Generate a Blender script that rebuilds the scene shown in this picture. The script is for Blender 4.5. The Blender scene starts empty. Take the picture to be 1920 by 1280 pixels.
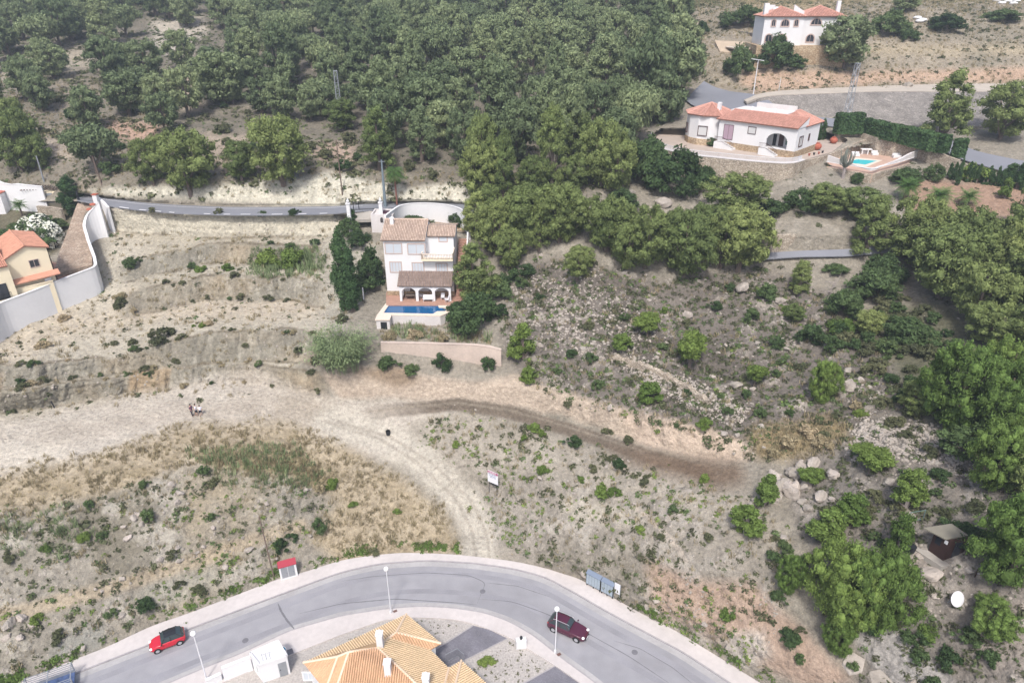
import bpy, math, random
import numpy as np
from mathutils import Vector, Matrix
from mathutils.bvhtree import BVHTree
R = math.radians
rnd = random.Random(7)
rng = np.random.default_rng(11)
scene = bpy.context.scene
# ------------------------------------------------------------------ camera, sky, sun, exposure
H = 62.6
PITCH = R(27.0)
FPX = 1297.0                       # focal length in photo pixels (photo 1920 x 1280)
cd = bpy.data.cameras.new('camera')
cam = bpy.data.objects.new('camera', cd)
scene.collection.objects.link(cam)
cam.location = (0, 0, H)
cam.rotation_euler = (math.pi / 2 - PITCH, 0, 0)
cd.sensor_width = 36.0
cd.lens = 36.0 * FPX / 1920.0
cd.clip_start = 0.5
cd.clip_end = 3000
scene.camera = cam
SUN_EL, SUN_AZ = R(55), R(-172)    # azimuth measured from +Y towards +X: high, from the camera's side
w = bpy.data.worlds.new('World'); scene.world = w; w.use_nodes = True
nt = w.node_tree; nt.nodes.clear()
sky = nt.nodes.new('ShaderNodeTexSky'); sky.sky_type = 'NISHITA'; sky.sun_disc = False
sky.sun_elevation = SUN_EL; sky.sun_rotation = SUN_AZ
sky.air_density = 1.0; sky.dust_density = 4.0; sky.ozone_density = 1.0
bg = nt.nodes.new('ShaderNodeBackground'); bg.inputs[1].default_value = 0.125
wo = nt.nodes.new('ShaderNodeOutputWorld')
nt.links.new(sky.outputs[0], bg.inputs[0]); nt.links.new(bg.outputs[0], wo.inputs[0])
sd = bpy.data.lights.new('sun', 'SUN'); sd.energy = 2.15; sd.angle = R(8); sd.color = (1, 0.975, 0.935)
sun = bpy.data.objects.new('sun', sd); scene.collection.objects.link(sun)
sdir = Vector((math.sin(SUN_AZ) * math.cos(SUN_EL), math.cos(SUN_AZ) * math.cos(SUN_EL), math.sin(SUN_EL)))
sun.rotation_euler = sdir.to_track_quat('Z', 'Y').to_euler()
sun.location = (0, 100, 200)
scene.view_settings.view_transform = 'Standard'
scene.view_settings.look = 'None'
scene.view_settings.exposure = 0.80
scene.view_settings.gamma = 1.0
scene.cycles.max_bounces = 6
scene.cycles.diffuse_bounces = 3
scene.cycles.volume_bounces = 0
scene.cycles.transparent_max_bounces = 6

# ------------------------------------------------------------------ helpers
CP, SP = math.cos(PITCH), math.sin(PITCH)
def ray(u, v):
    a = (u - 960) / FPX; t = (v - 640) / FPX
    return Vector((a, CP - t * SP, -(SP + t * CP)))          # unit depth along the axis
def P(u, v, z=0.0):
    r = ray(u, v); k = (H - z) / -r.z
    return Vector((r.x * k, r.y * k, z))
def PY(u, v, Y):
    r = ray(u, v); k = Y / r.y
    return Vector((r.x * k, Y, H + r.z * k))
def depth(p): return p[1] * CP - (p[2] - H) * SP
def scl(p): return FPX / depth(p)                            # photo pixels per metre
def proj(p):
    d = depth(p); x = p[0] / d; y = (p[1] * SP + (p[2] - H) * CP) / d
    return 960 + x * FPX, 640 - y * FPX
def hgt(b, vt):
    """height of a vertical thing standing at b whose top shows at photo row vt"""
    r = ray(960, vt); k = b[1] / r.y
    return H + r.z * k - b[2]
def lin(c):
    return tuple(((x / 12.92) if x <= 0.04045 else ((x + 0.055) / 1.055) ** 2.4) for x in c)
def hexc(s, k=1.0):
    return tuple(min(1, k * x) for x in lin([int(s[i:i + 2], 16) / 255 for i in (0, 2, 4)]))

def link(o, parent=None):
    scene.collection.objects.link(o)
    if parent is not None: o.parent = parent
    return o
def tag(o, label=None, cat=None, group=None, kind=None):
    if label: o['label'] = label
    if cat: o['category'] = cat
    if group: o['group'] = group
    if kind: o['kind'] = kind
    return o
def empty(name, loc=(0, 0, 0), yaw=0.0, label=None, cat=None, group=None):
    o = bpy.data.objects.new(name, None); o.empty_display_size = 0.3
    link(o); o.location = loc; o.rotation_euler = (0, 0, yaw)
    return tag(o, label, cat, group)
def copy_tree(o, parent=None, loc=None, yaw=None, sc=None, label=None, group=None):
    c = o.copy(); scene.collection.objects.link(c)
    if parent is not None: c.parent = parent
    if loc is not None: c.location = loc
    if yaw is not None: c.rotation_euler = (c.rotation_euler[0], c.rotation_euler[1], yaw)
    if sc is not None: c.scale = sc if hasattr(sc, '__len__') else (sc, sc, sc)
    if label: c['label'] = label
    if group: c['group'] = group
    for ch in list(o.children): copy_tree(ch, c)
    return c

class MB:
    def __init__(s): s.v = []; s.f = []; s.m = None; s.sm = False
    def add(s, vs, fs):
        n = len(s.v)
        if s.m is not None: vs = [s.m @ Vector(v) for v in vs]
        s.v += [tuple(v) for v in vs]; s.f += [tuple(i + n for i in f) for f in fs]
        return s
    def box(s, x0, x1, y0, y1, z0, z1):
        return s.add([(x0, y0, z0), (x1, y0, z0), (x1, y1, z0), (x0, y1, z0), (x0, y0, z1), (x1, y0, z1), (x1, y1, z1), (x0, y1, z1)],
                     [(3, 2, 1, 0), (4, 5, 6, 7), (0, 1, 5, 4), (1, 2, 6, 5), (2, 3, 7, 6), (3, 0, 4, 7)])
    def prism(s, pts, z0, z1):
        """polygon (x, y) extruded between z0 and z1; z1 may be a list"""
        n = len(pts); zt = z1 if hasattr(z1, '__len__') else [z1] * n; zb = z0 if hasattr(z0, '__len__') else [z0] * n
        vs = [(p[0], p[1], zb[i]) for i, p in enumerate(pts)] + [(p[0], p[1], zt[i]) for i, p in enumerate(pts)]
        fs = [tuple(range(n - 1, -1, -1)), tuple(range(n, 2 * n))] + [(i, (i + 1) % n, n + (i + 1) % n, n + i) for i in range(n)]
        return s.add(vs, fs)
    def prof(s, pts, y0, y1):
        """profile (x, z) extruded along y"""
        n = len(pts)
        vs = [(p[0], y0, p[1]) for p in pts] + [(p[0], y1, p[1]) for p in pts]
        fs = [tuple(range(n)), tuple(range(2 * n - 1, n - 1, -1))] + [(i, n + i, n + (i + 1) % n, (i + 1) % n) for i in range(n)]
        return s.add(vs, fs)
    def tube(s, pts, r, n=6, cap=True):
        pts = [Vector(p) for p in pts]; rs = r if hasattr(r, '__len__') else [r] * len(pts)
        vs = []; fs = []
        for i, p in enumerate(pts):
            d = (pts[min(i + 1, len(pts) - 1)] - pts[max(i - 1, 0)]).normalized()
            a = d.orthogonal().normalized() if abs(d.z) < 0.9 else (Vector((1, 0, 0)) - d * d.x).normalized()
            b = d.cross(a)
            for k in range(n):
                t = 2 * math.pi * k / n
                vs.append(p + (a * math.cos(t) + b * math.sin(t)) * rs[i])
        for i in range(len(pts) - 1):
            for k in range(n):
                fs.append((i * n + k, i * n + (k + 1) % n, (i + 1) * n + (k + 1) % n, (i + 1) * n + k))
        if cap: fs += [tuple(range(n - 1, -1, -1)), tuple((len(pts) - 1) * n + k for k in range(n))]
        return s.add(vs, fs)
    def lathe(s, prof, c=(0, 0, 0), n=16):
        vs = []; fs = []
        for (r, z) in prof:
            for k in range(n):
                t = 2 * math.pi * k / n; vs.append((c[0] + r * math.cos(t), c[1] + r * math.sin(t), c[2] + z))
        for i in range(len(prof) - 1):
            for k in range(n): fs.append((i * n + k, i * n + (k + 1) % n, (i + 1) * n + (k + 1) % n, (i + 1) * n + k))
        fs += [tuple(range(n - 1, -1, -1)), tuple((len(prof) - 1) * n + k for k in range(n))]
        return s.add(vs, fs)
    def ball(s, c, r, n=10, m=6, sq=(1, 1, 1)):
        pr = []
        vs = [(c[0], c[1], c[2] - r * sq[2])]
        for i in range(1, m):
            a = math.pi * i / m
            for k in range(n):
                t = 2 * math.pi * k / n
                vs.append((c[0] + r * sq[0] * math.sin(a) * math.cos(t), c[1] + r * sq[1] * math.sin(a) * math.sin(t), c[2] - r * sq[2] * math.cos(a)))
        vs.append((c[0], c[1], c[2] + r * sq[2]))
        fs = [(0, 1 + (k + 1) % n, 1 + k) for k in range(n)]
        for i in range(m - 2):
            for k in range(n): fs.append((1 + i * n + k, 1 + i * n + (k + 1) % n, 1 + (i + 1) * n + (k + 1) % n, 1 + (i + 1) * n + k))
        L = len(vs) - 1; o = 1 + (m - 2) * n
        fs += [(o + k, o + (k + 1) % n, L) for k in range(n)]
        return s.add(vs, fs)
    def build(s, name, mat, parent=None, smooth=False, bevel=0):
        me = bpy.data.meshes.new(name); me.from_pydata(s.v, [], s.f); me.update()
        if mat: me.materials.append(mat)
        if smooth: me.shade_smooth()
        o = bpy.data.objects.new(name, me); link(o, parent)
        if bevel:
            b = o.modifiers.new('bevel', 'BEVEL'); b.width = bevel; b.segments = 2; b.limit_method = 'ANGLE'
        return o

def np_mesh(name, V, F, mat, parent=None, col=None, smooth=False):
    """V (n,3) array, F (m,k) index array, k = 3 or 4"""
    me = bpy.data.meshes.new(name); m, k = F.shape
    me.vertices.add(len(V)); me.vertices.foreach_set('co', np.ascontiguousarray(V, dtype=np.float32).ravel())
    me.loops.add(m * k); me.loops.foreach_set('vertex_index', np.ascontiguousarray(F, dtype=np.int32).ravel())
    me.polygons.add(m); me.polygons.foreach_set('loop_start', np.arange(0, m * k, k, dtype=np.int32))
    try: me.polygons.foreach_set('loop_total', np.full(m, k, dtype=np.int32))
    except Exception: pass
    if col is not None:
        a = me.color_attributes.new('tint', 'FLOAT_COLOR', 'POINT')
        c = np.ones((len(V), 4), dtype=np.float32); c[:, :3] = col; a.data.foreach_set('color', c.ravel())
    me.update(calc_edges=True); me.validate()
    if smooth: me.shade_smooth()
    if mat: me.materials.append(mat)
    o = bpy.data.objects.new(name, me); link(o, parent)
    return o

# ---- value noise in numpy
_perm = rng.permutation(4096).astype(np.int64)
_val = rng.random(4096) * 2 - 1
def vnoise(x, y, z):
    xi = np.floor(x).astype(np.int64); yi = np.floor(y).astype(np.int64); zi = np.floor(z).astype(np.int64)
    fx = x - xi; fy = y - yi; fz = z - zi
    fx = fx * fx * (3 - 2 * fx); fy = fy * fy * (3 - 2 * fy); fz = fz * fz * (3 - 2 * fz)
    def h(a, b, c): return _val[_perm[(_perm[(_perm[a & 4095] + b) & 4095] + c) & 4095]]
    r = 0
    for dx in (0, 1):
        for dy in (0, 1):
            for dz in (0, 1):
                r = r + h(xi + dx, yi + dy, zi + dz) * (fx if dx else 1 - fx) * (fy if dy else 1 - fy) * (fz if dz else 1 - fz)
    return r
def fbm(p, s, o=4, g=0.5, off=0.0):
    a = 1.0; t = 0; r = 0; k = 1.0 / s
    for i in range(o):
        r = r + a * vnoise(p[..., 0] * k + off + 17 * i, p[..., 1] * k + 3.1 * off, p[..., 2] * k + 7.7 * i); t += a; a *= g; k *= 2.03
    return r / t

# ------------------------------------------------------------------ materials
def mat(name, base, rough=0.8, noise=None, bump=None, spec=0.3, metal=0.0, isl=0.0, obj=0.0, wave=None, coat=0, attr=False, coord='Object'):
    """noise: list of (scale, amount, detail) brightness variations; isl / obj: random value per island / object"""
    m = bpy.data.materials.new(name); m.use_nodes = True; t = m.node_tree; N = t.nodes; L = t.links
    b = N['Principled BSDF']; b.inputs['Roughness'].default_value = rough
    b.inputs['Specular IOR Level'].default_value = spec; b.inputs['Metallic'].default_value = metal
    if coat: b.inputs['Coat Weight'].default_value = coat; b.inputs['Coat Roughness'].default_value = 0.05
    tc = N.new('ShaderNodeTexCoord')
    if attr:
        c = N.new('ShaderNodeAttribute'); c.attribute_name = 'tint'; cur = c.outputs['Color']
    else:
        c = N.new('ShaderNodeRGB'); c.outputs[0].default_value = (*base, 1); cur = c.outputs[0]
    def mul(fac_socket, lo, hi):
        nonlocal cur
        mr = N.new('ShaderNodeMapRange'); L.new(fac_socket, mr.inputs[0]); mr.inputs[3].default_value = lo; mr.inputs[4].default_value = hi
        mx = N.new('ShaderNodeVectorMath'); mx.operation = 'SCALE'; L.new(cur, mx.inputs[0]); L.new(mr.outputs[0], mx.inputs['Scale']); cur = mx.outputs[0]
        return mr
    for (s, a, d) in (noise or []):
        n = N.new('ShaderNodeTexNoise'); n.inputs['Scale'].default_value = s; n.inputs['Detail'].default_value = d
        L.new(tc.outputs[coord], n.inputs['Vector'])
        mr = mul(n.outputs[0], 1 - a, 1 + a); mr.inputs[1].default_value = 0.28; mr.inputs[2].default_value = 0.72
    if isl:
        g = N.new('ShaderNodeNewGeometry'); mul(g.outputs['Random Per Island'], 1 - isl, 1 + isl)
    if obj:
        oi = N.new('ShaderNodeObjectInfo'); mul(oi.outputs['Random'], 1 - obj, 1 + obj)
        hs = N.new('ShaderNodeHueSaturation'); mr = N.new('ShaderNodeMapRange'); L.new(oi.outputs['Random'], mr.inputs[0])
        mr.inputs[3].default_value = 0.5 + obj * 0.06; mr.inputs[4].default_value = 0.5 - obj * 0.05
        L.new(mr.outputs[0], hs.inputs['Hue']); L.new(cur, hs.inputs['Color']); cur = hs.outputs[0]
    L.new(cur, b.inputs['Base Color'])
    if bump:
        n = N.new('ShaderNodeTexNoise'); n.inputs['Scale'].default_value = bump[0]; n.inputs['Detail'].default_value = 6
        L.new(tc.outputs[coord], n.inputs['Vector'])
        bp = N.new('ShaderNodeBump'); bp.inputs['Strength'].default_value = bump[1]; bp.inputs['Distance'].default_value = bump[2] if len(bump) > 2 else 0.1
        L.new(n.outputs[0], bp.inputs['Height']); L.new(bp.outputs[0], b.inputs['Normal'])
    return m

def stone_mat(name, c1, c2, mortar, scale=2.2, bump=0.6):
    m = bpy.data.materials.new(name); m.use_nodes = True; t = m.node_tree; N = t.nodes; L = t.links
    b = N['Principled BSDF']; b.inputs['Roughness'].default_value = 0.95; b.inputs['Specular IOR Level'].default_value = 0.15
    tc = N.new('ShaderNodeTexCoord'); mp = N.new('ShaderNodeMapping'); mp.inputs['Scale'].default_value = (1, 1, 1.5); L.new(tc.outputs['Object'], mp.inputs[0])
    nz = N.new('ShaderNodeTexNoise'); nz.inputs['Scale'].default_value = 1.5; L.new(mp.outputs[0], nz.inputs['Vector'])
    ad = N.new('ShaderNodeVectorMath'); ad.operation = 'MULTIPLY_ADD'; L.new(nz.outputs['Color'], ad.inputs[0]); ad.inputs[1].default_value = (0.25,) * 3; L.new(mp.outputs[0], ad.inputs[2])
    v = N.new('ShaderNodeTexVoronoi'); v.inputs['Scale'].default_value = scale; L.new(ad.outputs[0], v.inputs['Vector'])
    e = N.new('ShaderNodeTexVoronoi'); e.feature = 'DISTANCE_TO_EDGE'; e.inputs['Scale'].default_value = scale; L.new(ad.outputs[0], e.inputs['Vector'])
    mx = N.new('ShaderNodeMix'); mx.data_type = 'RGBA'; mx.inputs['A'].default_value = (*c1, 1); mx.inputs['B'].default_value = (*c2, 1)
    sp = N.new('ShaderNodeSeparateColor'); L.new(v.outputs['Color'], sp.inputs[0]); L.new(sp.outputs[0], mx.inputs['Factor'])
    m2 = N.new('ShaderNodeMix'); m2.data_type = 'RGBA'; m2.inputs['B'].default_value = (*mortar, 1); L.new(mx.outputs['Result'], m2.inputs['A'])
    mr = N.new('ShaderNodeMapRange'); L.new(e.outputs['Distance'], mr.inputs[0]); mr.inputs[1].default_value = 0.02; mr.inputs[2].default_value = 0.10; mr.inputs[3].default_value = 0.85; mr.inputs[4].default_value = 0
    L.new(mr.outputs[0], m2.inputs['Factor'])
    n2 = N.new('ShaderNodeTexNoise'); n2.inputs['Scale'].default_value = 0.35; n2.inputs['Detail'].default_value = 5; L.new(tc.outputs['Object'], n2.inputs['Vector'])
    r2 = N.new('ShaderNodeMapRange'); L.new(n2.outputs[0], r2.inputs[0]); r2.inputs[1].default_value = 0.3; r2.inputs[2].default_value = 0.7; r2.inputs[3].default_value = 0.8; r2.inputs[4].default_value = 1.15
    sc = N.new('ShaderNodeVectorMath'); sc.operation = 'SCALE'; L.new(m2.outputs['Result'], sc.inputs[0]); L.new(r2.outputs[0], sc.inputs['Scale'])
    L.new(sc.outputs[0], b.inputs['Base Color'])
    bp = N.new('ShaderNodeBump'); bp.inputs['Strength'].default_value = bump; bp.inputs['Distance'].default_value = 0.08; L.new(e.outputs['Distance'], bp.inputs['Height']); L.new(bp.outputs[0], b.inputs['Normal'])
    return m

def leaf_mat(name, c, isl=0.25, obj=0.18, trans=0.25, tip=None):
    """foliage: colour varies leaf by leaf and tree by tree; a share of light passes through"""
    m = mat(name, c, rough=0.75, spec=0.12, isl=isl, obj=obj, noise=[(0.35, 0.16, 2)])
    t = m.node_tree; N = t.nodes; L = t.links; b = N['Principled BSDF']
    tr = N.new('ShaderNodeBsdfTranslucent'); src = b.inputs['Base Color'].links[0].from_socket
    L.new(src, tr.inputs['Color'])
    ms = N.new('ShaderNodeMixShader'); ms.inputs[0].default_value = trans
    L.new(b.outputs[0], ms.inputs[1]); L.new(tr.outputs[0], ms.inputs[2]); L.new(ms.outputs[0], N['Material Output'].inputs['Surface'])
    return m

M = {}
M['ground'] = mat('ground_soil', (0.3, 0.3, 0.3), rough=1, spec=0.05, attr=True, noise=[(0.5, 0.12, 5), (2.2, 0.20, 6), (8.0, 0.20, 4)], bump=(1.8, 0.8, 0.5))
M['white'] = mat('white_render', hexc('ecebec', 0.82), rough=0.9, noise=[(0.5, 0.03, 5), (3, 0.02, 3)], spec=0.15)
M['oldwhite'] = mat('weathered_white_render', hexc('e2dcda', 0.80), rough=0.95, noise=[(0.4, 0.09, 6), (3, 0.04, 3)], spec=0.1)
M['cream'] = mat('cream_render', hexc('f6e8cb', 0.86), rough=0.9, noise=[(0.5, 0.04, 5)], spec=0.15)
M['pinkwall'] = mat('pink_blockwork', hexc('dccabd', 0.74), rough=0.95, noise=[(0.5, 0.12, 6), (4, 0.06, 3)], spec=0.1)
M['asphalt'] = mat('asphalt', hexc('b6b5ba', 0.62), rough=0.92, noise=[(0.10, 0.16, 7), (0.7, 0.07, 5), (14, 0.08, 3)], bump=(20, 0.1, 0.02), spec=0.2)
M['asphalt2'] = mat('dark_asphalt', hexc('9a9ca4', 0.62), rough=0.92, noise=[(0.15, 0.08, 6), (10, 0.05, 3)], spec=0.2)
M['seam'] = mat('asphalt_seam', hexc('8c8b91', 0.62), rough=0.95, noise=[(2, 0.12, 4)], spec=0.1)
M['walk'] = mat('pale_concrete_pavement', hexc('e6dedb', 0.66), rough=0.95, noise=[(0.25, 0.07, 6), (2, 0.05, 5), (14, 0.04, 2)], spec=0.1)
M['kerb'] = mat('kerb_concrete', hexc('c3bec0', 0.62), rough=0.95, noise=[(2, 0.1, 4)], spec=0.1)
M['concrete'] = mat('grey_concrete', hexc('c4bdb4', 0.64), rough=0.95, noise=[(0.4, 0.12, 6), (4, 0.06, 4)], spec=0.1)
M['gravel'] = mat('pale_gravel', hexc('ccc5bf', 0.66), rough=1, noise=[(0.4, 0.08, 6), (5, 0.22, 4)], bump=(6, 0.4, 0.06), spec=0.05)
M['glass'] = mat('window_glass', (0.03, 0.035, 0.045), rough=0.12, spec=0.6)
M['paleglass'] = mat('shuttered_glass', hexc('d3dae2', 0.78), rough=0.3, spec=0.4)
M['trim'] = mat('stone_window_trim', hexc('cdb8b0', 0.8), rough=0.9, noise=[(3, 0.06, 3)])
M['metal'] = mat('galvanised_metal', hexc('b0b4ba', 0.7), rough=0.5, metal=0.3, noise=[(3, 0.06, 3)])
M['dark'] = mat('dark_metal', (0.02, 0.022, 0.026), rough=0.5)
M['whitemetal'] = mat('white_painted_metal', hexc('e8e8ec', 0.85), rough=0.5)
M['wood'] = mat('weathered_pole_wood', hexc('8d7b70', 0.6), rough=0.95, noise=[(5, 0.2, 4)])
M['terracotta'] = mat('terracotta', hexc('c0705c', 0.7), rough=0.85, noise=[(4, 0.1, 3)])
M['terrafloor'] = mat('terracotta_paving', hexc('c29a88', 0.68), rough=0.9, noise=[(1.5, 0.12, 5), (9, 0.06, 2)])
M['pinkpave'] = mat('pink_pool_deck', hexc('d4b3a0', 0.72), rough=0.9, noise=[(1, 0.08, 5), (6, 0.05, 2)])
M['coping'] = mat('pale_coping', hexc('ecdccb', 0.78), rough=0.85, noise=[(2, 0.04, 3)])
M['stone'] = stone_mat('dry_stone_wall', hexc('b9aa98', 0.70), hexc('dccfbd', 0.72), hexc('8b8075', 0.6), 2.6)
M['stonegrey'] = stone_mat('grey_stone_facing', hexc('97918c', 0.62), hexc('b5aea6', 0.64), hexc('7d7873', 0.6), 2.2)
M['stonetan'] = stone_mat('tan_stone_facing', hexc('c6ab8c', 0.68), hexc('d9c5a8', 0.7), hexc('a08a72', 0.6), 1.8)
M['rock'] = mat('limestone', hexc('c2b8ae', 0.66), rough=0.95, noise=[(0.9, 0.18, 6), (5, 0.1, 4)], bump=(3, 0.6, 0.1), spec=0.1, obj=0.15)
M['roofred'] = mat('red_roof_tile', hexc('d9a595', 0.70), rough=0.85, isl=0.14, noise=[(0.6, 0.10, 5), (8, 0.08, 2)], spec=0.2)
M['rooforange'] = mat('orange_roof_tile', hexc('e0a58c', 0.7), rough=0.85, isl=0.12, noise=[(0.6, 0.10, 5), (8, 0.08, 2)], spec=0.2)
M['rooftan'] = mat('tan_roof_tile', hexc('dac3b2', 0.70), rough=0.9, isl=0.20, noise=[(0.8, 0.12, 5), (5, 0.16, 3)], spec=0.15)
M['roofbrown'] = mat('brown_porch_tile', hexc('a89892', 0.56), rough=0.9, isl=0.22, noise=[(0.8, 0.12, 5), (5, 0.16, 3)], spec=0.15)
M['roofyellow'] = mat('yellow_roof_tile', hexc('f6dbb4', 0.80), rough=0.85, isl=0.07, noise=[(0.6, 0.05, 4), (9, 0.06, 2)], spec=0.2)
M['roofyellow2'] = mat('pink_shaded_roof_tile', hexc('e3b794', 0.72), rough=0.85, isl=0.10, noise=[(0.6, 0.08, 4), (9, 0.06, 2)], spec=0.2)  # darker pinkish copy of the yellow tile; slope shade is put into its colour
M['yellowbed'] = mat('tile_channel', hexc('e2bc92', 0.66), rough=0.9, noise=[(6, 0.1, 3)])
M['tanbed'] = mat('tan_tile_channel', hexc('a89080', 0.6), rough=.9, noise=[(6, .1, 3)])
M['redbed'] = mat('red_tile_channel', hexc('b4816f', 0.6), rough=0.9, noise=[(6, 0.1, 3)])
M['ridge'] = mat('pale_ridge_tile', hexc('f3d9bd', 0.8), rough=0.85, noise=[(5, 0.06, 3)])
M['bark'] = mat('pine_bark', hexc('8f8178', 0.62), rough=1, noise=[(2, 0.2, 5)], spec=0.05)
M['palebark'] = mat('pale_bark', hexc('b4a9a4', 0.66), rough=1, noise=[(2, 0.12, 5)], spec=0.05)
M['pine'] = leaf_mat('pine_needles', (0.190, 0.235, 0.085), isl=0.32, obj=0.26)
M['pinefar'] = leaf_mat('pine_needles_forest', (0.178, 0.222, 0.112), isl=0.30, obj=0.32)
M['pinenear'] = leaf_mat('pine_needles_vivid', (0.142, 0.212, 0.056), isl=0.32, obj=0.2)
M['cypress'] = leaf_mat('cypress_leaves', (0.070, 0.125, 0.050), isl=0.25, obj=0.1)
M['broad'] = leaf_mat('broad_leaves', (0.085, 0.130, 0.052), isl=0.35, obj=0.35)
M['bright'] = leaf_mat('bright_young_leaves', (0.150, 0.215, 0.055), isl=0.3, obj=0.2)
M['olive'] = leaf_mat('grey_green_scrub', (0.125, 0.135, 0.072), isl=0.35, obj=0.25)
M['reed'] = leaf_mat('cane_leaves', (0.24, 0.30, 0.15), isl=0.35, obj=0.1)
M['yellowleaf'] = leaf_mat('yellow_green_leaves', (0.24, 0.24, 0.06), isl=0.3)
M['flower'] = mat('white_blossom', (0.72, 0.72, 0.62), rough=0.9, isl=0.1)
M['orange'] = leaf_mat('orange_dry_leaves', (0.35, 0.17, 0.07), isl=0.3)
M['straw'] = leaf_mat('dry_straw', (0.36, 0.30, 0.19), isl=0.3, trans=0.15)
M['palm'] = leaf_mat('palm_fronds', (0.11, 0.19, 0.055), isl=0.25, obj=0.15)
# ------------------------------------------------------------------ terrain: one sheet, measured as heights along rays of the survey point
US = [-150, 0, 200, 400, 600, 720, 900, 1100, 1300, 1500, 1700, 1920, 2070]
T = {
 0:   'A1600,-.3 A1296,-.3 B1290,.05 C1150,4 D1000,8.8 E890,11.3 F775,13 G735,16.5 H725,16.6 I690,18.7 J640,19 K632,19.2 L568,20.6 M545,21.5 N480,24 O398,27.4 P389,27.8 Q346,30.2 R270,36 S210,39 T150,43 U110,46 V60,50.8 W0,58.7 X-8,60.2',
 200: 'A1600,-.3 A1214,-.3 B1208,.05 C1120,3.5 D1000,7.5 E890,11 F745,13.2 G712,15.5 H700,15.6 I675,17.2 J600,19.5 K560,20.6 L530,21.6 M500,22.7 N430,25.8 O392,29.4 P379,29.5 Q335,33 R270,36 S210,39 T150,43 U110,46 V60,50.8 W0,58.7 X-8,60.2',
 400: 'A1600,-.3 A1137,-.3 B1131,.05 C1040,3.5 D950,8 E870,11 F715,13.5 G682,15.7 H676,15.9 I622,19.3 J557,19.9 K515,22.9 L490,23.2 M457,25.6 N445,25.8 O402,29.4 P388,29.5 Q335,33.6 R270,36 S210,39 T150,43 U110,46 V60,50.8 W0,58.7 X-8,60.2',
 600: 'A1600,-.3 A1068,-.3 B1062,.05 C1010,1.5 D930,5.5 E840,9.5 F735,13 G700,15.6 H680,16.4 I625,19.2 J570,19.9 K530,22.3 L500,23.3 M465,25.2 N440,26.2 O402,29.3 P388,29.5 Q335,33.6 R270,36 S210,39 T150,43 U110,46 V60,50.8 W0,58.7 X-8,60.2',
 720: 'A1600,-.3 A1044,-.3 B1038,.05 C1005,.8 D930,3.8 E850,7.8 F765,11.3 G700,15.5 H672,17 I642,18.9 J600,19.2 K560,19.9 L548,20 M500,23.8 N450,26.6 O405,27.7 P388,29.5 Q345,32.8 R270,36 S210,39 T150,43 U110,46 V60,50.8 W0,58.7 X-8,60.2',
 900: 'A1600,-.3 A1051,-.3 B1045,.05 C1000,.8 D920,4 E850,8 F770,11.3 G715,15 H690,16 I660,17.2 J600,19.2 K570,20.2 L540,21.3 M500,23 N450,26 O410,28.4 P395,29.2 Q350,32.2 R270,36.1 S208,39.3 T150,43.1 U110,46.1 V60,50.9 W0,58.8 X-8,60.2',
 1100:'A1600,-.3 A1103,-.3 B1096,.05 C1050,3 D960,6.3 E880,9 F795,11.2 G748,14.4 H700,16.2 I660,17.6 J610,19.6 K580,20.9 L550,22.3 M500,25 N450,27.8 O410,29.8 P395,30.5 Q350,32.8 R270,36.3 S205,39.7 T150,43.3 U110,46.2 V60,51 W0,58.9 X-8,60.3',
 1300:'A1600,-.3 A1211,-.3 B1204,.05 C1150,3.3 D1030,8.6 E940,10.8 F850,12.3 G800,15.3 H750,16.2 I700,17.3 J640,18.9 K590,20.5 L550,22 M500,24.4 N450,27.4 O410,29.6 P380,31.3 Q330,33.4 R260,37.6 S190,41.3 T165,42.3 U130,45.8 V60,52.5 W0,59.3 X-8,60.5',
 1500:'A1600,-.3 A1333,-.3 B1327,.05 C1250,4 D1080,9.8 E960,13 F880,14.5 G830,16.3 H760,17.5 I700,18.6 J640,20.2 K590,21.8 L550,23.2 M500,25.8 N470,27.6 O440,30 P380,32.5 Q340,34.5 R225,39.7 S187,42.4 T168,43 U135,46.0 V60,53 W0,59.5 X-8,60.6',
 1700:'A1600,-.3 A1456,-.3 B1450,.05 C1280,7 D1100,13 E960,16.5 F880,18.2 G830,19.2 H760,20.2 I700,21.2 J640,22.4 K590,23.6 L550,24.8 M500,26.5 N475,27.6 O440,30 P380,32.5 Q340,34 R240,38.4 S185,42.6 T160,43.2 U128,46.3 V60,53.2 W0,59.7 X-8,60.8',
 1920:'A1600,0 A1520,0 B1500,3 C1300,11 D1130,15.5 E980,19 F880,21 G830,22 H760,23 I700,24 J640,25 K590,26 L550,27 M500,28.3 N470,29.3 O440,30.4 P380,32.5 Q340,33.9 R250,38.2 S185,42.7 T158,43.3 U130,46.3 V60,53.4 W0,59.8 X-8,60.9'}
T[-150] = T[0]; T[2070] = T[1920]
KV = []; KZ = []
for u in US:
    kk = [k[1:].split(',') for k in T[u].split()]
    KV.append([float(a[0]) for a in kk]); KZ.append([float(a[1]) for a in kk])
KV = np.array(KV); KZ = np.array(KZ)
KV[0, 1:4] += [60, 60, 25]                               # the sidewalk runs on downwards left of the frame
STEP = 2.5
ug = np.arange(-150, 2070.1, STEP); vg = np.arange(1500, -8.1, -STEP)
NU, NV = len(ug), len(vg)
kvu = np.array([np.interp(ug, US, KV[:, k]) for k in range(KV.shape[1])]); kzu = np.array([np.interp(ug, US, KZ[:, k]) for k in range(KV.shape[1])])
def smooth1(a, w):
    k = np.hanning(w + 2)[1:-1]; k /= k.sum(); pad = w // 2
    return np.convolve(np.pad(a, (pad, pad), mode='edge'), k, mode='valid')
for k in range(kvu.shape[0]):
    if k not in (1, 2): kvu[k] = smooth1(kvu[k], 41)
    if k not in (1, 2): kzu[k] = smooth1(kzu[k], 41)
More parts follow.
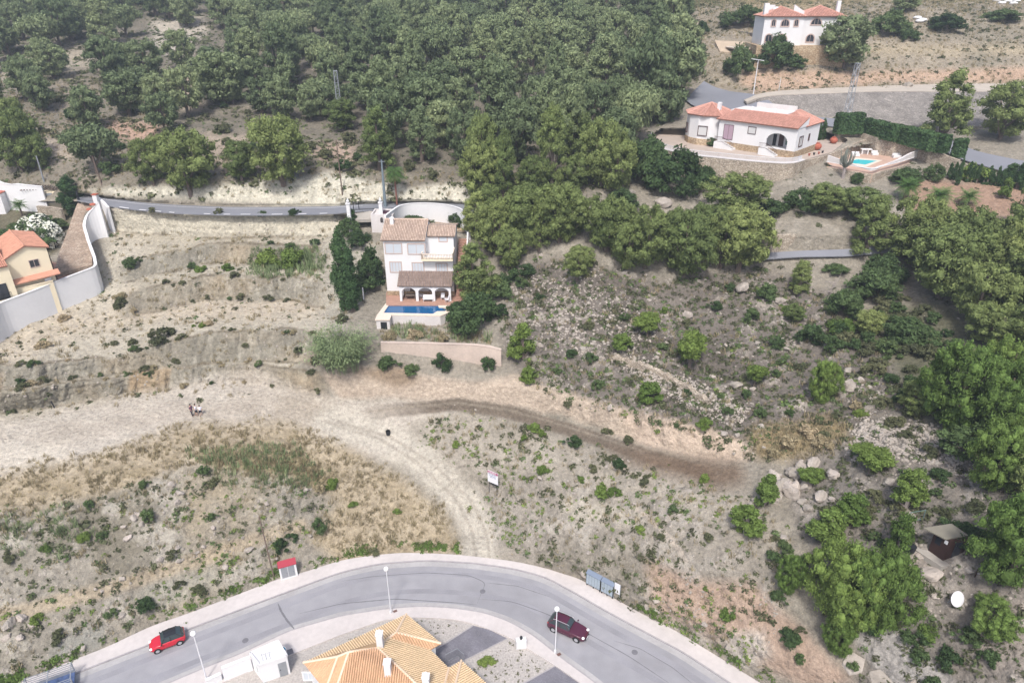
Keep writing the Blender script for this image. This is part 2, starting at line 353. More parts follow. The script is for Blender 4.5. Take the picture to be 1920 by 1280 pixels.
# outer edge of the pavement, exact
BL = [(-150, 1352), (35, 1280), (130, 1241), (197, 1216), (287, 1173), (343, 1155), (393, 1136), (523, 1086), (567, 1075), (640, 1051), (700, 1042), (753, 1037), (826, 1039), (870, 1042), (963, 1053), (1023, 1066), (1087, 1086), (1153, 1123), (1207, 1153), (1257, 1178), (1280, 1191), (1423, 1280), (1560, 1360), (1700, 1440), (2070, 1560)]
bl = np.interp(ug, [b[0] for b in BL], [b[1] for b in BL])
kvu[2] = bl; kvu[1] = bl + 5
Z = np.zeros((NV, NU))
uu, vv = np.meshgrid(ug, vg)
def bump1(x, a, b, s): return np.clip((x - a) / s, 0, 1) * np.clip((b - x) / s, 0, 1)
wm = bump1(uu, -400, 640, 60) * bump1(vv, 455, 770, 30) + 0.6 * bump1(uu, 650, 1500, 60) * bump1(vv, 640, 860, 30) * (uu > 960)
pn = np.stack([uu / 60.0, vv / 200.0, uu * 0], -1)
warp = wm * (fbm(pn, 1.0, 4, 0.6) * 11)
for i in range(NU):
    v_ = kvu[:, i][::-1]; z_ = kzu[:, i][::-1]
    Z[:, i] = np.interp(vg + warp[:, i], v_, z_)
t_ = (vv - 640) / FPX
dwn = SP + t_ * CP
D = (H - Z) / dwn
TP = np.stack([(uu - 960) / FPX * D, (CP - t_ * SP) * D, Z], -1)

# ---- land cover, painted region by region (soft, ragged edges)
def inpoly(x, y, poly):
    c = np.zeros(x.shape, bool); n = len(poly)
    for i in range(n):
        x1, y1 = poly[i]; x2, y2 = poly[(i + 1) % n]
        if y1 == y2: continue
        k = ((y1 > y) != (y2 > y)) & (x < (x2 - x1) * (y - y1) / (y2 - y1) + x1); c ^= k
    return c
def box_blur(a, r):
    if r < 1: return a
    for ax in (0, 1):
        c = np.cumsum(np.pad(a, [(r + 1, r) if q == ax else (0, 0) for q in (0, 1)], mode='edge'), axis=ax)
        a = (np.take(c, range(2 * r + 1, c.shape[ax]), ax) - np.take(c, range(0, c.shape[ax] - 2 * r - 1), ax)) / (2 * r + 1)
    return a
n1 = fbm(TP, 9, 5, 0.55); n2 = fbm(TP, 2.2, 5, 0.6, 5.0); n3 = fbm(TP, 28, 4, 0.5, 9.0); n4 = fbm(TP, 0.8, 3, 0.6, 2.0)
wx = uu + 14 * n2 + 10 * fbm(TP, 5, 3, 0.5, 31); wy = vv + 9 * fbm(TP, 4, 4, 0.55, 47)
def region(poly, blur=3, wob=1.0):
    m = inpoly(uu + (wx - uu) * wob, vv + (wy - vv) * wob, poly).astype(np.float32)
    return box_blur(m, blur)
E_ = 0.66
def C(h, k=1.0):
    c = np.array(hexc(h, E_ * k)); return (c * 0.93 + c.mean() * 0.07) * np.array([1.0, 1.0, 0.955])
COL = np.zeros((NV, NU, 3)) + C('a39b90')
def paint(m, c): 
    global COL
    COL = COL * (1 - m[..., None]) + c * m[..., None]
def line_mask(pts, wpx, wob=0.5, soft=1.5):
    x = uu + (wx - uu) * wob; y = vv + (wy - vv) * wob; d = np.full(x.shape, 1e9)
    for (a, b) in zip(pts[:-1], pts[1:]):
        vx, vy = b[0] - a[0], b[1] - a[1]; L = vx * vx + vy * vy
        t = np.clip(((x - a[0]) * vx + (y - a[1]) * vy) / L, 0, 1)
        d = np.minimum(d, np.hypot(x - a[0] - t * vx, y - a[1] - t * vy))
    return np.clip((wpx - d) / (wpx * 0.5 * soft) + 0.3, 0, 1)
# general patchiness of the scrubby slopes
paint(np.clip(n1 * 1.6 + 0.2, 0, 1) * 0.6, C('8b857a')); paint(np.clip(n2 * 2 - 0.15, 0, 1) * 0.55, C('c9c0b5'))
# forest floor
FOREST = [(-200, -60), (2100, -60), (1290, 20), (1300, 150), (1210, 250), (1180, 330), (1000, 400), (880, 340), (600, 320), (360, 300), (250, 170), (-200, 110)]
fm = region(FOREST, 4); paint(fm * 0.8, C('7b756a')); paint(fm * np.clip(n2 * 2, 0, 1) * 0.5, C('a29686'))
hill = region([(-200, 110), (260, 160), (380, 300), (640, 320), (900, 330), (900, 372), (160, 372), (-200, 330)], 4)
paint(hill * 0.8, C('8f867a')); paint(hill * np.clip(n1 * 2.2, 0, 1) * 0.6, C('b7a897')); paint(hill * np.clip(-n1 * 2.5, 0, 1) * 0.55, C('7c7968'))
# bare clay patches in the upper hill
for poly, c in (([(285, 35), (375, 30), (390, 60), (365, 75), (345, 120), (285, 85)], 'd0c6ba'), ([(205, 225), (300, 235), (295, 262), (230, 265), (200, 245)], 'cba896'), ([(320, 140), (370, 145), (375, 205), (330, 200)], 'c5b3a2'),
                ([(0, 110), (60, 95), (65, 150), (0, 175)], 'bdb2a2'), ([(110, 95), (235, 80), (240, 120), (120, 130)], 'bcb0a0'), ([(590, 270), (660, 262), (665, 300), (590, 302)], 'c5ac9c'), ([(380, 255), (470, 250), (460, 320), (395, 310)], 'b9a898'),
                ([(650, 60), (720, 45), (730, 85), (660, 90)], 'b29f90'), ([(80, 265), (135, 258), (135, 300), (90, 305)], 'bfb0a2'), ([(940, 190), (1000, 225), (995, 260), (950, 250)], '84796e')):
    paint(region(poly, 3) * 0.85, C(c))
# upper right hillside
UR = region([(1290, -60), (2200, -60), (2200, 168), (1640, 166), (1430, 188), (1330, 172), (1300, 120)], 3)
paint(UR * 0.85, C('a89c8c')); paint(UR * np.clip(n1 * 2.5, 0, 1) * 0.6, C('8a8578')); paint(UR * np.clip(n2 * 2 - 0.3, 0, 1) * 0.6, C('c9bba8'))
paint(region([(1380, -20), (1640, -20), (1560, 30), (1400, 25)], 2) * 0.8, C('bca88b'))
paint(region([(1395, 132), (1500, 134), (1920, 128), (2100, 128), (2100, 150), (1640, 158), (1420, 172), (1385, 160)], 2) * 0.9, C('c9ab96'))
paint(region([(1500, 85), (2100, 85), (2100, 103), (1500, 100)], 3) * 0.6, C('c0b094'))
# left quarry: pale marl benches
QUAR = [(-200, 640), (60, 605), (200, 470), (200, 425), (640, 430), (720, 470), (640, 620), (560, 690), (480, 740), (-200, 800)]
q = region(QUAR, 4); paint(q, C('b6b0a5')); paint(q * np.clip(n1 * 2, 0, 1) * 0.6, C('a8a193')); paint(q * np.clip(n2 * 2.5 - 0.2, 0, 1) * 0.5, C('d2cabd'))
paint(region([(150, 555), (250, 525), (420, 560), (600, 555), (600, 590), (480, 600), (330, 600), (170, 620), (0, 690), (-100, 700), (0, 640)], 5) * 0.85, C('cfc0ae'))
paint(region([(200, 430), (260, 430), (245, 540), (190, 590), (130, 590), (190, 520)], 5) * 0.8, C('c9c3b8'))
paint(region([(210, 428), (640, 432), (640, 452), (220, 455)], 3) * 0.7, C('aaa393'))
rows = np.sin((vv + 6 * n2 * 4) * 0.55 + uu * 0.03)
paint(region([(230, 560), (610, 550), (600, 600), (250, 600)], 5) * np.clip(rows, 0, 1) * 0.30, C('b28f70'))
cliff = (region([(-200, 690), (-200, 790), (80, 770), (250, 742), (480, 700), (490, 610), (400, 618), (250, 680), (100, 690)], 3) + region([(250, 515), (600, 525), (600, 556), (260, 556)], 3) + region([(270, 455), (600, 460), (590, 492), (280, 490)], 3)).clip(0, 1)
fl = fbm(np.stack([TP[..., 0] * 3.0, TP[..., 1] * 1.0, TP[..., 2] * 0.6], -1), 1.6, 4, 0.6, 3)
paint(cliff * 0.9, C('a59f92')); paint(cliff * np.clip(fl * 2.2, 0, 1) * 0.55, C('928e84')); paint(cliff * np.clip(-fl * 2.2 - 0.1, 0, 1) * 0.5, C('cfc8ba'))
strat = vnoise(TP[..., 0] * 0.05, TP[..., 1] * 0.05, TP[..., 2] * 3.2); paint(cliff * np.clip(strat * 1.5 - 0.2, 0, 1) * 0.45, C('88847a'))
paint(region([(243, 695), (320, 690), (318, 735), (243, 738)], 2) * 0.3, C('caa97f')); paint(region([(320, 640), (390, 632), (385, 668), (325, 672)], 3) * 0.5, C('c4b298'))
# faces and lips of the cut benches follow the terrain lines
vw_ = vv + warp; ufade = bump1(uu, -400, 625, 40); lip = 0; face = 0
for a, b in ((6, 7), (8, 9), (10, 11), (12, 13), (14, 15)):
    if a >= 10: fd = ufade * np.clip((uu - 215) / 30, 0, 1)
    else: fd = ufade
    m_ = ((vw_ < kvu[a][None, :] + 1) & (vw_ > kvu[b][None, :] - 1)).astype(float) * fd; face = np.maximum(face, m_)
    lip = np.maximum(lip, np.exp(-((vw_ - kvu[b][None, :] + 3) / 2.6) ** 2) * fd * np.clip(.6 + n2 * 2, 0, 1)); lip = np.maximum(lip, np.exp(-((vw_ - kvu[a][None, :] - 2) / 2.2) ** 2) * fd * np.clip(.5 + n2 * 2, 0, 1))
wallf = ((vw_ < kvu[14][None, :] + 1) & (vw_ > kvu[15][None, :] - 1)).astype(float) * ufade * np.clip((uu - 200) / 20, 0, 1)
bench = q * np.clip(ufade * 1.5, 0, 1) * (1 - face); paint(bench * .45, C('d2c6b4'))
face = box_blur(face, 1); paint(face * .95, C('9c968a')); paint(face * np.clip(fl * 2.4, 0, 1) * .6, C('857f74')); paint(face * np.clip(-fl * 2.2 - .2, 0, 1) * .5, C('d3ccbf')); paint(face * np.clip(n1 * 2 - .1, 0, 1) * .4, C('c2a988'))  # faces darkened against paler benches: step shade painted into the rock colour
paint(box_blur(wallf, 1) * .7, C('d6cebf')); paint(lip * .85, C('6f6350'))  # dark line: brown soil at the lips, painted contact shade at the feet
cliff = np.maximum(cliff * .3, face)
paint(region([(243, 697), (318, 690), (316, 735), (243, 738)], 1) * 0.5, C('c4a682'))
# plateau
PLAT = [(-200, 800), (0, 790), (200, 752), (330, 725), (480, 690), (560, 735), (700, 750), (900, 752), (760, 800), (760, 850), (640, 860), (430, 850), (250, 880), (0, 900), (-200, 910)]
p_ = region(PLAT, 5); paint(p_, C('cfc5bb')); paint(p_ * np.clip(n1 * 2 + 0.1, 0, 1) * 0.5, C('b5a99b')); paint(p_ * np.clip(n2 * 2.4 - 0.25, 0, 1) * 0.5, C('e2dad0'))
paint(region([(-200, 850), (0, 835), (140, 830), (120, 870), (0, 905), (-200, 910)], 6) * 0.8, C('dcd2c6'))
paint(region([(330, 760), (600, 745), (640, 780), (330, 790), (100, 830), (60, 815)], 8) * 0.55, C('b8aa9c'))
for k in range(7):
    paint(line_mask([(520, 742 + k * 7), (600, 765 + k * 9), (690, 815 + k * 9)], 3, 0.5) * 0.30, C('a39786'))
paint(region([(-200, 640), (0, 700), (0, 745), (-200, 760)], 3) * 0.6, C('c0a58b'))
# dry grass belts
DG = [(-200, 910), (0, 885), (200, 850), (330, 800), (520, 790), (640, 830), (760, 900), (830, 960), (870, 1035), (640, 1060), (560, 1000), (640, 940), (560, 900), (360, 870), (200, 940), (0, 1000), (-200, 1010)]
g_ = region(DG, 5); paint(g_ * 0.9, C('bbab93')); paint(g_ * np.clip(n2 * 2.2, 0, 1) * 0.6, C('cfc1ad')); paint(g_ * np.clip(-n2 * 2.2 - 0.1, 0, 1) * 0.5, C('928365'))
paint(region([(380, 840), (560, 840), (640, 900), (560, 930), (400, 900)], 5) * 0.7, C('978b6a'))
# lower left slope
LS = [(-200, 960), (0, 960), (200, 930), (360, 875), (560, 900), (620, 960), (520, 1070), (280, 1170), (0, 1290), (-200, 1350)]
s_ = region(LS, 5); paint(s_ * 0.9, C('a19a90')); paint(s_ * np.clip(n1 * 3 - 0.1, 0, 1) * 0.65, C('878071')); paint(s_ * np.clip(n2 * 2.6 - 0.1, 0, 1) * 0.6, C('cfc8bd')); paint(s_ * np.clip(-n1 * 2.5 - 0.2, 0, 1) * 0.5, C('bba98b'))
paint(line_mask([(-50, 1165), (120, 1125), (300, 1075), (480, 1010), (560, 985)], 16, 0.6) * 0.75, C('bfae97'))
paint(region([(270, 1100), (400, 1060), (420, 1100), (300, 1150), (240, 1130)], 4) * 0.7, C('b2aea3')); paint(region([(100, 1190), (200, 1170), (190, 1220), (90, 1240)], 4) * 0.7, C('a5a49e'))
# slope right of the track
RS = [(900, 870), (1060, 890), (1250, 940), (1500, 1040), (1480, 1100), (1430, 1290), (1290, 1195), (1150, 1120), (1020, 1062), (960, 1050), (880, 960)]
r_ = region(RS, 5); paint(r_ * 0.9, C('a69e95')); paint(r_ * np.clip(n1 * 2.6, 0, 1) * 0.5, C('8d8679')); paint(r_ * np.clip(n2 * 2.4 - 0.1, 0, 1) * 0.6, C('cdc5bd'))
paint(region([(1050, 930), (1210, 965), (1200, 990), (1060, 970)], 4) * 0.8, C('cac1b4'))
paint(region([(1210, 1050), (1330, 1090), (1420, 1100), (1480, 1160), (1560, 1240), (1600, 1290), (1500, 1290), (1400, 1230), (1240, 1150)], 5) * 0.75, C('c2a593'))
paint(region([(1340, 1190), (1430, 1180), (1460, 1230), (1380, 1250)], 4) * 0.7, C('cdc6bf'))
MS = [(760, 805), (870, 775), (1000, 805), (1150, 855), (1260, 885), (1420, 925), (1500, 1040), (1250, 945), (1060, 892), (900, 872), (800, 850)]
ms_ = region(MS, 4); paint(ms_ * 0.8, C('b5aca1')); paint(ms_ * np.clip(n1 * 2.6, 0, 1) * 0.5, C('8d8679')); r_ = (r_ + ms_).clip(0, 1)
# burnt, stony slope in the middle right
BS = [(940, 590), (1000, 480), (1250, 530), (1420, 500), (1560, 560), (1650, 640), (1700, 760), (1560, 820), (1420, 860), (1200, 790), (1000, 730), (950, 670)]
b_ = region(BS, 5); paint(b_ * 0.9, C('7e7671')); paint(b_ * np.clip(n1 * 2.6, 0, 1) * 0.6, C('645d58')); paint(b_ * np.clip(n2 * 2.6 - 0.25, 0, 1) * 0.6, C('c4bab0'))
paint(region([(1560, 600), (1760, 560), (1860, 640), (1760, 800), (1700, 780), (1680, 680)], 5) * 0.85, C('6a6a55'))
paint(region([(1400, 800), (1560, 780), (1600, 830), (1500, 870), (1420, 860)], 4) * 0.7, C('a8946c'))
# right foot: pale stony ground round the cabin
RF = [(1480, 860), (1700, 780), (1850, 860), (2100, 900), (2100, 1600), (1430, 1600), (1440, 1290), (1600, 1280), (1640, 1180), (1500, 1000)]
f_ = region(RF, 5); paint(f_ * 0.85, C('8b837e')); paint(f_ * np.clip(n1 * 2.6, 0, 1) * 0.55, C('85807a')); paint(f_ * np.clip(n2 * 2.6 - 0.25, 0, 1) * 0.55, C('c0b7b0'))
paint(region([(1600, 1165), (1660, 1150), (1740, 1230), (1800, 1300), (1700, 1310), (1600, 1215)], 3) * 0.85, C('b3aeac'))
paint(region([(1790, 1200), (1920, 1120), (2100, 1200), (2100, 1300), (1850, 1250)], 4) * 0.6, C('aa9f98'))
paint(region([(1700, 1040), (1760, 1030), (1780, 1060), (1760, 1110), (1700, 1080)], 3) * 0.7, C('b5aaa2'))
# banks, tracks
paint(region([(640, 680), (720, 690), (860, 715), (960, 700), (1060, 735), (1260, 790), (1400, 830), (1420, 862), (1330, 866), (1190, 830), (1050, 775), (900, 755), (640, 745), (600, 700)], 2) * 0.92, C('cab8a8'))
bank = region([(1150, 770), (1290, 800), (1400, 830), (1380, 862), (1200, 825)], 3); paint(bank, C('d6c1b0'))
paint(region([(650, 690), (760, 690), (790, 715), (740, 730), (700, 712)], 3) * 0.7, C('8d7862'))
paint(line_mask([(690, 775), (780, 765), (860, 760), (960, 773), (1060, 803), (1200, 850), (1330, 890)], 13, 0.5, .9) * 0.95 * np.clip((uu - 640) / 170, 0, 1), C('7d7166'))
paint(line_mask([(690, 772), (780, 761), (860, 756), (960, 769), (1060, 798), (1200, 844)], 2.5, 0.3) * 0.6, C('a3988b'))
paint(region([(1120, 840), (1240, 850), (1390, 865), (1400, 905), (1330, 915), (1200, 880)], 6) * 0.88, C('7f6c5d'))
TR = [(905, 1046), (900, 1000), (870, 940), (800, 870), (720, 820), (620, 790)]
paint(line_mask(TR, 34, 0.7, 1.2) * 0.8, C('d2cabf')); paint(line_mask([(x - 12, y) for x, y in TR], 3.5, 0.2) * 0.5, C('a69d92')); paint(line_mask([(x + 14, y) for x, y in TR], 3.5, 0.2) * 0.5, C('a69d92'))
paint(line_mask([(1190, 952), (1230, 985), (1260, 1010), (1290, 1050)], 5, 0.5) * 0.8, C('cdbfb3'))
# cut banks by the upper road
cb = region([(160, 360), (300, 370), (640, 388), (900, 385), (870, 345), (760, 350), (650, 328), (560, 330), (420, 345), (240, 350)], 2)
paint(cb * 0.92, C('e2dccd')); paint(cb * np.clip(fl * 2, 0, 1) * 0.5, C('a29c90'))
paint(region([(210, 402), (640, 404), (640, 440), (210, 432)], 1) * 0.9, C('dad2c2'))
paint(region([(-60, 395), (20, 385), (130, 385), (140, 400), (125, 430), (100, 480), (60, 470), (-60, 470)], 2) * .85, C('6f6a55'))
# red garden soil on the right
paint(region([(1690, 335), (2100, 345), (2100, 420), (1700, 400)], 3) * 0.85, C('b5937f'))
# a general lightening of ridges and darkening of gullies has no place here: only the bench steps carry painted shade
# ---- relief
dv = np.gradient(TP, axis=0); du = np.gradient(TP, axis=1); NR = np.cross(du, dv); NR /= np.linalg.norm(NR, axis=-1, keepdims=True) + 1e-9
NR *= np.sign(NR[..., 2:3] + 1e-9)
inb = np.clip((bl[None, :] - vv) / 14.0, 0, 1)                        # nothing inside the pavement edge
amp = 0.22 + 0.38 * (s_ + r_ + b_ + f_ + fm * 0.6 + hill).clip(0, 1) + 0.16 * b_ - 0.16 * p_ - 0.17 * q
amp = np.maximum(amp, 0.03)
flat = (line_mask(TR, 36, 0) + region([(1120, 840), (1240, 850), (1390, 865), (1400, 905), (1330, 915), (1200, 880)], 4)).clip(0, 1)
amp = amp * (1 - 0.75 * flat) * inb
rid = 1 - np.abs(fbm(TP, 5.5, 4, 0.55, 13)) * 2.2
disp = amp * (0.9 * n1 + 0.75 * n2 + 0.3 * n4 + 0.5 * (rid - 0.5)) + cliff * inb * (0.24 * np.round(fl * 3) / 3 + 0.08 * strat)
disp = disp * np.clip((vv + 8) / 20, 0, 1)
TP0 = TP.copy(); TP = TP + NR * disp[..., None]
# ---- levelled ground under yards, terraces and roads
def F0(u, v):
    '''height of the smooth sheet at a photo pixel'''
    i = int(round((u + 150) / STEP)); j = int(round((1500 - v) / STEP)); return float(TP0[min(max(j, 0), NV - 1), min(max(i, 0), NU - 1), 2])
def pad(poly, zf):
    m = inpoly(uu, vv, poly)
    if zf is None: TP[m] = TP0[m]; return
    z = zf(uu, vv) if callable(zf) else np.full(uu.shape, zf)
    if m.any():
        k = (H - z[m]) / dwn[m]
        TP[m, 0] = (uu[m] - 960) / FPX * k; TP[m, 1] = (CP - t_[m] * SP) * k; TP[m, 2] = z[m]
def between(a, b, za, zb, drop=.15):
    '''height running from line a to line b (photo rows), both given as functions of u'''
    def f(u, v):
        va = np.interp(u, [p[0] for p in a], [p[1] for p in a]); vb = np.interp(u, [p[0] for p in b], [p[1] for p in b])
        z1 = np.interp(u, [p[0] for p in a], za); z2 = np.interp(u, [p[0] for p in b], zb); t = np.clip((v - va) / (vb - va + 1e-6), 0, 1)
        return z1 + (z2 - z1) * t - drop
    return f
BT = [(1400, 192), (1425, 182), (1470, 178), (1540, 176), (1640, 172), (1760, 172), (1900, 172), (2050, 174)]
BB = [(1402, 199), (1430, 205), (1480, 214), (1560, 222), (1660, 231), (1740, 248), (1860, 290), (2050, 320)]
VA = [(1400, 196), (1480, 214), (1560, 222), (1680, 232), (1760, 252), (1830, 284), (1920, 302), (2050, 322)]; VB = [(1400, 216), (1480, 229), (1560, 237), (1660, 245), (1740, 266), (1800, 298), (1900, 326), (2050, 346)]
pad(BT + BB[::-1], between(BT, BB, [41.6, 42.3, 42.6, 42.7, 42.8, 42.85, 42.85, 42.8], [40.8, 40.5, 39.9, 39.4, 38.8, 37.9, 36.8, 36], .8))
pad([(u, v - 3) for u, v in VA] + [(u, v + 3) for u, v in VB[::-1]], None)
pad([(1318, 148), (1335, 160), (1370, 170), (1412, 174), (1445, 188), (1478, 224), (1400, 220), (1325, 214), (1280, 190)], None)
pad([(1219, 266), (1232, 276), (1262, 285), (1300, 292), (1360, 298), (1430, 305), (1485, 308), (1507, 300), (1560, 285), (1590, 262), (1540, 244), (1240, 242), (1222, 254)], 36.7)
pad([(1549, 308), (1636, 322), (1690, 309), (1716, 298), (1690, 284), (1625, 270), (1560, 287)], 35.3)
pad([(1420, 474), (1430, 469), (1590, 462), (1725, 447), (1725, 473), (1590, 485), (1430, 491), (1420, 487)], None)
pad([(-60, 596), (0, 562), (60, 540), (112, 520), (170, 497), (160, 450), (150, 425), (158, 402), (176, 384), (146, 378), (100, 380), (-90, 380), (-90, 560)], lambda u, v: np.interp(v, [375, 385, 400, 425, 460, 500, 600], [28.6, 27.4, 26.9, 25.6, 24.3, 23.2, 23.1]))
pad([(724, 572), (868, 572), (868, 540), (724, 540)], 20.3)
pad([(735, 404), (880, 404), (880, 436), (735, 436)], 27.1)
pad([(1340, 100), (1425, 103), (1445, 92), (1432, 76), (1335, 72)], None)
pad([(140, 362), (200, 368), (260, 376), (330, 381), (420, 385), (520, 385), (620, 384), (700, 378), (760, 375), (840, 376), (900, 385), (900, 398), (840, 389), (760, 388), (700, 396), (620, 403), (520, 405), (420, 405), (330, 402), (260, 396), (200, 388), (140, 378)], 29.6)
# sheet carried on beyond the survey so that the ground reaches the horizon
rows_t = [TP]; cols_t = [COL]
last = TP[-1]; rad = last[:, :2] / np.linalg.norm(last[:, :2], axis=1, keepdims=True)
top = []
for d, dz in ((14, 4), (40, 12), (90, 28), (180, 52), (360, 85), (700, 110), (1300, 90)):
    q_ = last.copy(); q_[:, :2] += rad * d; q_[:, 2] += dz * (1 + 0.3 * vnoise(q_[:, 0] * 0.02, q_[:, 1] * 0.02, q_[:, 0] * 0)); top.append(q_)
bot = []
fst = TP[0]
for d, dz in ((1300, -60), (600, -34), (250, -14), (90, -5), (25, -1)):
    q_ = fst.copy(); q_[:, 1] -= d; q_[:, 0] *= 1 + d / 160; q_[:, 2] += dz; bot.append(q_)
A = np.concatenate([np.array(bot), TP, np.array(top)], 0)
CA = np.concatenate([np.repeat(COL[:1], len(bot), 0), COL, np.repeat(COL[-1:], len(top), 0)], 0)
lft = []; rgt = []
for d in (1500, 500, 180, 60, 20):
    q_ = A[:, 0].copy(); q_[:, 0] -= d; lft.append(q_)
    q_ = A[:, -1].copy(); q_[:, 0] += d; q_[:, 2] += 0.02 * d; rgt.append(q_)
A = np.concatenate([np.array(lft).transpose(1, 0, 2), A, np.array(rgt[::-1]).transpose(1, 0, 2)], 1)
CA = np.concatenate([np.repeat(CA[:, :1], 5, 1), CA, np.repeat(CA[:, -1:], 5, 1)], 1)
r0, c0 = A.shape[:2]; idx = np.arange(r0 * c0).reshape(r0, c0)
FC = np.stack([idx[:-1, :-1], idx[:-1, 1:], idx[1:, 1:], idx[1:, :-1]], -1).reshape(-1, 4)
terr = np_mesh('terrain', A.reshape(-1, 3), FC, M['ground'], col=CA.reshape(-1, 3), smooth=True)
tag(terr, kind='structure')
# fast look-up sheet
sub = A[::2, ::2]; r1, c1 = sub.shape[:2]; ix = np.arange(r1 * c1).reshape(r1, c1)
bvh = BVHTree.FromPolygons([tuple(p) for p in sub.reshape(-1, 3).tolist()], np.stack([ix[:-1, :-1], ix[:-1, 1:], ix[1:, 1:], ix[1:, :-1]], -1).reshape(-1, 4).tolist())
CAM = Vector((0, 0, H))
def G(x, y):
    h = bvh.ray_cast(Vector((x, y, 400)), Vector((0, 0, -1)))
    return h[0].z if h[0] else 0.0
def at(u, v):
    """the point of the ground seen at photo pixel (u, v)"""
    h = bvh.ray_cast(CAM, ray(u, v).normalized())
    return h[0] if h[0] else P(u, v, 0)
def nat(u, v):
    h = bvh.ray_cast(CAM, ray(u, v).normalized())
    return (h[0], h[1]) if h[0] else (P(u, v, 0), Vector((0, 0, 1)))
KEEP = {k: globals()[k] for k in ('q', 's_', 'b_', 'r_', 'f_', 'g_', 'p_', 'fm', 'hill', 'UR', 'cliff', 'bank', 'flat', 'n1', 'n2', 'uu', 'vv', 'bl', 'TP', 'A')}
# ------------------------------------------------------------------ roads, pavements, yards
def resample(pts, n):
    pts = [Vector(p) for p in pts]; L = [0]
    for a, b in zip(pts[:-1], pts[1:]): L.append(L[-1] + (b - a).length)
    out = []
    for i in range(n):
        t = L[-1] * i / (n - 1); k = max(0, min(len(pts) - 2, np.searchsorted(L, t) - 1))
        f = (t - L[k]) / (L[k + 1] - L[k] + 1e-9); out.append(pts[k].lerp(pts[k + 1], f))
    return out
def smooth_line(pts, n=100, w=7):
    p = np.array([tuple(q) for q in resample(pts, n)]); o = p.copy()
    for k in range(3): o[:, k] = smooth1(p[:, k], w)
    o[0] = p[0]; o[-1] = p[-1]
    return [Vector(q) for q in o]
def interp_px(line, n=100, z=0.0, w=7): return smooth_line([P(u, v, z) for u, v in line], n, w)
def strip(name, a, b, z, mat_, depth_=0.0, kind='structure', sub=1, rough=0.0):
    """sheet between two lines a and b; with depth_ it gets real side faces"""
    mb = MB(); n = len(a); vs = []; fs = []
    for i in range(n):
        za = z if z is not None else a[i].z; zb = z if z is not None else b[i].z
        vs += [(a[i].x, a[i].y, za), (b[i].x, b[i].y, zb)]
    for i in range(n - 1): fs.append((2 * i, 2 * i + 1, 2 * i + 3, 2 * i + 2))
    if depth_:
        m = len(vs); vs += [(x, y, q - depth_) for x, y, q in vs]
        for i in range(n - 1):
            fs.append((2 * i, 2 * i + 2, m + 2 * i + 2, m + 2 * i)); fs.append((2 * i + 3, 2 * i + 1, m + 2 * i + 1, m + 2 * i + 3))
        fs += [(0, 1, m + 1, m), (2 * n - 1, 2 * n - 2, m + 2 * n - 2, m + 2 * n - 1)]
    mb.add(vs, fs); o = mb.build(name, mat_)
    if kind: tag(o, kind=kind)
    return o
OW = [(-150, 1352)] + BL[1:]
outer_walk = interp_px([b for b in BL if b[0] <= 1560], 160)
outer_kerb = interp_px([(-260, 1420), (-20, 1325), (130, 1266), (277, 1209), (348, 1181), (520, 1116), (640, 1072), (713, 1056), (800, 1050), (887, 1055), (960, 1065), (1023, 1081), (1073, 1108), (1133, 1143), (1207, 1183), (1280, 1221), (1377, 1285), (1500, 1370), (1600, 1440)], 160)
inner_kerb = interp_px([(-60, 1450), (100, 1372), (280, 1298), (400, 1247), (450, 1228), (543, 1184), (640, 1156), (723, 1143), (787, 1138), (847, 1141), (907, 1150), (953, 1166), (1000, 1193), (1053, 1236), (1107, 1275), (1200, 1350), (1300, 1440)], 160)
inner_walk = interp_px([(0, 1470), (150, 1395), (300, 1328), (415, 1282), (480, 1254), (544, 1229), (640, 1191), (720, 1163), (773, 1158), (847, 1161), (890, 1170), (950, 1193), (985, 1214), (1040, 1248), (1090, 1282), (1160, 1340), (1240, 1420)], 160)
strip('pavement', outer_walk, outer_kerb, 0.15, M['walk'], 0.6)
# kerb stones run along the pavements
def offset(line, other, d):
    o = []
    for i, p in enumerate(line):
        q = min(other, key=lambda r: (r.xy - p.xy).length); o.append(p + (q - p).normalized() * d)
    return o
strip('kerb', outer_kerb, offset(outer_kerb, inner_kerb, 0.16), 0.135, M['kerb'], 0.5)
strip('asphalt_road', offset(outer_kerb, inner_kerb, 0.1), offset(inner_kerb, outer_kerb, 0.1), 0.0, M['asphalt'], 0.3)
strip('kerb', inner_kerb, offset(inner_kerb, outer_kerb, 0.16), 0.135, M['kerb'], 0.5)
strip('pavement', inner_kerb, inner_walk, 0.15, M['walk'], 0.5)
yard_pts = [p.copy() for p in inner_walk]
low = [Vector((p.x * 0.35 + 2, 6 + 0.1 * p.y, 0)) for p in yard_pts]
strip('gravel_ground', offset(inner_walk, outer_kerb, 0.06), low, 0.02, M['gravel'], 0.2)
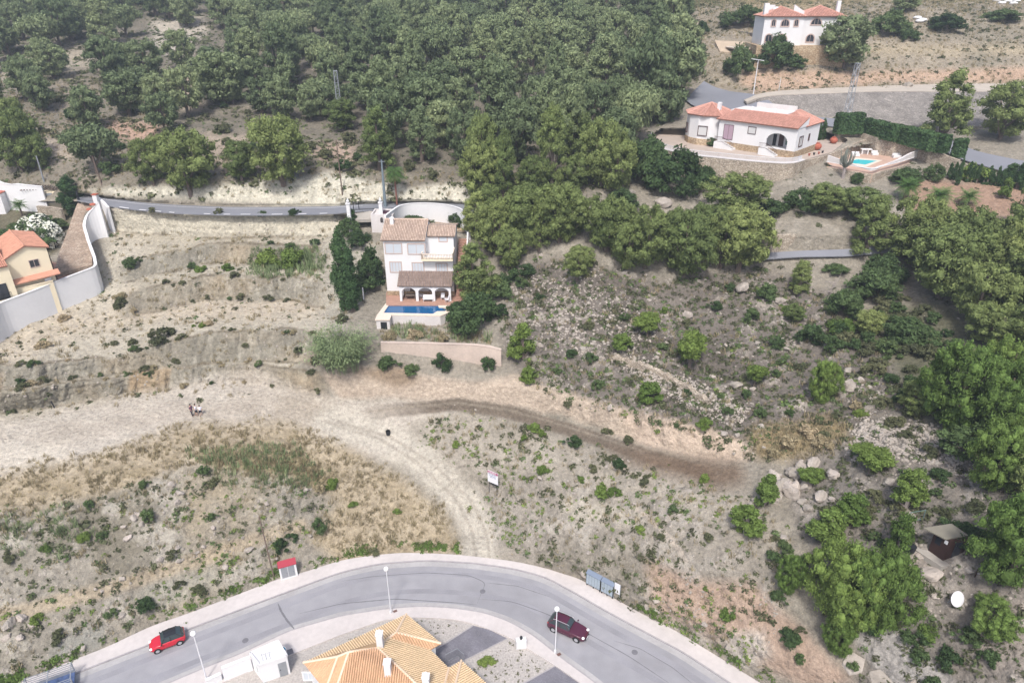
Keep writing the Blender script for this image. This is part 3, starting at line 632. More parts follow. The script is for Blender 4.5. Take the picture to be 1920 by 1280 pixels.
# tar seams and tyre traces laid on the asphalt
def px_strip(name, px, wid, z, mat_, n=50, taper=True):
    c = interp_px(px, n, z, 5); a = []; b = []
    for i, p in enumerate(c):
        d = (c[min(i + 1, n - 1)] - c[max(i - 1, 0)]).normalized(); nn = Vector((-d.y, d.x, 0))
        k = wid * (min(1, 6 * i / n, 6 * (n - 1 - i) / n) * 0.8 + 0.2 if taper else 1) * (0.8 + 0.4 * rnd.random())
        a.append(p + nn * k / 2); b.append(p - nn * k / 2)
    return strip(name, a, b, z, mat_)
for px, wd in (([(560, 1150), (640, 1131), (740, 1122), (850, 1129), (895, 1133)], .12), ([(895, 1130), (905, 1105), (912, 1092), (880, 1078), (800, 1073), (700, 1080), (640, 1089)], .10),
               ([(895, 1122), (960, 1127), (1020, 1148), (1090, 1180), (1180, 1230), (1270, 1290)], .10), ([(912, 1092), (970, 1098), (1030, 1118)], .08), ([(521, 1130), (527, 1145), (538, 1162), (553, 1180)], .22), ([(1150, 1200), (1200, 1215), (1260, 1250), (1310, 1290)], .08)):
    px_strip('asphalt_seam', px, wd, 0.005, M['seam'])
# grey block paving of the two drives
def px_poly(name, px, z, mat_, dep=0.05, kind='structure'):
    mb = MB(); mb.prism([P(u, v, z).xy[:] for u, v in px][::-1], z - dep, z); o = mb.build(name, mat_)
    return tag(o, kind=kind) if kind else o
def brick_mat(name, c1, c2, mortar, scale, rot=0.5):
    m = bpy.data.materials.new(name); m.use_nodes = True; t = m.node_tree; N = t.nodes; L = t.links; b = N['Principled BSDF']; b.inputs['Roughness'].default_value = 0.95
    tc = N.new('ShaderNodeTexCoord'); mp = N.new('ShaderNodeMapping'); mp.inputs['Rotation'].default_value = (0, 0, rot); L.new(tc.outputs['Object'], mp.inputs[0])
    br = N.new('ShaderNodeTexBrick'); br.inputs['Color1'].default_value = (*c1, 1); br.inputs['Color2'].default_value = (*c2, 1); br.inputs['Mortar'].default_value = (*mortar, 1)
    br.inputs['Scale'].default_value = scale; br.inputs['Mortar Size'].default_value = 0.03; L.new(mp.outputs[0], br.inputs['Vector'])
    n = N.new('ShaderNodeTexNoise'); n.inputs['Scale'].default_value = 0.6; n.inputs['Detail'].default_value = 5; L.new(tc.outputs['Object'], n.inputs['Vector'])
    mr = N.new('ShaderNodeMapRange'); L.new(n.outputs[0], mr.inputs[0]); mr.inputs[1].default_value = 0.3; mr.inputs[2].default_value = 0.7; mr.inputs[3].default_value = 0.85; mr.inputs[4].default_value = 1.15
    sc = N.new('ShaderNodeVectorMath'); sc.operation = 'SCALE'; L.new(br.outputs[0], sc.inputs[0]); L.new(mr.outputs[0], sc.inputs['Scale']); L.new(sc.outputs[0], b.inputs['Base Color'])
    return m
M['paver'] = brick_mat('grey_block_paving', hexc('a09ea6', 0.6), hexc('8f8d97', 0.6), hexc('77757e', 0.6), 2.2, 0.5)
M['cobble'] = stone_mat('cobbled_ramp', hexc('b59f8c', 0.62), hexc('cdbba8', 0.64), hexc('98867a', 0.6), 2.0, 0.3)
px_poly('paved_drive', [(813, 1219), (887, 1172), (918, 1180), (951, 1196), (870, 1238), (837, 1250), (800, 1240)], 0.045, M['paver'])
px_poly('paved_drive', [(1040, 1248), (1092, 1284), (1170, 1350), (950, 1380), (960, 1292)], 0.045, M['paver'])
for e in ([(813, 1219), (887, 1172)], [(837, 1250), (870, 1238), (951, 1196)], [(960, 1292), (1040, 1248)]):
    px_strip('edging_kerb', e, 0.14, 0.09, M['kerb'], 12, False)
# upper road on the left: real strip following the sheet
def road3(name, A_, B_, za, zb, mat_, n=90, dep=0.4, kind='structure'):
    a = smooth_line([P(u, v, z) for (u, v), z in zip(A_, za)], n); b = smooth_line([P(u, v, z) for (u, v), z in zip(B_, zb)], n)
    return strip(name, a, b, None, mat_, dep, kind)
ua = [(141, 363), (200, 371), (260, 379), (330, 384), (420, 388), (520, 388), (620, 387), (700, 381), (760, 377), (840, 378), (900, 388)]
ub = [(145, 376), (200, 386), (260, 394), (330, 400), (420, 403), (520, 403), (620, 401), (700, 394), (760, 386), (840, 388), (900, 400)]
road3('upper_road', ua, ub, [29.75] * len(ua), [29.72] * len(ub), M['asphalt2'], 90, .15)
# paint dashes and kerb line on its edge
for k, (u0, u1) in enumerate([(225, 243), (262, 275), (290, 303), (318, 328), (383, 395), (420, 432), (452, 470), (510, 530), (560, 575), (600, 614)]):
    f = lambda u: np.interp(u, [p[0] for p in ub], [p[1] for p in ub]) - 1.4
    a = [P(u, f(u), 29.75) for u in np.linspace(u0, u1, 4)]; b = [p + Vector((0, -0.35, 0)) for p in a]
    strip('road_marking', a, b, 29.78, M['whitemetal'])
strip('road_marking', [p + Vector((0, 0.0, 0)) for p in interp_px([(150, 367), (200, 374), (260, 382), (330, 387), (420, 390.5), (520, 390.5), (620, 389.5), (680, 385)], 60, 29.77)],
      [p - Vector((0, 0.12, 0)) for p in interp_px([(150, 367), (200, 374), (260, 382), (330, 387), (420, 390.5), (520, 390.5), (620, 389.5), (680, 385)], 60, 29.77)], 29.77, M['whitemetal'])
# right: lane behind the burnt slope
la = [(1430, 474), (1500, 470), (1590, 467), (1660, 460), (1720, 452)]; lb = [(1430, 486), (1500, 481), (1590, 480), (1660, 473), (1720, 468)]
zf_ = lambda L_: [F0(u, v) + .22 for u, v in L_]
road3('lane', la, lb, zf_(la), zf_(lb), M['asphalt2'], 40, 0.12)
va = [(1320, 152), (1338, 163), (1370, 172), (1412, 176), (1440, 186), (1470, 215)]; vb = [(1285, 186), (1296, 196), (1330, 210), (1380, 216), (1430, 219), (1469, 221)]
road3('villa_road', va, vb, zf_(va), zf_(vb), M['asphalt2'], 40, 0.12)
wa, wb = VA, VB
road3('villa_road', wa, wb, zf_(wa), zf_(wb), M['asphalt2'], 60, 0.12)

M['dust'] = mat('dusty_asphalt', hexc('cbc8c8', 0.62), rough=.95, noise=[(.3, .12, 6), (3, .08, 5)])
strip('dusty_road_edge', offset(outer_kerb, inner_kerb, .14), [p.lerp(q, 0) for p, q in zip(offset(outer_kerb, inner_kerb, .9), outer_kerb)], 0.004, M['dust'])
strip('dusty_road_edge', offset(inner_kerb, outer_kerb, .14), offset(inner_kerb, outer_kerb, .75), 0.004, M['dust'])

M['wear'] = mat('tyre_worn_asphalt', hexc('afaeb4', 0.62), rough=.9, noise=[(.25, .14, 6), (6, .06, 3)])
for k, d in enumerate((1.6, 4.4)):
    a = smooth_line(offset(outer_kerb, inner_kerb, d), 160, 9); b = smooth_line(offset(outer_kerb, inner_kerb, d + .7), 160, 9)
    strip('tyre_wear', a[18:-12], b[18:-12], 0.0025 + .0003 * k, M['wear'])
for (u, v) in ((460, 1200), (905, 1108), (1190, 1222)):
    m = MB(); m.lathe([(.33, 0), (.33, .012)], n=16); o = m.build('manhole_cover', M['seam']); o.location = P(u, v, .004); tag(o, 'round manhole cover in the bottom road, %s' % {460: 'right of the red car', 905: 'at the top of the bend', 1190: 'right of the maroon car'}[u], 'manhole cover')
# ------------------------------------------------------------------ building kit
def wall_holes(mb, x0, x1, z0, z1, y0, y1, holes, step=0.12):
    """wall in the xz plane between y0 and y1 with arched or square openings: (cx, w, zb, spring, arched)"""
    xs = {x0, x1}
    for (cx, w_, zb, sp, ar) in holes:
        n = max(8, int(w_ / step)) if ar else 1
        for i in range(n + 1): xs.add(round(cx - w_ / 2 + w_ * i / n, 4))
    xs = sorted(x for x in xs if x0 <= x <= x1)
    for a, b in zip(xs[:-1], xs[1:]):
        m = (a + b) / 2; cuts = []
        for (cx, w_, zb, sp, ar) in holes:
            if abs(m - cx) < w_ / 2:
                t = sp + (math.sqrt(max(0, (w_ / 2) ** 2 - (m - cx) ** 2)) * ar if ar else 0); cuts.append((zb, t))
        z = z0
        for lo, hi in sorted(cuts):
            if lo > z + 1e-4: mb.box(a, b, y0, y1, z, lo)
            z = hi
        if z < z1: mb.box(a, b, y0, y1, z, z1)
def tiled(parent, polys, tile_mat, bed_mat, r=0.085, gap=0.24, name='roof', lift=0.02, ridges=None, ridge_mat=None, label=None):
    """polys: planar slopes [(x,y,z)...], first edge is the eave. Bed slab plus rows of real barrel tiles"""
    bed = MB(); tl = MB()
    for poly in polys:
        p = [Vector(q) for q in poly]; e = (p[1] - p[0]).normalized(); n = (p[1] - p[0]).cross(p[-1] - p[0]).normalized()
        if n.z < 0: n = -n
        s = n.cross(e).normalized()
        if s.z < 0: s = -s
        bed.add([q + n * 0.0 for q in p] + [q - n * 0.14 for q in p], [tuple(range(len(p)))] + [tuple(range(2 * len(p) - 1, len(p) - 1, -1))] + [(i, (i + 1) % len(p), len(p) + (i + 1) % len(p), len(p) + i) for i in range(len(p))])
        q2 = [((q - p[0]).dot(e), (q - p[0]).dot(s)) for q in p]
        lo = min(q[0] for q in q2); hi = max(q[0] for q in q2); x = lo + gap / 2
        while x < hi:
            ys = []
            for i in range(len(q2)):
                (xa, ya), (xb, yb) = q2[i], q2[(i + 1) % len(q2)]
                if (xa > x) != (xb > x): ys.append(ya + (x - xa) * (yb - ya) / (xb - xa))
            if len(ys) >= 2:
                y0, y1 = min(ys), max(ys)
                nseg = max(1, int((y1 - y0) / 0.45)); cuts = [y0 + (y1 - y0) * i / nseg for i in range(nseg + 1)]
                for a_, b_ in zip(cuts[:-1], cuts[1:]):
                    vs = []
                    for yy, rr, up in ((a_, r, 0.03), (b_, r * 0.85, 0.0)):
                        for k in range(5):
                            t = math.pi * k / 4; vs.append(p[0] + e * (x + rr * math.cos(t)) + s * yy + n * (rr * math.sin(t) * 0.9 + up + 0.003))
                    tl.add(vs, [(k, k + 1, k + 6, k + 5) for k in range(4)] + [(0, 1, 2, 3, 4)])
            x += gap
    o = bed.build(name, bed_mat, parent); t = tl.build('tiles', tile_mat, o)
    if ridges:
        rb = MB()
        for a, b in ridges: rb.tube([Vector(a) + Vector((0, 0, .05)), Vector(b) + Vector((0, 0, .05))], 0.13, 6)
        rb.build('ridge_tiles', ridge_mat or tile_mat, o)
    return o
def window(parent, cx, z0, w_, h_, y, frame=None, pane=None, fw=0.14, name='window', bars=1, proud=0.06, arched=False, face=-1, label=None):
    """framed window on the wall face at y; face = -1 looks towards -y"""
    f = MB(); g = MB(); fr = frame or M['trim']; pn_ = pane or M['paleglass']
    a, b = (y + face * proud, y + 0.02) if face < 0 else (y - 0.02, y + proud)
    if not arched:
        f.box(cx - w_ / 2, cx + w_ / 2, a, b, z0, z0 + fw); f.box(cx - w_ / 2, cx + w_ / 2, a, b, z0 + h_ - fw, z0 + h_)
        f.box(cx - w_ / 2, cx - w_ / 2 + fw, a, b, z0 + fw, z0 + h_ - fw); f.box(cx + w_ / 2 - fw, cx + w_ / 2, a, b, z0 + fw, z0 + h_ - fw)
        for k in range(bars):
            xx = cx - w_ / 2 + w_ * (k + 1) / (bars + 1); f.box(xx - 0.03, xx + 0.03, y + face * 0.035, y + 0.01 * face, z0 + fw, z0 + h_ - fw)
        ya, yb = sorted((y + face * 0.02, y - face * 0.02)); g.box(cx - w_ / 2 + fw, cx + w_ / 2 - fw, ya, yb, z0 + fw, z0 + h_ - fw)
    else:
        rr = w_ / 2; sp = z0 + h_ - rr; n = 14
        out = [(cx - rr, z0), (cx - rr, sp)] + [(cx - rr * math.cos(math.pi * i / n), sp + rr * math.sin(math.pi * i / n)) for i in range(1, n)] + [(cx + rr, sp), (cx + rr, z0)]
        ri = rr - fw; inn = [(cx - ri, z0 + fw), (cx - ri, sp)] + [(cx - ri * math.cos(math.pi * i / n), sp + ri * math.sin(math.pi * i / n)) for i in range(1, n)] + [(cx + ri, sp), (cx + ri, z0 + fw)]
        vs = [(x, a, z) for x, z in out] + [(x, a, z) for x, z in inn] + [(x, b, z) for x, z in out] + [(x, b, z) for x, z in inn]; m = len(out); fs = []
        for i in range(m):
            j = (i + 1) % m; fs += [(i, j, m + j, m + i), (2 * m + i, 3 * m + i, 3 * m + j, 2 * m + j), (i, 2 * m + i, 2 * m + j, j), (m + i, m + j, 3 * m + j, 3 * m + i)]
        f.add(vs, fs); ya, yb = sorted((y + face * 0.02, y - face * 0.02)); g.prof(inn, ya, yb)
        for k in range(bars):
            xx = cx - ri + 2 * ri * (k + 1) / (bars + 1); f.box(xx - 0.03, xx + 0.03, y + face * 0.05, y + 0.01 * face, z0 + fw, sp + math.sqrt(max(0, ri * ri - (xx - cx) ** 2)))
    o = f.build(name, fr, parent); g.build('pane', pn_, o)
    if label: o['label'] = label
    return o
def chimney(parent, x, y, z0, h_, w_=0.6, mat_=None, cap=True):
    m = MB(); m.box(x - w_ / 2, x + w_ / 2, y - w_ / 2, y + w_ / 2, z0, z0 + h_)
    o = m.build('chimney', mat_ or M['white'], parent, bevel=0.03)
    if cap:
        c = MB(); c.box(x - w_ / 2 - .05, x + w_ / 2 + .05, y - w_ / 2 - .05, y + w_ / 2 + .05, z0 + h_ + 0.002, z0 + h_ + .09)
        c.prof([(x - w_ / 2, z0 + h_ + .09), (x + w_ / 2, z0 + h_ + .09), (x, z0 + h_ + .28)], y - w_ / 2, y + w_ / 2); c.build('chimney_cap', mat_ or M['white'], o)
    return o
def railing(mb, a, b, h_, n=None, rail=0.035, post=0.02, gap=0.16):
    a = Vector(a); b = Vector(b); L = (b - a).length; n = n or max(2, int(L / gap))
    mb.tube([a + Vector((0, 0, h_)), b + Vector((0, 0, h_))], rail, 4); mb.tube([a + Vector((0, 0, .08)), b + Vector((0, 0, .08))], rail * .8, 4)
    for i in range(n + 1):
        p = a.lerp(b, i / n); mb.tube([p + Vector((0, 0, .08)), p + Vector((0, 0, h_))], post, 4)
def wall_line(name, pts, tops, thick, mat_, label, cat, base_drop=1.0, cap=None, n_between=None, group=None, parent=None, coping=True, capw=0.05, capname='coping'):
    """free-standing or retaining wall along world points; tops = absolute heights; foot follows the ground"""
    mb = MB(); cp = MB(); L = len(pts); Pp = []
    for i, p in enumerate(pts):
        p = Vector(p); a = Vector(pts[max(i - 1, 0)]); b = Vector(pts[min(i + 1, L - 1)]); d = (b - a); d.z = 0; d.normalize(); nn = Vector((-d.y, d.x, 0)) * thick / 2
        zb = min(G(p.x, p.y), G(p.x - nn.x * 3, p.y - nn.y * 3), G(p.x + nn.x * 3, p.y + nn.y * 3), tops[i]) - base_drop
        Pp.append((p, nn, zb, tops[i]))
    vs = []; fs = []
    for p, nn, zb, zt in Pp: vs += [(p.x + nn.x, p.y + nn.y, zb), (p.x - nn.x, p.y - nn.y, zb), (p.x - nn.x, p.y - nn.y, zt), (p.x + nn.x, p.y + nn.y, zt)]
    for i in range(L - 1):
        for k in range(4): fs.append((4 * i + k, 4 * i + (k + 1) % 4, 4 * i + 4 + (k + 1) % 4, 4 * i + 4 + k))
    fs += [(0, 1, 2, 3), (4 * L - 1, 4 * L - 2, 4 * L - 3, 4 * L - 4)]
    o = mb.add(vs, fs).build(name, mat_, parent)
    if label: tag(o, label, cat, group)
    if coping:
        vs = []; fs = []
        for p, nn, zb, zt in Pp:
            m = nn * (1 + 2 * capw / thick); vs += [(p.x + m.x, p.y + m.y, zt + .003), (p.x - m.x, p.y - m.y, zt + .003), (p.x - m.x, p.y - m.y, zt + .1), (p.x + m.x, p.y + m.y, zt + .1)]
        for i in range(L - 1):
            for k in range(4): fs.append((4 * i + k, 4 * i + (k + 1) % 4, 4 * i + 4 + (k + 1) % 4, 4 * i + 4 + k))
        fs += [(0, 1, 2, 3), (4 * L - 1, 4 * L - 2, 4 * L - 3, 4 * L - 4)]
        cp.add(vs, fs).build(capname, cap or mat_, o)
    return o
def slab(name, pts, z, dep, mat_, kind='structure', parent=None):
    """flat platform from world points at height z (z may be a list)"""
    zt = z if hasattr(z, '__len__') else [z] * len(pts)
    mb = MB(); mb.prism([(p[0], p[1]) for p in pts], [q - dep for q in zt], zt); o = mb.build(name, mat_, parent)
    if kind: tag(o, kind=kind)
    return o

# ================================================================== the three-storey white house in the middle
Z0 = 20.6
fl_ = P(727, 553, Z0); s_h = scl(fl_)
hw = (852 - 727) / s_h                                    # about 10.5 m wide
house = empty('white_house', fl_, R(-1.0), 'three storey white house with tan roof, balcony and triple arched porch', 'house')
hD = 8.0
hE = hgt(fl_, 449)                                        # eave height
xs = hw * (798 - 727) / (852 - 727) + 0.2                 # where the recessed balcony bay begins
b = MB(); b.box(0, xs, 0, hD, 0.7, hE); zb_ = hgt(fl_ + Vector((0, -.9, 0)), 486); b.box(xs, hw, 0, hD, 0.7, zb_)
b.box(xs, hw, 2.0, hD, zb_ + .002, hE - 0.05)
b.build('wall', M['white'], house)
b = MB(); b.box(-.06, hw + .06, -.06, hD + .06, -1.5, 0.7); b.build('plinth', M['stonetan'], house)
rise = 1.75
tiled(house, [[(-.35, -.35, hE - .02), (xs + .25, -.35, hE - .02), (xs + .25, hD * .55, hE + rise), (-.35, hD * .55, hE + rise)], [(xs + .25, hD + .3, hE - .1), (-.35, hD + .3, hE - .1), (-.35, hD * .55, hE + rise), (xs + .25, hD * .55, hE + rise)]], M['rooftan'], M['tanbed'], ridges=[((-.35, hD * .55, hE + rise), (xs + .25, hD * .55, hE + rise))])
gb = MB(); gb.add([(0, 0, hE - .05), (0, hD, hE - .05), (0, hD * .55, hE + rise - .2)], [(0, 1, 2)]); gb.build('gable_wall', M['white'], house); gb = MB(); gb.add([(xs, 0, hE - .05), (xs, hD, hE - .05), (xs, hD * .55, hE + rise - .2), (xs + .2, 0, hE - .05), (xs + .2, hD, hE - .05), (xs + .2, hD * .55, hE + rise - .2)], [(0, 1, 2), (3, 5, 4), (0, 3, 4, 1), (1, 4, 5, 2), (2, 5, 3, 0)]); gb.build('gable_wall', M['white'], house)
r2 = 1.0
tiled(house, [[(xs + .26, 1.7, hE - .03), (hw + .25, 1.7, hE - .03), (hw + .25, hD * .5, hE + r2), (xs + .26, hD * .5, hE + r2)], [(hw + .25, hD + .3, hE - .1), (xs + .26, hD + .3, hE - .1), (xs + .26, hD * .5, hE + r2), (hw + .25, hD * .5, hE + r2)]], M['rooftan'], M['tanbed'])
chimney(house, 0.9, hD * .42, hE + .9, 1.3, 0.55)
def hx(u): return (u - 727) / s_h
def hz(v): return hgt(fl_, v)
for (ua_, ub_, va_, vb_, nb) in ((729, 761, 455, 476, 1), (770, 803, 456, 477, 1)):
    window(house, hx((ua_ + ub_) / 2), hz(vb_), hx(ub_) - hx(ua_), hz(va_) - hz(vb_), 0, bars=nb)
for (ua_, ub_, va_, vb_) in ((735, 758, 490, 511), (776, 799, 491, 512), (820, 842, 492, 512)):
    o = window(house, hx((ua_ + ub_) / 2), hz(vb_), hx(ub_) - hx(ua_), hz(va_) - hz(vb_), 0, bars=3)
window(house, hx(833), hz(464) + .2, 1.4, 1.1, 2.0, bars=0)
# balcony
zb_ = hgt(fl_ + Vector((0, -.9, 0)), 486); m = MB(); m.box(xs - .35, hw + .12, -1.0, -.002, zb_ - .22, zb_); bal = m.build('balcony', M['cream'], house)
m = MB(); 
for (xa, ya, xb, yb) in ((xs - .3, -.95, hw + .08, -.95), (xs - .3, -.95, xs - .3, -.05), (hw + .08, -.95, hw + .08, 1.9)):
    Lr = math.hypot(xb - xa, yb - ya); n = int(Lr / .22)
    for i in range(n + 1):
        x_ = xa + (xb - xa) * i / n; y_ = ya + (yb - ya) * i / n
        m.lathe([(.04, 0), (.075, .2), (.04, .45), (.07, .7), (.05, .8)], (x_, y_, zb_), 6)
    m.box(min(xa, xb) - .08, max(xa, xb) + .08, min(ya, yb) - .08, max(ya, yb) + .08, zb_ + .8, zb_ + .92)
m.build('balustrade', M['coping'], bal)
# porch
px0, px1 = hx(755), hx(849); pdp = 2.3; zt = hgt(fl_ + Vector((0, -pdp, 0)), 534)
por = MB(); aw = (px1 - px0 - .25) / 3
wall_holes(por, px0, px1, 0, zt, -pdp, -pdp + .28, [(px0 + .125 + aw * (k + .5), aw - .42, 0, zt - 1.2, .72) for k in range(3)])
por.box(px0, px0 + .25, -pdp + .282, -.01, 0, .35); por.box(px0, px0 + .25, -pdp + .282, -.01, zt - .3, zt); por.box(px1 - .25, px1, -pdp + .282, -.01, zt - .3, zt)
por.box(px0, px0 + .25, -.4, -.01, .352, zt - .302)
pch = por.build('arched_porch', M['white'], house)
tiled(pch, [[(px0 - .25, -pdp - .25, zt - .1), (px1 + .2, -pdp - .25, zt - .1), (px1 + .2, -.01, zt + 1.35), (px0 - .25, -.01, zt + 1.35)]], M['roofbrown'], M['tanbed'], name='porch_roof')
for a_ in (770, 806):
    m = MB(); m.box(hx(a_), hx(a_ + 12), -.03, .01, .05, 2.1); m.build('patio_door', M['glass'], house)
# terrace, steps
tz = Z0 - .03
TA = [P(724, 572, tz), P(868, 572, tz), P(868, 548, tz), P(724, 548, tz)]
slab('terrace', TA, tz, 3, M['terrafloor'])
st = empty('garden_stairs', P(862, 562, tz), 0, 'long terracotta stair climbing along the right side of the three storey house', 'stairs')
for k in range(22):
    m = MB(); m.box(-0.55, 0.75, k * .42, (k + 1) * .42 - .004, -.5 + k * .30, (k + 1) * .30); m.build('step', M['terrafloor'], st)
m = MB(); m.add([(.78, 0, -.5), (.78, 9.4, 6.2), (.78, 9.4, 7.6), (.78, 0, 1.0), (1.0, 0, -.5), (1.0, 9.4, 6.2), (1.0, 9.4, 7.6), (1.0, 0, 1.0)], [(0, 1, 2, 3), (7, 6, 5, 4), (0, 4, 5, 1), (3, 2, 6, 7), (0, 3, 7, 4), (1, 5, 6, 2)]); m.build('side_wall', M['white'], st)
# furniture under the arches
def table(x, y, z, L_, W_, lab):
    t = empty('patio_table', (x, y, z), 0, lab, 'table'); m = MB(); m.box(-L_ / 2, L_ / 2, -W_ / 2, W_ / 2, .70, .75); m.build('table_top', M['bark'] if 'dark' in lab else M['whitemetal'], t)
    for sx in (-1, 1):
        for sy in (-1, 1):
            m = MB(); m.box(sx * (L_ / 2 - .08) - .03, sx * (L_ / 2 - .08) + .03, sy * (W_ / 2 - .08) - .03, sy * (W_ / 2 - .08) + .03, 0, .699); m.build('leg', M['bark'] if 'dark' in lab else M['whitemetal'], t)
    return t
def chair(x, y, z, yaw, lab, W_=.55):
    t = empty('patio_chair', (x, y, z), yaw, lab, 'chair'); m = MB(); m.box(-W_ / 2, W_ / 2, -.25, .25, .40, .46); m.build('seat', M['whitemetal'], t, bevel=.02)
    m = MB(); m.add([(-W_ / 2, .22, .46), (W_ / 2, .22, .46), (W_ / 2, .36, .95), (-W_ / 2, .36, .95), (-W_ / 2, .27, .46), (W_ / 2, .27, .46), (W_ / 2, .41, .95), (-W_ / 2, .41, .95)], [(0, 1, 2, 3), (7, 6, 5, 4), (0, 4, 5, 1), (3, 2, 6, 7), (0, 3, 7, 4), (1, 5, 6, 2)]); m.build('backrest', M['whitemetal'], t)
    for sx in (-1, 1):
        m = MB(); m.box(sx * W_ / 2 - .02, sx * W_ / 2 + .02, -.22, .24, .60, .64); m.box(sx * W_ / 2 - .02, sx * W_ / 2 + .02, -.22, -.18, .462, .6); m.build('armrest', M['whitemetal'], t)
        for sy in (-1, 1):
            m = MB(); m.box(sx * (W_ / 2 - .05) - .02, sx * (W_ / 2 - .05) + .02, sy * .2 - .02, sy * .2 + .02, 0, .398); m.build('leg', M['whitemetal'], t)
    return t
def at_floor(u, v): return P(u, v, tz)
q = at_floor(770, 562); table(q.x, q.y + .3, tz, 1.5, .9, 'dark wooden table under the left arch of the porch')
q = at_floor(803, 565); chair(q.x, q.y, tz, 0, 'wide white garden bench under the middle arch of the porch', 1.5)
q = at_floor(790, 561); chair(q.x, q.y + .4, tz, 1.4, 'white chair left of the garden bench in the porch')
q = at_floor(830, 563); chair(q.x, q.y + .3, tz, 0, 'white chair under the right arch of the porch, its left one')
q = at_floor(838, 566); chair(q.x, q.y, tz, -1.2, 'white chair beside the right pillar of the porch')
# pool
M['poolwater'] = mat('deep_blue_pool_water', hexc('1d6498', 0.75), rough=0.08, spec=0.5, bump=(3, 0.05, 0.02))
M['poolcyan'] = mat('turquoise_pool_water', hexc('2fc6cf', 0.95), rough=0.08, spec=0.5, bump=(3, 0.05, 0.02))
def pool(name, poly, rim, z, wall_h, water, lab, wallmat, copmat, wz=.12, stp=None):
    """poly: water outline (world xy), rim: outer outline; basin wall outside, coping as one ring"""
    t = empty(name, (0, 0, 0), 0, lab, 'pool'); c = sum((Vector(p[:2]) for p in rim), Vector((0, 0))) / len(rim); t.location = (c.x, c.y, z)
    L_ = lambda p: (p[0] - c.x, p[1] - c.y)
    m = MB(); n = len(rim); o = [L_(p) for p in rim]; i_ = [L_(p) for p in poly]
    import mathutils.geometry as mg
    def ring(zt, zb, mb, outp, inp):
        tris = mg.tessellate_polygon([[Vector((x, y, 0)) for x, y in outp], [Vector((x, y, 0)) for x, y in inp]]); al = outp + inp
        mb.add([(x, y, zt) for x, y in al], [tuple(tr) for tr in tris])
        for pts in (outp, inp):
            k = len(pts); mb.add([(x, y, zb) for x, y in pts] + [(x, y, zt) for x, y in pts], [(j, (j + 1) % k, k + (j + 1) % k, k + j) for j in range(k)])
    ring(0, -.10, m, o, i_); m.build('coping', copmat, t)
    sc = [((x * .985), (y * .985)) for x, y in o]; m = MB(); k = len(sc)
    m.add([(x, y, -wall_h) for x, y in sc] + [(x, y, -.1) for x, y in sc], [(j, (j + 1) % k, k + (j + 1) % k, k + j) for j in range(k)]); m.build('basin_wall', wallmat, t)
    m = MB(); m.add([(x, y, -wz) for x, y in i_], [tuple(range(len(i_)))]); m.build('water', water, t)
    return t
pz = Z0 - .05
W_ = [(719, 586), (730, 570.5), (821, 572), (823, 576), (830, 576), (838, 580), (834, 583), (820, 583), (812, 588)]
Rm = [(707, 590), (724, 567.5), (842, 568), (843, 585), (826, 592), (806, 592)]
pool('swimming_pool', [P(u, v, pz) for u, v in W_], [P(u, v, pz) for u, v in Rm], pz, 3.0, M['poolwater'], 'dark blue swimming pool with cream coping in front of the three storey house', M['oldwhite'], M['coping'])
m = MB(); m.box(0, 1.9, 0, 1.6, -1.2, 1.7); q = P(707, 619, 18.9); o = m.build('pump_house', M['oldwhite']); o.location = (q.x, q.y, 18.8); tag(o, 'small white pump hut with dark opening below the left corner of the dark blue pool', 'hut')
m = MB(); m.box(-.12, 2.0, -.15, 1.7, 1.7, 1.86); m.build('roof', M['coping'], o); m = MB(); m.box(.6, 1.5, -.03, .0, -.2, 1.4); m.build('door', M['dark'], o)
# pink retaining wall and its grassy terrace
wl = [P(714, 642, 19.15), P(800, 643.5, 19.15), P(880, 646, 19.15), P(940, 652, 19.0)]
wall_line('retaining_wall', resample(wl, 12), [19.15 + .0 * i for i in range(10)] + [19.0, 18.7], .35, M['pinkwall'], 'long pinkish block retaining wall below the pool of the three storey house', 'wall', 1.5)
# roadside tower / gatehouse
q = P(698, 438, 26.7); tw = empty('gate_tower', (q.x, q.y, 26.7), R(-2), 'small white flat roofed hut with arched niche, upper left of three storey house', 'hut')
th = hgt(q, 402); ww = 42 / scl(q)
m = MB(); wall_holes(m, 0, ww, -1.5, th, 0, .25, [(ww * .48, .5, th * .55, th * .55 + .7, 1.0)]); m.box(0, .25, .252, 3.3, -1.5, th); m.box(ww - .25, ww, .252, 3.3, -1.5, th); m.box(.252, ww - .252, 3.05, 3.3, -1.5, th); m.box(.252, ww - .252, .252, 3.04, th - .5, th - .3); m.box(.3, ww - .3, .8, .9, -1.5, th - .6)
m.build('wall', M['oldwhite'], tw)
m = MB(); m.box(ww * .35, ww * .78, 1.3, 2.5, th - .3, th - .05); m.build('roof_hatch', mat('dark_red_hatch', hexc('5b3a4a', .6), rough=.8), tw)
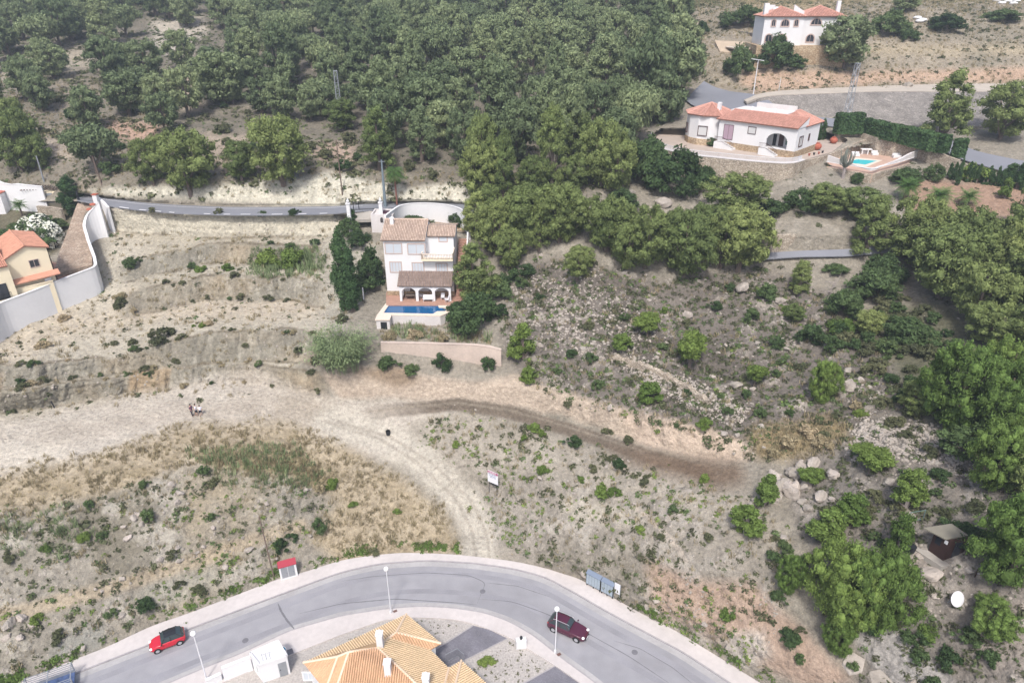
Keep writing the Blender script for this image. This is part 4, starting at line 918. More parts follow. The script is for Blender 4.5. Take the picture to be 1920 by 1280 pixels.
# garden wall, curved white, behind the house
gw = interp_px([(722, 405), (735, 395), (750, 384.5), (770, 381.5), (800, 381), (830, 383), (852, 387), (872, 396), (880, 402)], 30, 30.4)
wall_line('curved_garden_wall', gw, [30.4] * 30, .25, M['white'], 'curved white garden wall beside the upper road behind the three storey house', 'wall', 3.2)
for (u, v0, vt, lab) in ((657, 425, 372, 'slim white gate pillar with round finial left of the road gate'), (716, 412, 370, 'slim white gate pillar with finial beside the grey utility pole')):
    q = P(u, v0, 28.6 if u > 700 else 27.9); hh = hgt(q, vt); t = empty('gate_pillar', q, 0, lab, 'pillar')
    m = MB(); m.box(-.28, .28, -.28, .28, -1.5, hh - .9); m.build('shaft', M['white'], t, bevel=.02); m = MB(); m.box(-.36, .36, -.36, .36, hh - .898, hh - .75); m.build('capital', M['white'], t)
    m = MB(); m.ball((0, 0, hh - .45), .26); m.ball((0, 0, hh - .1), .13); m.box(-.12, .12, -.12, .12, hh - .75, hh - .6); m.build('finial', M['white'], t, smooth=True)
q0, q1 = P(662, 394, 29.7), P(713, 392, 29.7)
gt = empty('road_gate', q0, math.atan2((q1 - q0).y, (q1 - q0).x), 'dark sliding rail gate between the two white gate pillars', 'gate'); Lg = (q1 - q0).length
m = MB(); m.tube([(0, 0, 1.3), (Lg, 0, 1.3)], .05, 4); m.tube([(0, 0, .1), (Lg, 0, .1)], .05, 4); m.build('rail', M['dark'], gt)
for x_ in (.1, 1.0, Lg - .1):
    m = MB(); m.tube([(x_, 0, -.4), (x_, 0, 1.5)], .06, 4); m.build('post', M['dark'], gt)
slab('entrance_court', [P(660, 412, 28.9), P(722, 410, 28.9), P(722, 398, 29.4), P(660, 398, 29.4)], [28.9, 28.9, 29.6, 29.6], .5, M['concrete'])
sz = 27.6; slab('garden_ground', [P(738, 432, 27.3), P(870, 432, 27.3), P(880, 412, 27.3), P(840, 404, 27.3), P(745, 404, 27.3)], 27.3, 3, M['stonetan'])
q = P(813, 412, 27.35); m = MB(); m.ball((0, 0, .55), 1.2, 14, 8, (1, .8, .55)); o = m.build('garden_tarpaulin', mat('blue_tarpaulin', hexc('2f7f9c', .7), rough=.5)); o.location = q; tag(o, 'blue domed cover standing before the curved white garden wall', 'tarpaulin')
# ================================================================== long villa with round tower (upper right)
ZV = 37.3
a0 = P(1278, 262, ZV); a1 = P(1457, 289, ZV)               # front wall foot: tower left edge, right front corner
vy = math.atan2((a1 - a0).y, (a1 - a0).x)
villa = empty('tower_villa', a0, vy, 'long white villa with red tiled roofs and a round tower, above a curved stone wall', 'house')
inv = (Matrix.Translation(a0) @ Matrix.Rotation(vy, 4, 'Z')).inverted()
def lx(u, v, z=ZV): return (inv @ P(u, v, z))
LV = (a1 - a0).length; s_v = scl((a0 + a1) / 2)
TR_ = 43 / s_v                                             # tower radius about 3.6 m
tc_ = (TR_ * 0.86, TR_ * 0.8)
e1 = hgt(a0, 211); hV = 3.7
b = MB(); b.lathe([(TR_, 0.8), (TR_, e1 + .1)], (tc_[0], tc_[1], 0), 12); b.build('tower_wall', M['white'], villa)
b = MB(); b.lathe([(TR_ + .06, -2), (TR_ + .06, .8)], (tc_[0], tc_[1], 0), 12); b.build('tower_plinth', M['stonetan'], villa)
ptop = e1 + 1.75; pl = []; rg = []
for k in range(8):
    t0, t1 = math.pi * 2 * (k) / 8 + .2, math.pi * 2 * (k + 1) / 8 + .2; rr = TR_ + .55
    pl.append([(tc_[0] + rr * math.cos(t0), tc_[1] + rr * math.sin(t0), e1), (tc_[0] + rr * math.cos(t1), tc_[1] + rr * math.sin(t1), e1), (tc_[0], tc_[1], ptop)])
    rg.append((pl[-1][0], pl[-1][2]))
tiled(villa, pl, M['roofred'], M['redbed'], ridges=rg, name='tower_roof')
chimney(villa, tc_[0] + 2.1, tc_[1] - 1.0, e1 + .2, 1.9, .6, cap=False)
m = MB(); m.tube([(tc_[0], tc_[1], ptop), (tc_[0], tc_[1], ptop + 1.2)], .02, 4); m.tube([(tc_[0] - .4, tc_[1], ptop + 1.1), (tc_[0] + .4, tc_[1], ptop + 1.1)], .02, 4); m.build('antenna', M['metal'], villa)
m0 = TR_ * 1.75; mD = 9.5
eM = hgt((a0 + a1) / 2, 223) - .15
R1 = LV; sideL = (P(1531, 262, ZV) - a1).length; 
# main wing with an open arched loggia near its right end
s1 = (a1 - a0).length / 179.0
def fx(u): return lx(u, np.interp(u, [1278, 1457], [262, 289])).x
ax0, ax1 = fx(1433 - 0), fx(1478) ; acx = (ax0 + ax1) / 2
# front wall is carried to the right corner at u = 1487
a2 = P(1487, 294, ZV); R1 = (inv @ a2).x
b = MB(); wall_holes(b, m0, R1, 0.8, eM, 0, .3, [(acx, ax1 - ax0, 0.9, 2.0, .75)])
b.box(R1 - .3, R1, .302, mD, .8, eM); b.box(m0, R1 - .302, mD - .3, mD, .8, eM); b.box(m0, R1 - .302, 2.6, 2.8, .8, eM - .02); b.box(ax0 - 1.0, ax0 - .8, .302, 2.598, .8, eM - .02); b.box(m0, R1 - .302, .302, 2.598, .6, .85)
b.build('wall', M['white'], villa)
b = MB(); b.box(m0, R1 + .06, -.06, mD + .06, -2.5, .799); b.build('plinth', M['stonetan'], villa)
rr_ = 1.25; ry = 3.6
tiled(villa, [[(m0 - .5, -.4, eM - .05), (R1 + .1, -.4, eM - .05), (R1 + .1, ry, eM + rr_), (m0 + .8, ry, eM + rr_)]], M['roofred'], M['redbed'], ridges=[((m0 + .8, ry, eM + rr_), (R1 + .1, ry, eM + rr_))])
m = MB(); m.add([(R1 + .1, -.1, eM - .1), (R1 + .1, ry + .2, eM - .1), (R1 + .1, ry + .2, eM + rr_), (R1 - .15, -.1, eM - .1), (R1 - .15, ry + .2, eM - .1), (R1 - .15, ry + .2, eM + rr_)], [(0, 1, 2), (3, 5, 4), (0, 3, 4, 1), (1, 4, 5, 2), (2, 5, 3, 0)]); m.build('gable_wall', M['white'], villa)
m = MB(); m.box(m0, R1 - 4.5, ry + .2, mD, eM, eM + rr_ - .1); m.box(m0 + 2.2, R1 - 4.6, mD - .02, mD + .25, eM + .9, eM + rr_ + .75); m.build('flat_roof', M['oldwhite'], villa)
for x_ in (m0 + 3.4, m0 + 7.6): chimney(villa, x_, ry + 1.5, eM + rr_ - .1, .7, .45, cap=False)
# right hip roof wing
hx0, hx1, hy0, hy1 = R1 - 5.5, R1 + .25, ry - .6, mD + .8; hz0 = eM - .15; hp = ((hx0 + hx1) / 2 - .6, hy0 + 2.8, eM + 1.75); hq = ((hx0 + hx1) / 2 - .6, hy1 - 2.8, eM + 1.75)
tiled(villa, [[(hx1, hy0, hz0), (hx1, hy1, hz0), hq, hp], [(hx0, hy0, hz0), (hx1, hy0, hz0), hp], [(hx0, hy1, hz0), (hx0, hy0, hz0), hp, hq], [(hx1, hy1, hz0), (hx0, hy1, hz0), hq]], M['roofred'], M['redbed'], name='hip_roof', ridges=[((hx1, hy0, hz0), hp), ((hx1, hy1, hz0), hq), (hp, hq)])
M['darkframe'] = mat('dark_wood_frame', hexc('6a5250', .6), rough=.7); M['palecurtain'] = mat('pale_roller_blind', hexc('dcdcdc', .75), rough=.6); M['pinkdoor'] = mat('pale_pink_shutter_door', hexc('c3a9b8', .7), rough=.7)
fv = lambda u: np.interp(u, [1278, 1487], [262, 294])
def vwin(u0, u1, vt, vb, y=0, **k):
    x0, x1 = fx(u0), fx(u1); c = P((u0 + u1) / 2, fv((u0 + u1) / 2), ZV); return window(villa, (x0 + x1) / 2, hgt(c, vb), x1 - x0, hgt(c, vt) - hgt(c, vb), y, **k)
# tower windows sit on the curved wall as flat framed panes
for ang, w_ in ((-2.45, 1.35), (-1.35, 1.75)):
    t = empty('tower_window', (tc_[0] + TR_ * .965 * math.cos(ang), tc_[1] + TR_ * .965 * math.sin(ang), 0), ang + math.pi / 2); t.parent = villa
    window(t, 0, 1.35, w_, 1.75, -.06, frame=M['darkframe'], pane=M['palecurtain'], fw=.1, bars=0, proud=.12)
o = vwin(1353, 1371, 234, 262, frame=M['darkframe'], pane=M['pinkdoor'], fw=.06, bars=1, name='door'); o['label'] = 'pale pink double door'
vwin(1397, 1412, 238, 252, frame=M['darkframe'], pane=M['palecurtain'], fw=.1, bars=0)
m = MB(); m.box(acx + .55, acx + 1.5, 2.53, 2.59, 1.2, 2.3); m.build('mural', mat('green_leaf_mural', hexc('5f9a8c', .6), rough=.9, noise=[(3, .4, 4)]), villa)
m = MB(); m.box(acx - .7, acx + .15, 2.5, 2.59, .86, 2.95); m.build('door', M['darkframe'], villa)
m = MB(); m.box(acx - 1.75, acx - 1.15, 2.5, 2.59, .86, 2.75); m.build('door', M['glass'], villa)
for (y_, w_, h_, z_, pn_) in ((1.9, 1.5, 1.75, 1.35, M['palecurtain']), (5.2, .55, 1.2, 1.9, M['glass'])):
    t = empty('side_window', (R1, y_, 0), math.pi / 2); t.parent = villa
    window(t, 0, z_, w_, h_, -.0, frame=M['darkframe'], pane=pn_, fw=.12, bars=1 if w_ > 1 else 0, proud=.1)
# two outside stairs with iron rails
for (u0, u1) in ((1344, 1372), (1427, 1452)):
    x0, x1 = fx(u0), fx(u1); s_ = MB(); s_.box(x0, x0 + (x1 - x0) * .5, -1.3, -.062, -2, .85); n = 5; xs_ = x0 + (x1 - x0) * .5; w_ = (x1 - x0) * .16
    for k in range(n): s_.box(xs_ + k * w_ * .95 + .003, xs_ + (k + 1) * w_ * .95, -1.3, -.062, -2, .85 - (k + 1) * .17)
    so = s_.build('outside_stair', M['white'], villa)
    s_ = MB(); railing(s_, (x0, -1.25, .85), (xs_, -1.25, .85), .9); railing(s_, (xs_, -1.25, .85), (xs_ + n * w_, -1.25, 0), .9); s_.build('handrail', M['darkframe'], so)
# terrace in front, carried by a curved dry stone wall
tl_px = [(1232, 246), (1222, 254), (1219, 266), (1232, 276), (1262, 285), (1300, 292), (1360, 298), (1430, 305), (1485, 308), (1507, 300)]
tw_ = smooth_line([P(u, v, 37.0) for u, v in tl_px], 60, 9)
slab('villa_terrace', [p[:] for p in tw_] + [P(1560, 285, 37.0)[:], P(1590, 262, 37.0)[:], P(1545, 245, 37.0)[:], P(1240, 240, 37.0)[:]], 37.0, .6, mat('terrace_paving', hexc('cdbdb0', .66), rough=.95, noise=[(.6, .1, 5), (5, .06, 3)]))
vw = wall_line('terrace_wall', tw_, [37.05] * 60, .5, M['stone'], 'long curved dry stone retaining wall with white railing under the villa with tower', 'wall', 1.6, cap=M['oldwhite'])
m = MB()
for i in range(0, 58, 2): railing(m, tw_[i] + Vector((0, 0, .15)), tw_[i + 2] + Vector((0, 0, .15)), .75, rail=.05, post=.03)
m.build('railing', M['whitemetal'], vw)
# pool terrace to the right and below
ZP = 35.6
pp = [(1549, 303), (1636, 317), (1648, 312), (1688, 302), (1715, 293)]
pr = [P(u, v + 9, ZP) for u, v in pp]
slab('pool_terrace', [p[:] for p in pr] + [P(1716, 300, ZP)[:], P(1690, 283, ZP)[:], P(1625, 268, ZP)[:], P(1560, 285, ZP)[:]], ZP, 3.2, M['pinkpave'])
pw = wall_line('pool_terrace_wall', resample(pr, 20), [ZP + .75] * 20, .3, M['oldwhite'], 'low white balustrade wall round the turquoise pool terrace of the villa with tower', 'wall', -2.0, cap=M['white'])
for p_ in (pr,):
    wall_line('pool_retaining_wall', [q + Vector((0, -.12, 0)) for q in resample(pr, 20)], [ZP - .05] * 20, .45, M['stone'], 'dry stone wall holding up the turquoise pool terrace', 'wall', 1.8, coping=False)
pool('turquoise_pool', [P(u, v + 2, ZP + .02) for u, v in ((1588, 303), (1606, 296.5), (1646, 299.5), (1622, 307)) ], [P(u, v + 2, ZP + .02) for u, v in ((1574, 303.5), (1604, 293.5), (1655, 298.5), (1624, 311))], ZP + .03, .3, M['poolcyan'], 'small turquoise pool on the pink terrace right of the villa with tower', M['coping'], M['coping'], wz=.02)
for (u, v, w_, lab) in ((1604, 293, 1.3, 'white built-in bench left of the white barbecue block by the turquoise pool'), (1640, 291, 1.1, 'white bench right of the white barbecue block by the turquoise pool'), (1681, 296, 1.4, 'low white lounger near the right end of the turquoise pool terrace')):
    q = P(u, v, ZP + .01); t = empty('garden_bench', q, -.1, lab, 'bench'); m = MB(); m.box(-w_ / 2, w_ / 2, -.35, .35, 0, .45); m.build('seat', M['white'], t, bevel=.04); m = MB(); m.box(-w_ / 2, w_ / 2, .352, .5, 0, .75); m.build('backrest', M['white'], t)
q = P(1623, 289, ZP + .01); t = empty('barbecue', q, -.1, 'white masonry barbecue block against the stone wall by the turquoise pool', 'barbecue'); m = MB(); m.box(-.9, -.7, -.4, .4, 0, .8); m.box(.1, .3, -.4, .4, 0, .8); m.box(-.698, .098, .2, .4, 0, .8); m.build('base', M['white'], t); m = MB(); m.box(-1, .9, -.45, .45, .802, .95); m.build('counter', M['white'], t, bevel=.02)
# big spherical terracotta jars and small pots
for (u, v, r_, lab) in ((1531, 281, .78, 'large round terracotta jar nearer to the villa corner'), (1562, 269, .72, 'large round terracotta jar beside the clipped cypress hedge, the farther one')):
    q = P(u, v, 37.02); t = empty('terracotta_jar', q, 0, lab, 'jar', 'round terracotta jars'); m = MB(); m.lathe([(.25, 0), (r_ * .8, r_ * .3), (r_, r_ * .75), (r_ * .85, r_ * 1.25), (r_ * .45, r_ * 1.5)], n=14); m.build('body', M['terracotta'], t, smooth=True); m = MB(); m.lathe([(r_ * .45, r_ * 1.5), (r_ * .55, r_ * 1.62), (r_ * .4, r_ * 1.62)], n=14); m.build('rim', M['terracotta'], t)
for k, (u, v) in enumerate(((1517, 292), (1526, 290.5), (1535, 289), (1542, 287))):
    q = P(u, v, 37.02); m = MB(); m.lathe([(.12, 0), (.2, .35), (.22, .38), (.16, .36)], n=8); o = m.build('plant_pot', M['terracotta'] if k % 2 == 0 else M['dark']); o.location = q; tag(o, 'small %s pot on the terrace edge, number %s from the left' % (('red', 'dark')[k % 2], ('one', 'two', 'three', 'four')[k]), 'plant pot', 'small pots on the villa terrace edge')
# stone walls stepping down under the hedges
hw_px = [(1566, 250, 38.6), (1612, 248, 38.7), (1650, 258, 38.6), (1700, 268, 38.2), (1750, 283, 37.6), (1800, 300, 36.9)]
hp_ = [P(u, v, z) for u, v, z in hw_px]; hp_r = resample(hp_, 26)
wall_line('hedge_wall', hp_r, [p.z for p in hp_r], .5, M['stone'], 'tall tan stone wall below the clipped cypress hedge, running down to the right', 'wall', 4.2, coping=False)
wall_line('side_wall', resample([P(1507, 300, 37.0), P(1540, 299, 36.4), P(1560, 292, 36.4), P(1600, 277, 36.6), P(1628, 262, 37.6)], 14), [36.95, 36.9, 36.9, 36.9, 36.9, 36.9, 37, 37, 37.1, 37.2, 37.3, 37.5, 37.7, 37.8], .35, M['stone'], 'low stone wall between the villa terrace with jars and the turquoise pool', 'wall', 2.2, coping=False)
# stone-faced bank carrying the upper road, pale verge on top
bt = [(1400, 192), (1425, 182), (1470, 178), (1540, 176), (1640, 172), (1760, 172), (1900, 172), (2050, 174)]
bb = [(1402, 193), (1430, 203), (1480, 214), (1560, 222), (1660, 231), (1740, 240), (1860, 236), (2050, 240)]
zt_ = [41.6, 42.3, 42.6, 42.7, 42.8, 42.85, 42.85, 42.8]; zb_ = [41.5, 40.7, 39.9, 39.4, 38.8, 38.5, 38.9, 38.9]
A_ = smooth_line([P(u, v, z + .5) for (u, v), z in zip(bt, zt_)], 80); B_ = smooth_line([P(u, v, z) for (u, v), z in zip(bb, zb_)], 80)
strip('stone_bank', A_, B_, None, M['stonegrey'], 1.5, None); tag(bpy.data.objects['stone_bank'], 'long curved grey stone-faced embankment under the pale upper road', 'embankment')
C_ = smooth_line([P(u, v, z) for (u, v), z in zip([(1395, 188), (1425, 175), (1470, 170), (1540, 166), (1640, 162), (1760, 158), (1900, 155), (2050, 155)], [42.2, 42.9, 43.2, 43.3, 43.4, 43.45, 43.45, 43.4])], 80)
strip('road_verge', [p + Vector((0, 0, .05)) for p in C_], [p + Vector((0, -.05, .08)) for p in A_], None, mat('pale_gravel_verge', hexc('cfc4b6', .68), rough=1, noise=[(.3, .08, 5), (3, .06, 3)]), .4)
# low wall on the lane
wl = resample([P(1446, 441, 29.8), P(1500, 438, 29.9), P(1600, 439, 29.9)], 12); wall_line('lane_wall', wl, [p.z for p in wl], .5, M['stone'], 'tan stone retaining wall above the lane, pines at both ends', 'wall', 2.6, coping=False)
tp_ = [at(u, v) for u, v in ((1150, 672), (1185, 683), (1220, 694), (1262, 714), (1300, 738), (1330, 758))]; tp_ = resample(tp_, 26); rq = random.Random(8)
wall_line('old_terrace_wall', tp_, [p.z + rq.uniform(.35, .8) for p in tp_], .7, M['stone'], 'crumbling dry stone terrace wall running down the burnt slope', 'wall', .8, coping=False)
# ================================================================== white villa at the top right
ZW = at(1440, 84).z + .8
w0 = P(1427, 83, ZW); s_w = scl(w0); wf = empty('arched_villa', w0, R(-4), 'two storey white villa with arched windows and red hip roofs at the top right', 'house')
m = MB(); m.box(-1.2, 142 / s_w + 1.5, -1.2, 10.5, -5, -.25); m.build('stone_base', M['stonetan'], wf)
WW = 72 / s_w; W2 = 142 / s_w; eW = hgt(w0, 31)
b = MB(); b.box(0, WW, 0, 9, -.5, eW); b.box(WW + .002, W2, 1.6, 10, -.3, eW); b.build('wall', M['white'], wf)
def hip(x0, x1, y0, y1, z, h_, **k):
    cx, cy = (x0 + x1) / 2, (y0 + y1) / 2; d = min(x1 - x0, y1 - y0) / 2; p = (x0 + d, cy, z + h_) if x1 - x0 > y1 - y0 else (cx, y0 + d, z + h_); q = (x1 - d, cy, z + h_) if x1 - x0 > y1 - y0 else (cx, y1 - d, z + h_)
    if x1 - x0 > y1 - y0: pol = [[(x0, y0, z), (x1, y0, z), q, p], [(x1, y0, z), (x1, y1, z), q], [(x1, y1, z), (x0, y1, z), p, q], [(x0, y1, z), (x0, y0, z), p]]
    else: pol = [[(x0, y0, z), (x1, y0, z), p], [(x1, y0, z), (x1, y1, z), q, p], [(x1, y1, z), (x0, y1, z), q], [(x0, y1, z), (x0, y0, z), p, q]]
    return tiled(wf, pol, M['roofred'], M['redbed'], r=.12, gap=.34, name='hip_roof', ridges=[((x0, y0, z), p), ((x1, y0, z), q), (p, q)])
hip(-.4, WW + .3, -.5, 9.3, eW, 1.9); hip(WW - .2, W2 + .9, 1.0, 10.4, eW + .02, 2.0)
m = MB(); m.add([(WW - 1.8, 3.0, eW), (WW + .6, 3.0, eW), (WW + .6, 3.3, eW), (WW - 1.8, 3.3, eW), (WW - 1.8, 3.0, eW + 2.3), (WW + .6, 3.0, eW + .9), (WW + .6, 3.3, eW + .9), (WW - 1.8, 3.3, eW + 2.3)], [(0, 1, 5, 4), (1, 2, 6, 5), (2, 3, 7, 6), (3, 0, 4, 7), (4, 5, 6, 7)]); m.build('parapet_wall', M['white'], wf)
chimney(wf, .5, 2.0, eW - .2, 2.8, 1.0, cap=False); chimney(wf, W2 - .5, 3.5, eW - .3, 3.4, .8, cap=False)
m = MB(); m.box(1.2, 3.2, 5, 5.3, eW + .4, eW + 2.2); m.build('parapet_wall', M['white'], wf)
def wx_(u): return (u - 1427) / s_w
for (u, wpx, vt, vb, yy, bars) in ((1444, 10, 35, 51, 0, 1), (1465, 17, 35, 51, 0, 2), (1485, 10, 35, 51, 0, 1), (1525, 22, 33, 48, 1.6, 2), (1439, 15, 63, 80, 0, 1), (1462, 24, 63, 82, 0, 2), (1519, 17, 63, 80, 1.6, 1)):
    c = w0 + Vector((0, yy, 0)); window(wf, wx_(u), hgt(c, vb), wpx / s_w, max(1.2, hgt(c, vt) - hgt(c, vb)), yy, frame=M['trim'], pane=M['glass'], arched=True, fw=.22, bars=bars, proud=.1)
t = empty('side_window', (W2, 5.5, 0), math.pi / 2); t.parent = wf; window(t, 0, hgt(w0, 50), 2.2, 2.0, 0, frame=M['trim'], pane=M['glass'], arched=True, fw=.2)
dd = empty('satellite_dish', (3.2, 3.4, eW + 1.1)); dd.parent = wf
m = MB(); pr_ = [(0.02, .22), (.45, .15), (.8, 0), (.85, .02)]; m.m = Matrix.Rotation(R(70), 4, 'X'); m.lathe(pr_, n=16); m.build('reflector', M['whitemetal'], dd, smooth=True); m = MB(); m.tube([(0, 0, -.2), (0, 0, -1.6)], .05, 5); m.build('mast', M['metal'], dd)
# its pool terrace, retaining wall, fence of white pillars
ZQ = at(1385, 96).z + .5
vc = [(1350, 97), (1425, 100), (1438, 93), (1432, 80), (1340, 76)]; slab('villa_court', [P(u, v, F0(u, v) + .1)[:] for u, v in vc], [F0(u, v) + .1 for u, v in vc], .5, mat('warm_court_paving', hexc('d0bda6', .68), rough=.95, noise=[(.8, .08, 4)]))
ZQ = F0(1390, 89) + .3
pool('small_pool', [P(u, v, ZQ + .03) for u, v in ((1366, 87.5), (1380, 84.5), (1414, 88.5), (1398, 91.5))], [P(u, v, ZQ + .03) for u, v in ((1360, 87.5), (1380, 83.5), (1420, 88.5), (1398, 93))], ZQ + .04, .3, mat('pale_blue_pool_water', hexc('8ab7c2', .8), rough=.1), 'small pale blue pool on the court left of the arched white villa', M['coping'], M['coping'], wz=.02)
wl = resample([P(1352, 56, 53.0), P(1400, 60, 52.8), P(1428, 66, 52.6)], 8); wall_line('court_wall', wl, [p.z for p in wl], .5, M['stonegrey'], 'grey stone retaining wall behind the court of the arched white villa', 'wall', 3, coping=False)
fp = [P(1293, 90, 49.2), P(1305, 97, 48.7), P(1318, 103, 48.1), P(1332, 112, 47.2), P(1345, 122, 46.3)]
fr_ = resample(fp, 12); ff = empty('pillar_fence', fr_[0], 0, 'stepped fence of white pillars with pale blue panels, left of the arched villa court', 'fence')
for i, p in enumerate(fr_):
    d = p - fr_[0]; zg = -2.5; m = MB(); m.box(d.x - .28, d.x + .28, d.y - .28, d.y + .28, d.z + zg, d.z + 1.25); m.build('pillar', M['white'], ff)
    if i < 11:
        e = fr_[i + 1] - fr_[0]; m = MB(); m.add([(d.x, d.y, e.z + zg), (e.x, e.y, e.z + zg), (e.x, e.y, e.z + .75), (d.x, d.y, e.z + .75), (d.x, d.y + .1, e.z + zg), (e.x, e.y + .1, e.z + zg), (e.x, e.y + .1, e.z + .75), (d.x, d.y + .1, e.z + .75)], [(0, 1, 2, 3), (7, 6, 5, 4), (3, 2, 6, 7)]); m.build('panel', M['metal'], ff)
wl = resample([P(1340, 190, 41), P(1352, 160, 42.6), P(1350, 130, 45)], 6)
# ================================================================== cream house, ramp and white walls on the left
ZL = 23.6
# retaining wall: outer foot line and top
rw = [(-60, 600, 23.9), (0, 568, 24.0), (60, 546, 24.3), (110, 526, 24.6), (150, 511, 24.9), (180, 500, 25.1), (177, 482, 25.7), (165, 450, 26.8), (157, 422, 28.0), (163, 402, 29.4), (178, 388, 30.4), (186, 378, 31.3)]
rl = smooth_line([P(u, v, z) for u, v, z in rw], 60, 3)
wall_line('boundary_wall', rl, [p.z for p in rl], .32, M['white'], 'long white boundary wall curving round the cream house and its cobbled ramp', 'wall', 1.2, cap=M['white'])
rl2 = resample([P(186, 378, 31.2), P(196, 392, 30.2), P(205, 412, 27.2)], 6); wall_line('wing_wall', [P(187, 380, 30.2), P(196, 386, 30.0), P(204, 392, 29.7)], [31.0, 30.6, 29.9], .3, M['white'], 'short white end wall where the boundary wall meets the upper road', 'wall', 4.5)
def zr(v): return np.interp(v, [375, 420, 500, 560], [29.5, 27.0, 24.2, 23.6])
rampL = [(146, 378), (138, 400), (128, 430), (112, 470), (104, 500), (100, 515)]; rampR = [(180, 380), (165, 396), (156, 425), (163, 450), (172, 478), (173, 496)]
strip('cobbled_ramp', smooth_line([P(u, v, zr(v)) for u, v in rampL], 60), smooth_line([P(u, v, zr(v)) for u, v in rampR], 60), None, M['cobble'], 2.5)
slab('cream_house_yard', [P(-60, 596, 23.55)[:], P(0, 564, 23.55)[:], P(60, 543, 23.55)[:], P(112, 522, 23.55)[:], P(170, 497, 23.7)[:], P(100, 490, 23.7)[:], P(60, 470, 23.55)[:], P(-60, 470, 23.55)[:]], 23.55, 2.2, M['terrafloor'])
h0 = P(110, 541, ZL - .6); ch = None
f0 = P(33, 556, ZL); f1 = P(110, 538, ZL); yw = math.atan2((f1 - f0).y, (f1 - f0).x); Lc = (f1 - f0).length
ch = empty('cream_house', f0, yw, 'cream house with red gabled roof and dark windows at the left edge', 'house')
hg = hgt(f0, 488) ; hr = hgt(f1, 458); Lw = 9.0
b = MB()      # gable end faces the camera side; ridge runs back to the left
gx = Lc; eL = hgt(f0, 486); eR = hgt(f1, 462); pk = max(eL, eR) + .65
b.prof([(0, -1.5), (gx, -1.5), (gx, eR), (gx * .52, pk), (0, eL)], 0, 9); b.build('wall', M['cream'], ch)
tiled(ch, [[(-.35, 9.3, eL - .1), (-.35, -.25, eL - .1), (gx * .52, -.25, pk + .1), (gx * .52, 9.3, pk + .1)], [(gx + .35, -.25, eR - .1), (gx + .35, 9.3, eR - .1), (gx * .52, 9.3, pk + .1), (gx * .52, -.25, pk + .1)]], M['rooforange'], M['redbed'], ridges=[((gx * .52, -.25, pk + .1), (gx * .52, 9.3, pk + .1))])
window(ch, gx * .62, hgt(f1, 492) - .2, 1.25, 1.15, 0, frame=M['trim'], pane=M['glass'], bars=1, fw=.08)
m = MB(); m.add([(0, -.9, 2.1), (gx + .6, -.9, 2.3), (gx + .6, 0, 2.75), (0, 0, 2.55), (0, -.9, 1.95), (gx + .6, -.9, 2.15), (gx + .6, 0, 2.55), (0, 0, 2.35)], [(0, 1, 2, 3), (7, 6, 5, 4), (0, 4, 5, 1), (1, 5, 6, 2), (3, 7, 4, 0)]); m.build('tiled_ledge', M['rooforange'], ch)
m = MB(); m.box(gx * .72, gx * .88, -.35, -.001, 1.3, 1.8); m.build('air_conditioner', M['whitemetal'], ch)
# front wing to the left of the gable
b = MB(); b.box(-7, -.002, -1.2, 7, -2, eL - .5); b.build('wing_wall', M['cream'], ch)
tiled(ch, [[(-7.2, -1.5, eL - .55), (-.1, -1.5, eL - .55), (-.1, 3.5, eL + 1.2), (-7.2, 3.5, eL + 1.2)], [(-.1, 7.2, eL - .55), (-7.2, 7.2, eL - .55), (-7.2, 3.5, eL + 1.2), (-.1, 3.5, eL + 1.2)]], M['rooforange'], M['redbed'], name='wing_roof')
window(ch, -1.6, .5, 1.4, 2.2, -1.2, frame=M['dark'], pane=M['glass'], fw=.06)
m = MB(); railing(m, (-2.5, -1.5, .5), (-.7, -1.5, .5), .9); m.build('window_rail', M['dark'], ch)
wl = [P(33, 560, 23.6), P(75, 552, 23.6), P(100, 545, 23.6)]; wall_line('yard_wall', [P(28, 545, 24.6), P(68, 538, 24.6), P(100, 530, 24.6)], [24.9] * 3, .25, M['cream'], 'low cream wall in the yard right in front of the cream house', 'wall', .6)
# white house fragment, pergola, garden walls
q = at(2, 402); wh = empty('white_side_house', q, R(8), 'corner of a white house cut by the left edge, above the cream house', 'house'); m = MB(); m.box(-6, .9, 0, 5, -2, hgt(q, 364)); m.build('wall', M['white'], wh); m = MB(); m.box(-6, 1.05, -.1, 5.1, hgt(q, 364) + .002, hgt(q, 364) + .12); m.build('roof', M['terracotta'], wh)
gwl = resample([P(-60, 333, 32.2), P(0, 343, 31.9), P(40, 350, 31.5), P(80, 354, 31.1)], 12); wall_line('garden_wall', gwl, [p.z + (.35 if i > 7 or i < 6 else 0) for i, p in enumerate(gwl)], .3, M['white'], 'stepped white garden wall at the left edge behind the pergola', 'wall', 3.0)
q = P(56, 386, 28.0); pg = empty('pergola', q, R(12), 'brown wooden pergola on dark posts in the garden at the left edge', 'pergola'); zz = hgt(q, 358)
for x_ in (0, 2.6, 5.2):
    for y_ in (0, 3.0):
        m = MB(); m.box(x_ - .09, x_ + .09, y_ - .09, y_ + .09, -1.5, zz); m.build('post', M['dark'], pg)
for y_ in (0, 3.0):
    m = MB(); m.box(-.6, 5.8, y_ - .08, y_ + .08, zz + .002, zz + .2); m.build('beam', M['bark'], pg)
for k in range(13):
    m = MB(); m.box(-.5 + k * .5, -.38 + k * .5, -.7, 3.7, zz + .203, zz + .33); m.build('slat', M['bark'], pg)
q = P(85, 384, 28.4); t = empty('garden_shed', q, R(12), 'cream garden hut with grey door under the brown pergola', 'hut'); m = MB(); m.box(-1, 2.2, 1.2, 3, -1.5, 2.0); m.build('wall', M['cream'], t); m = MB(); m.box(.0, 1.1, 1.15, 1.2, 0, 1.75); m.build('door', M['metal'], t)
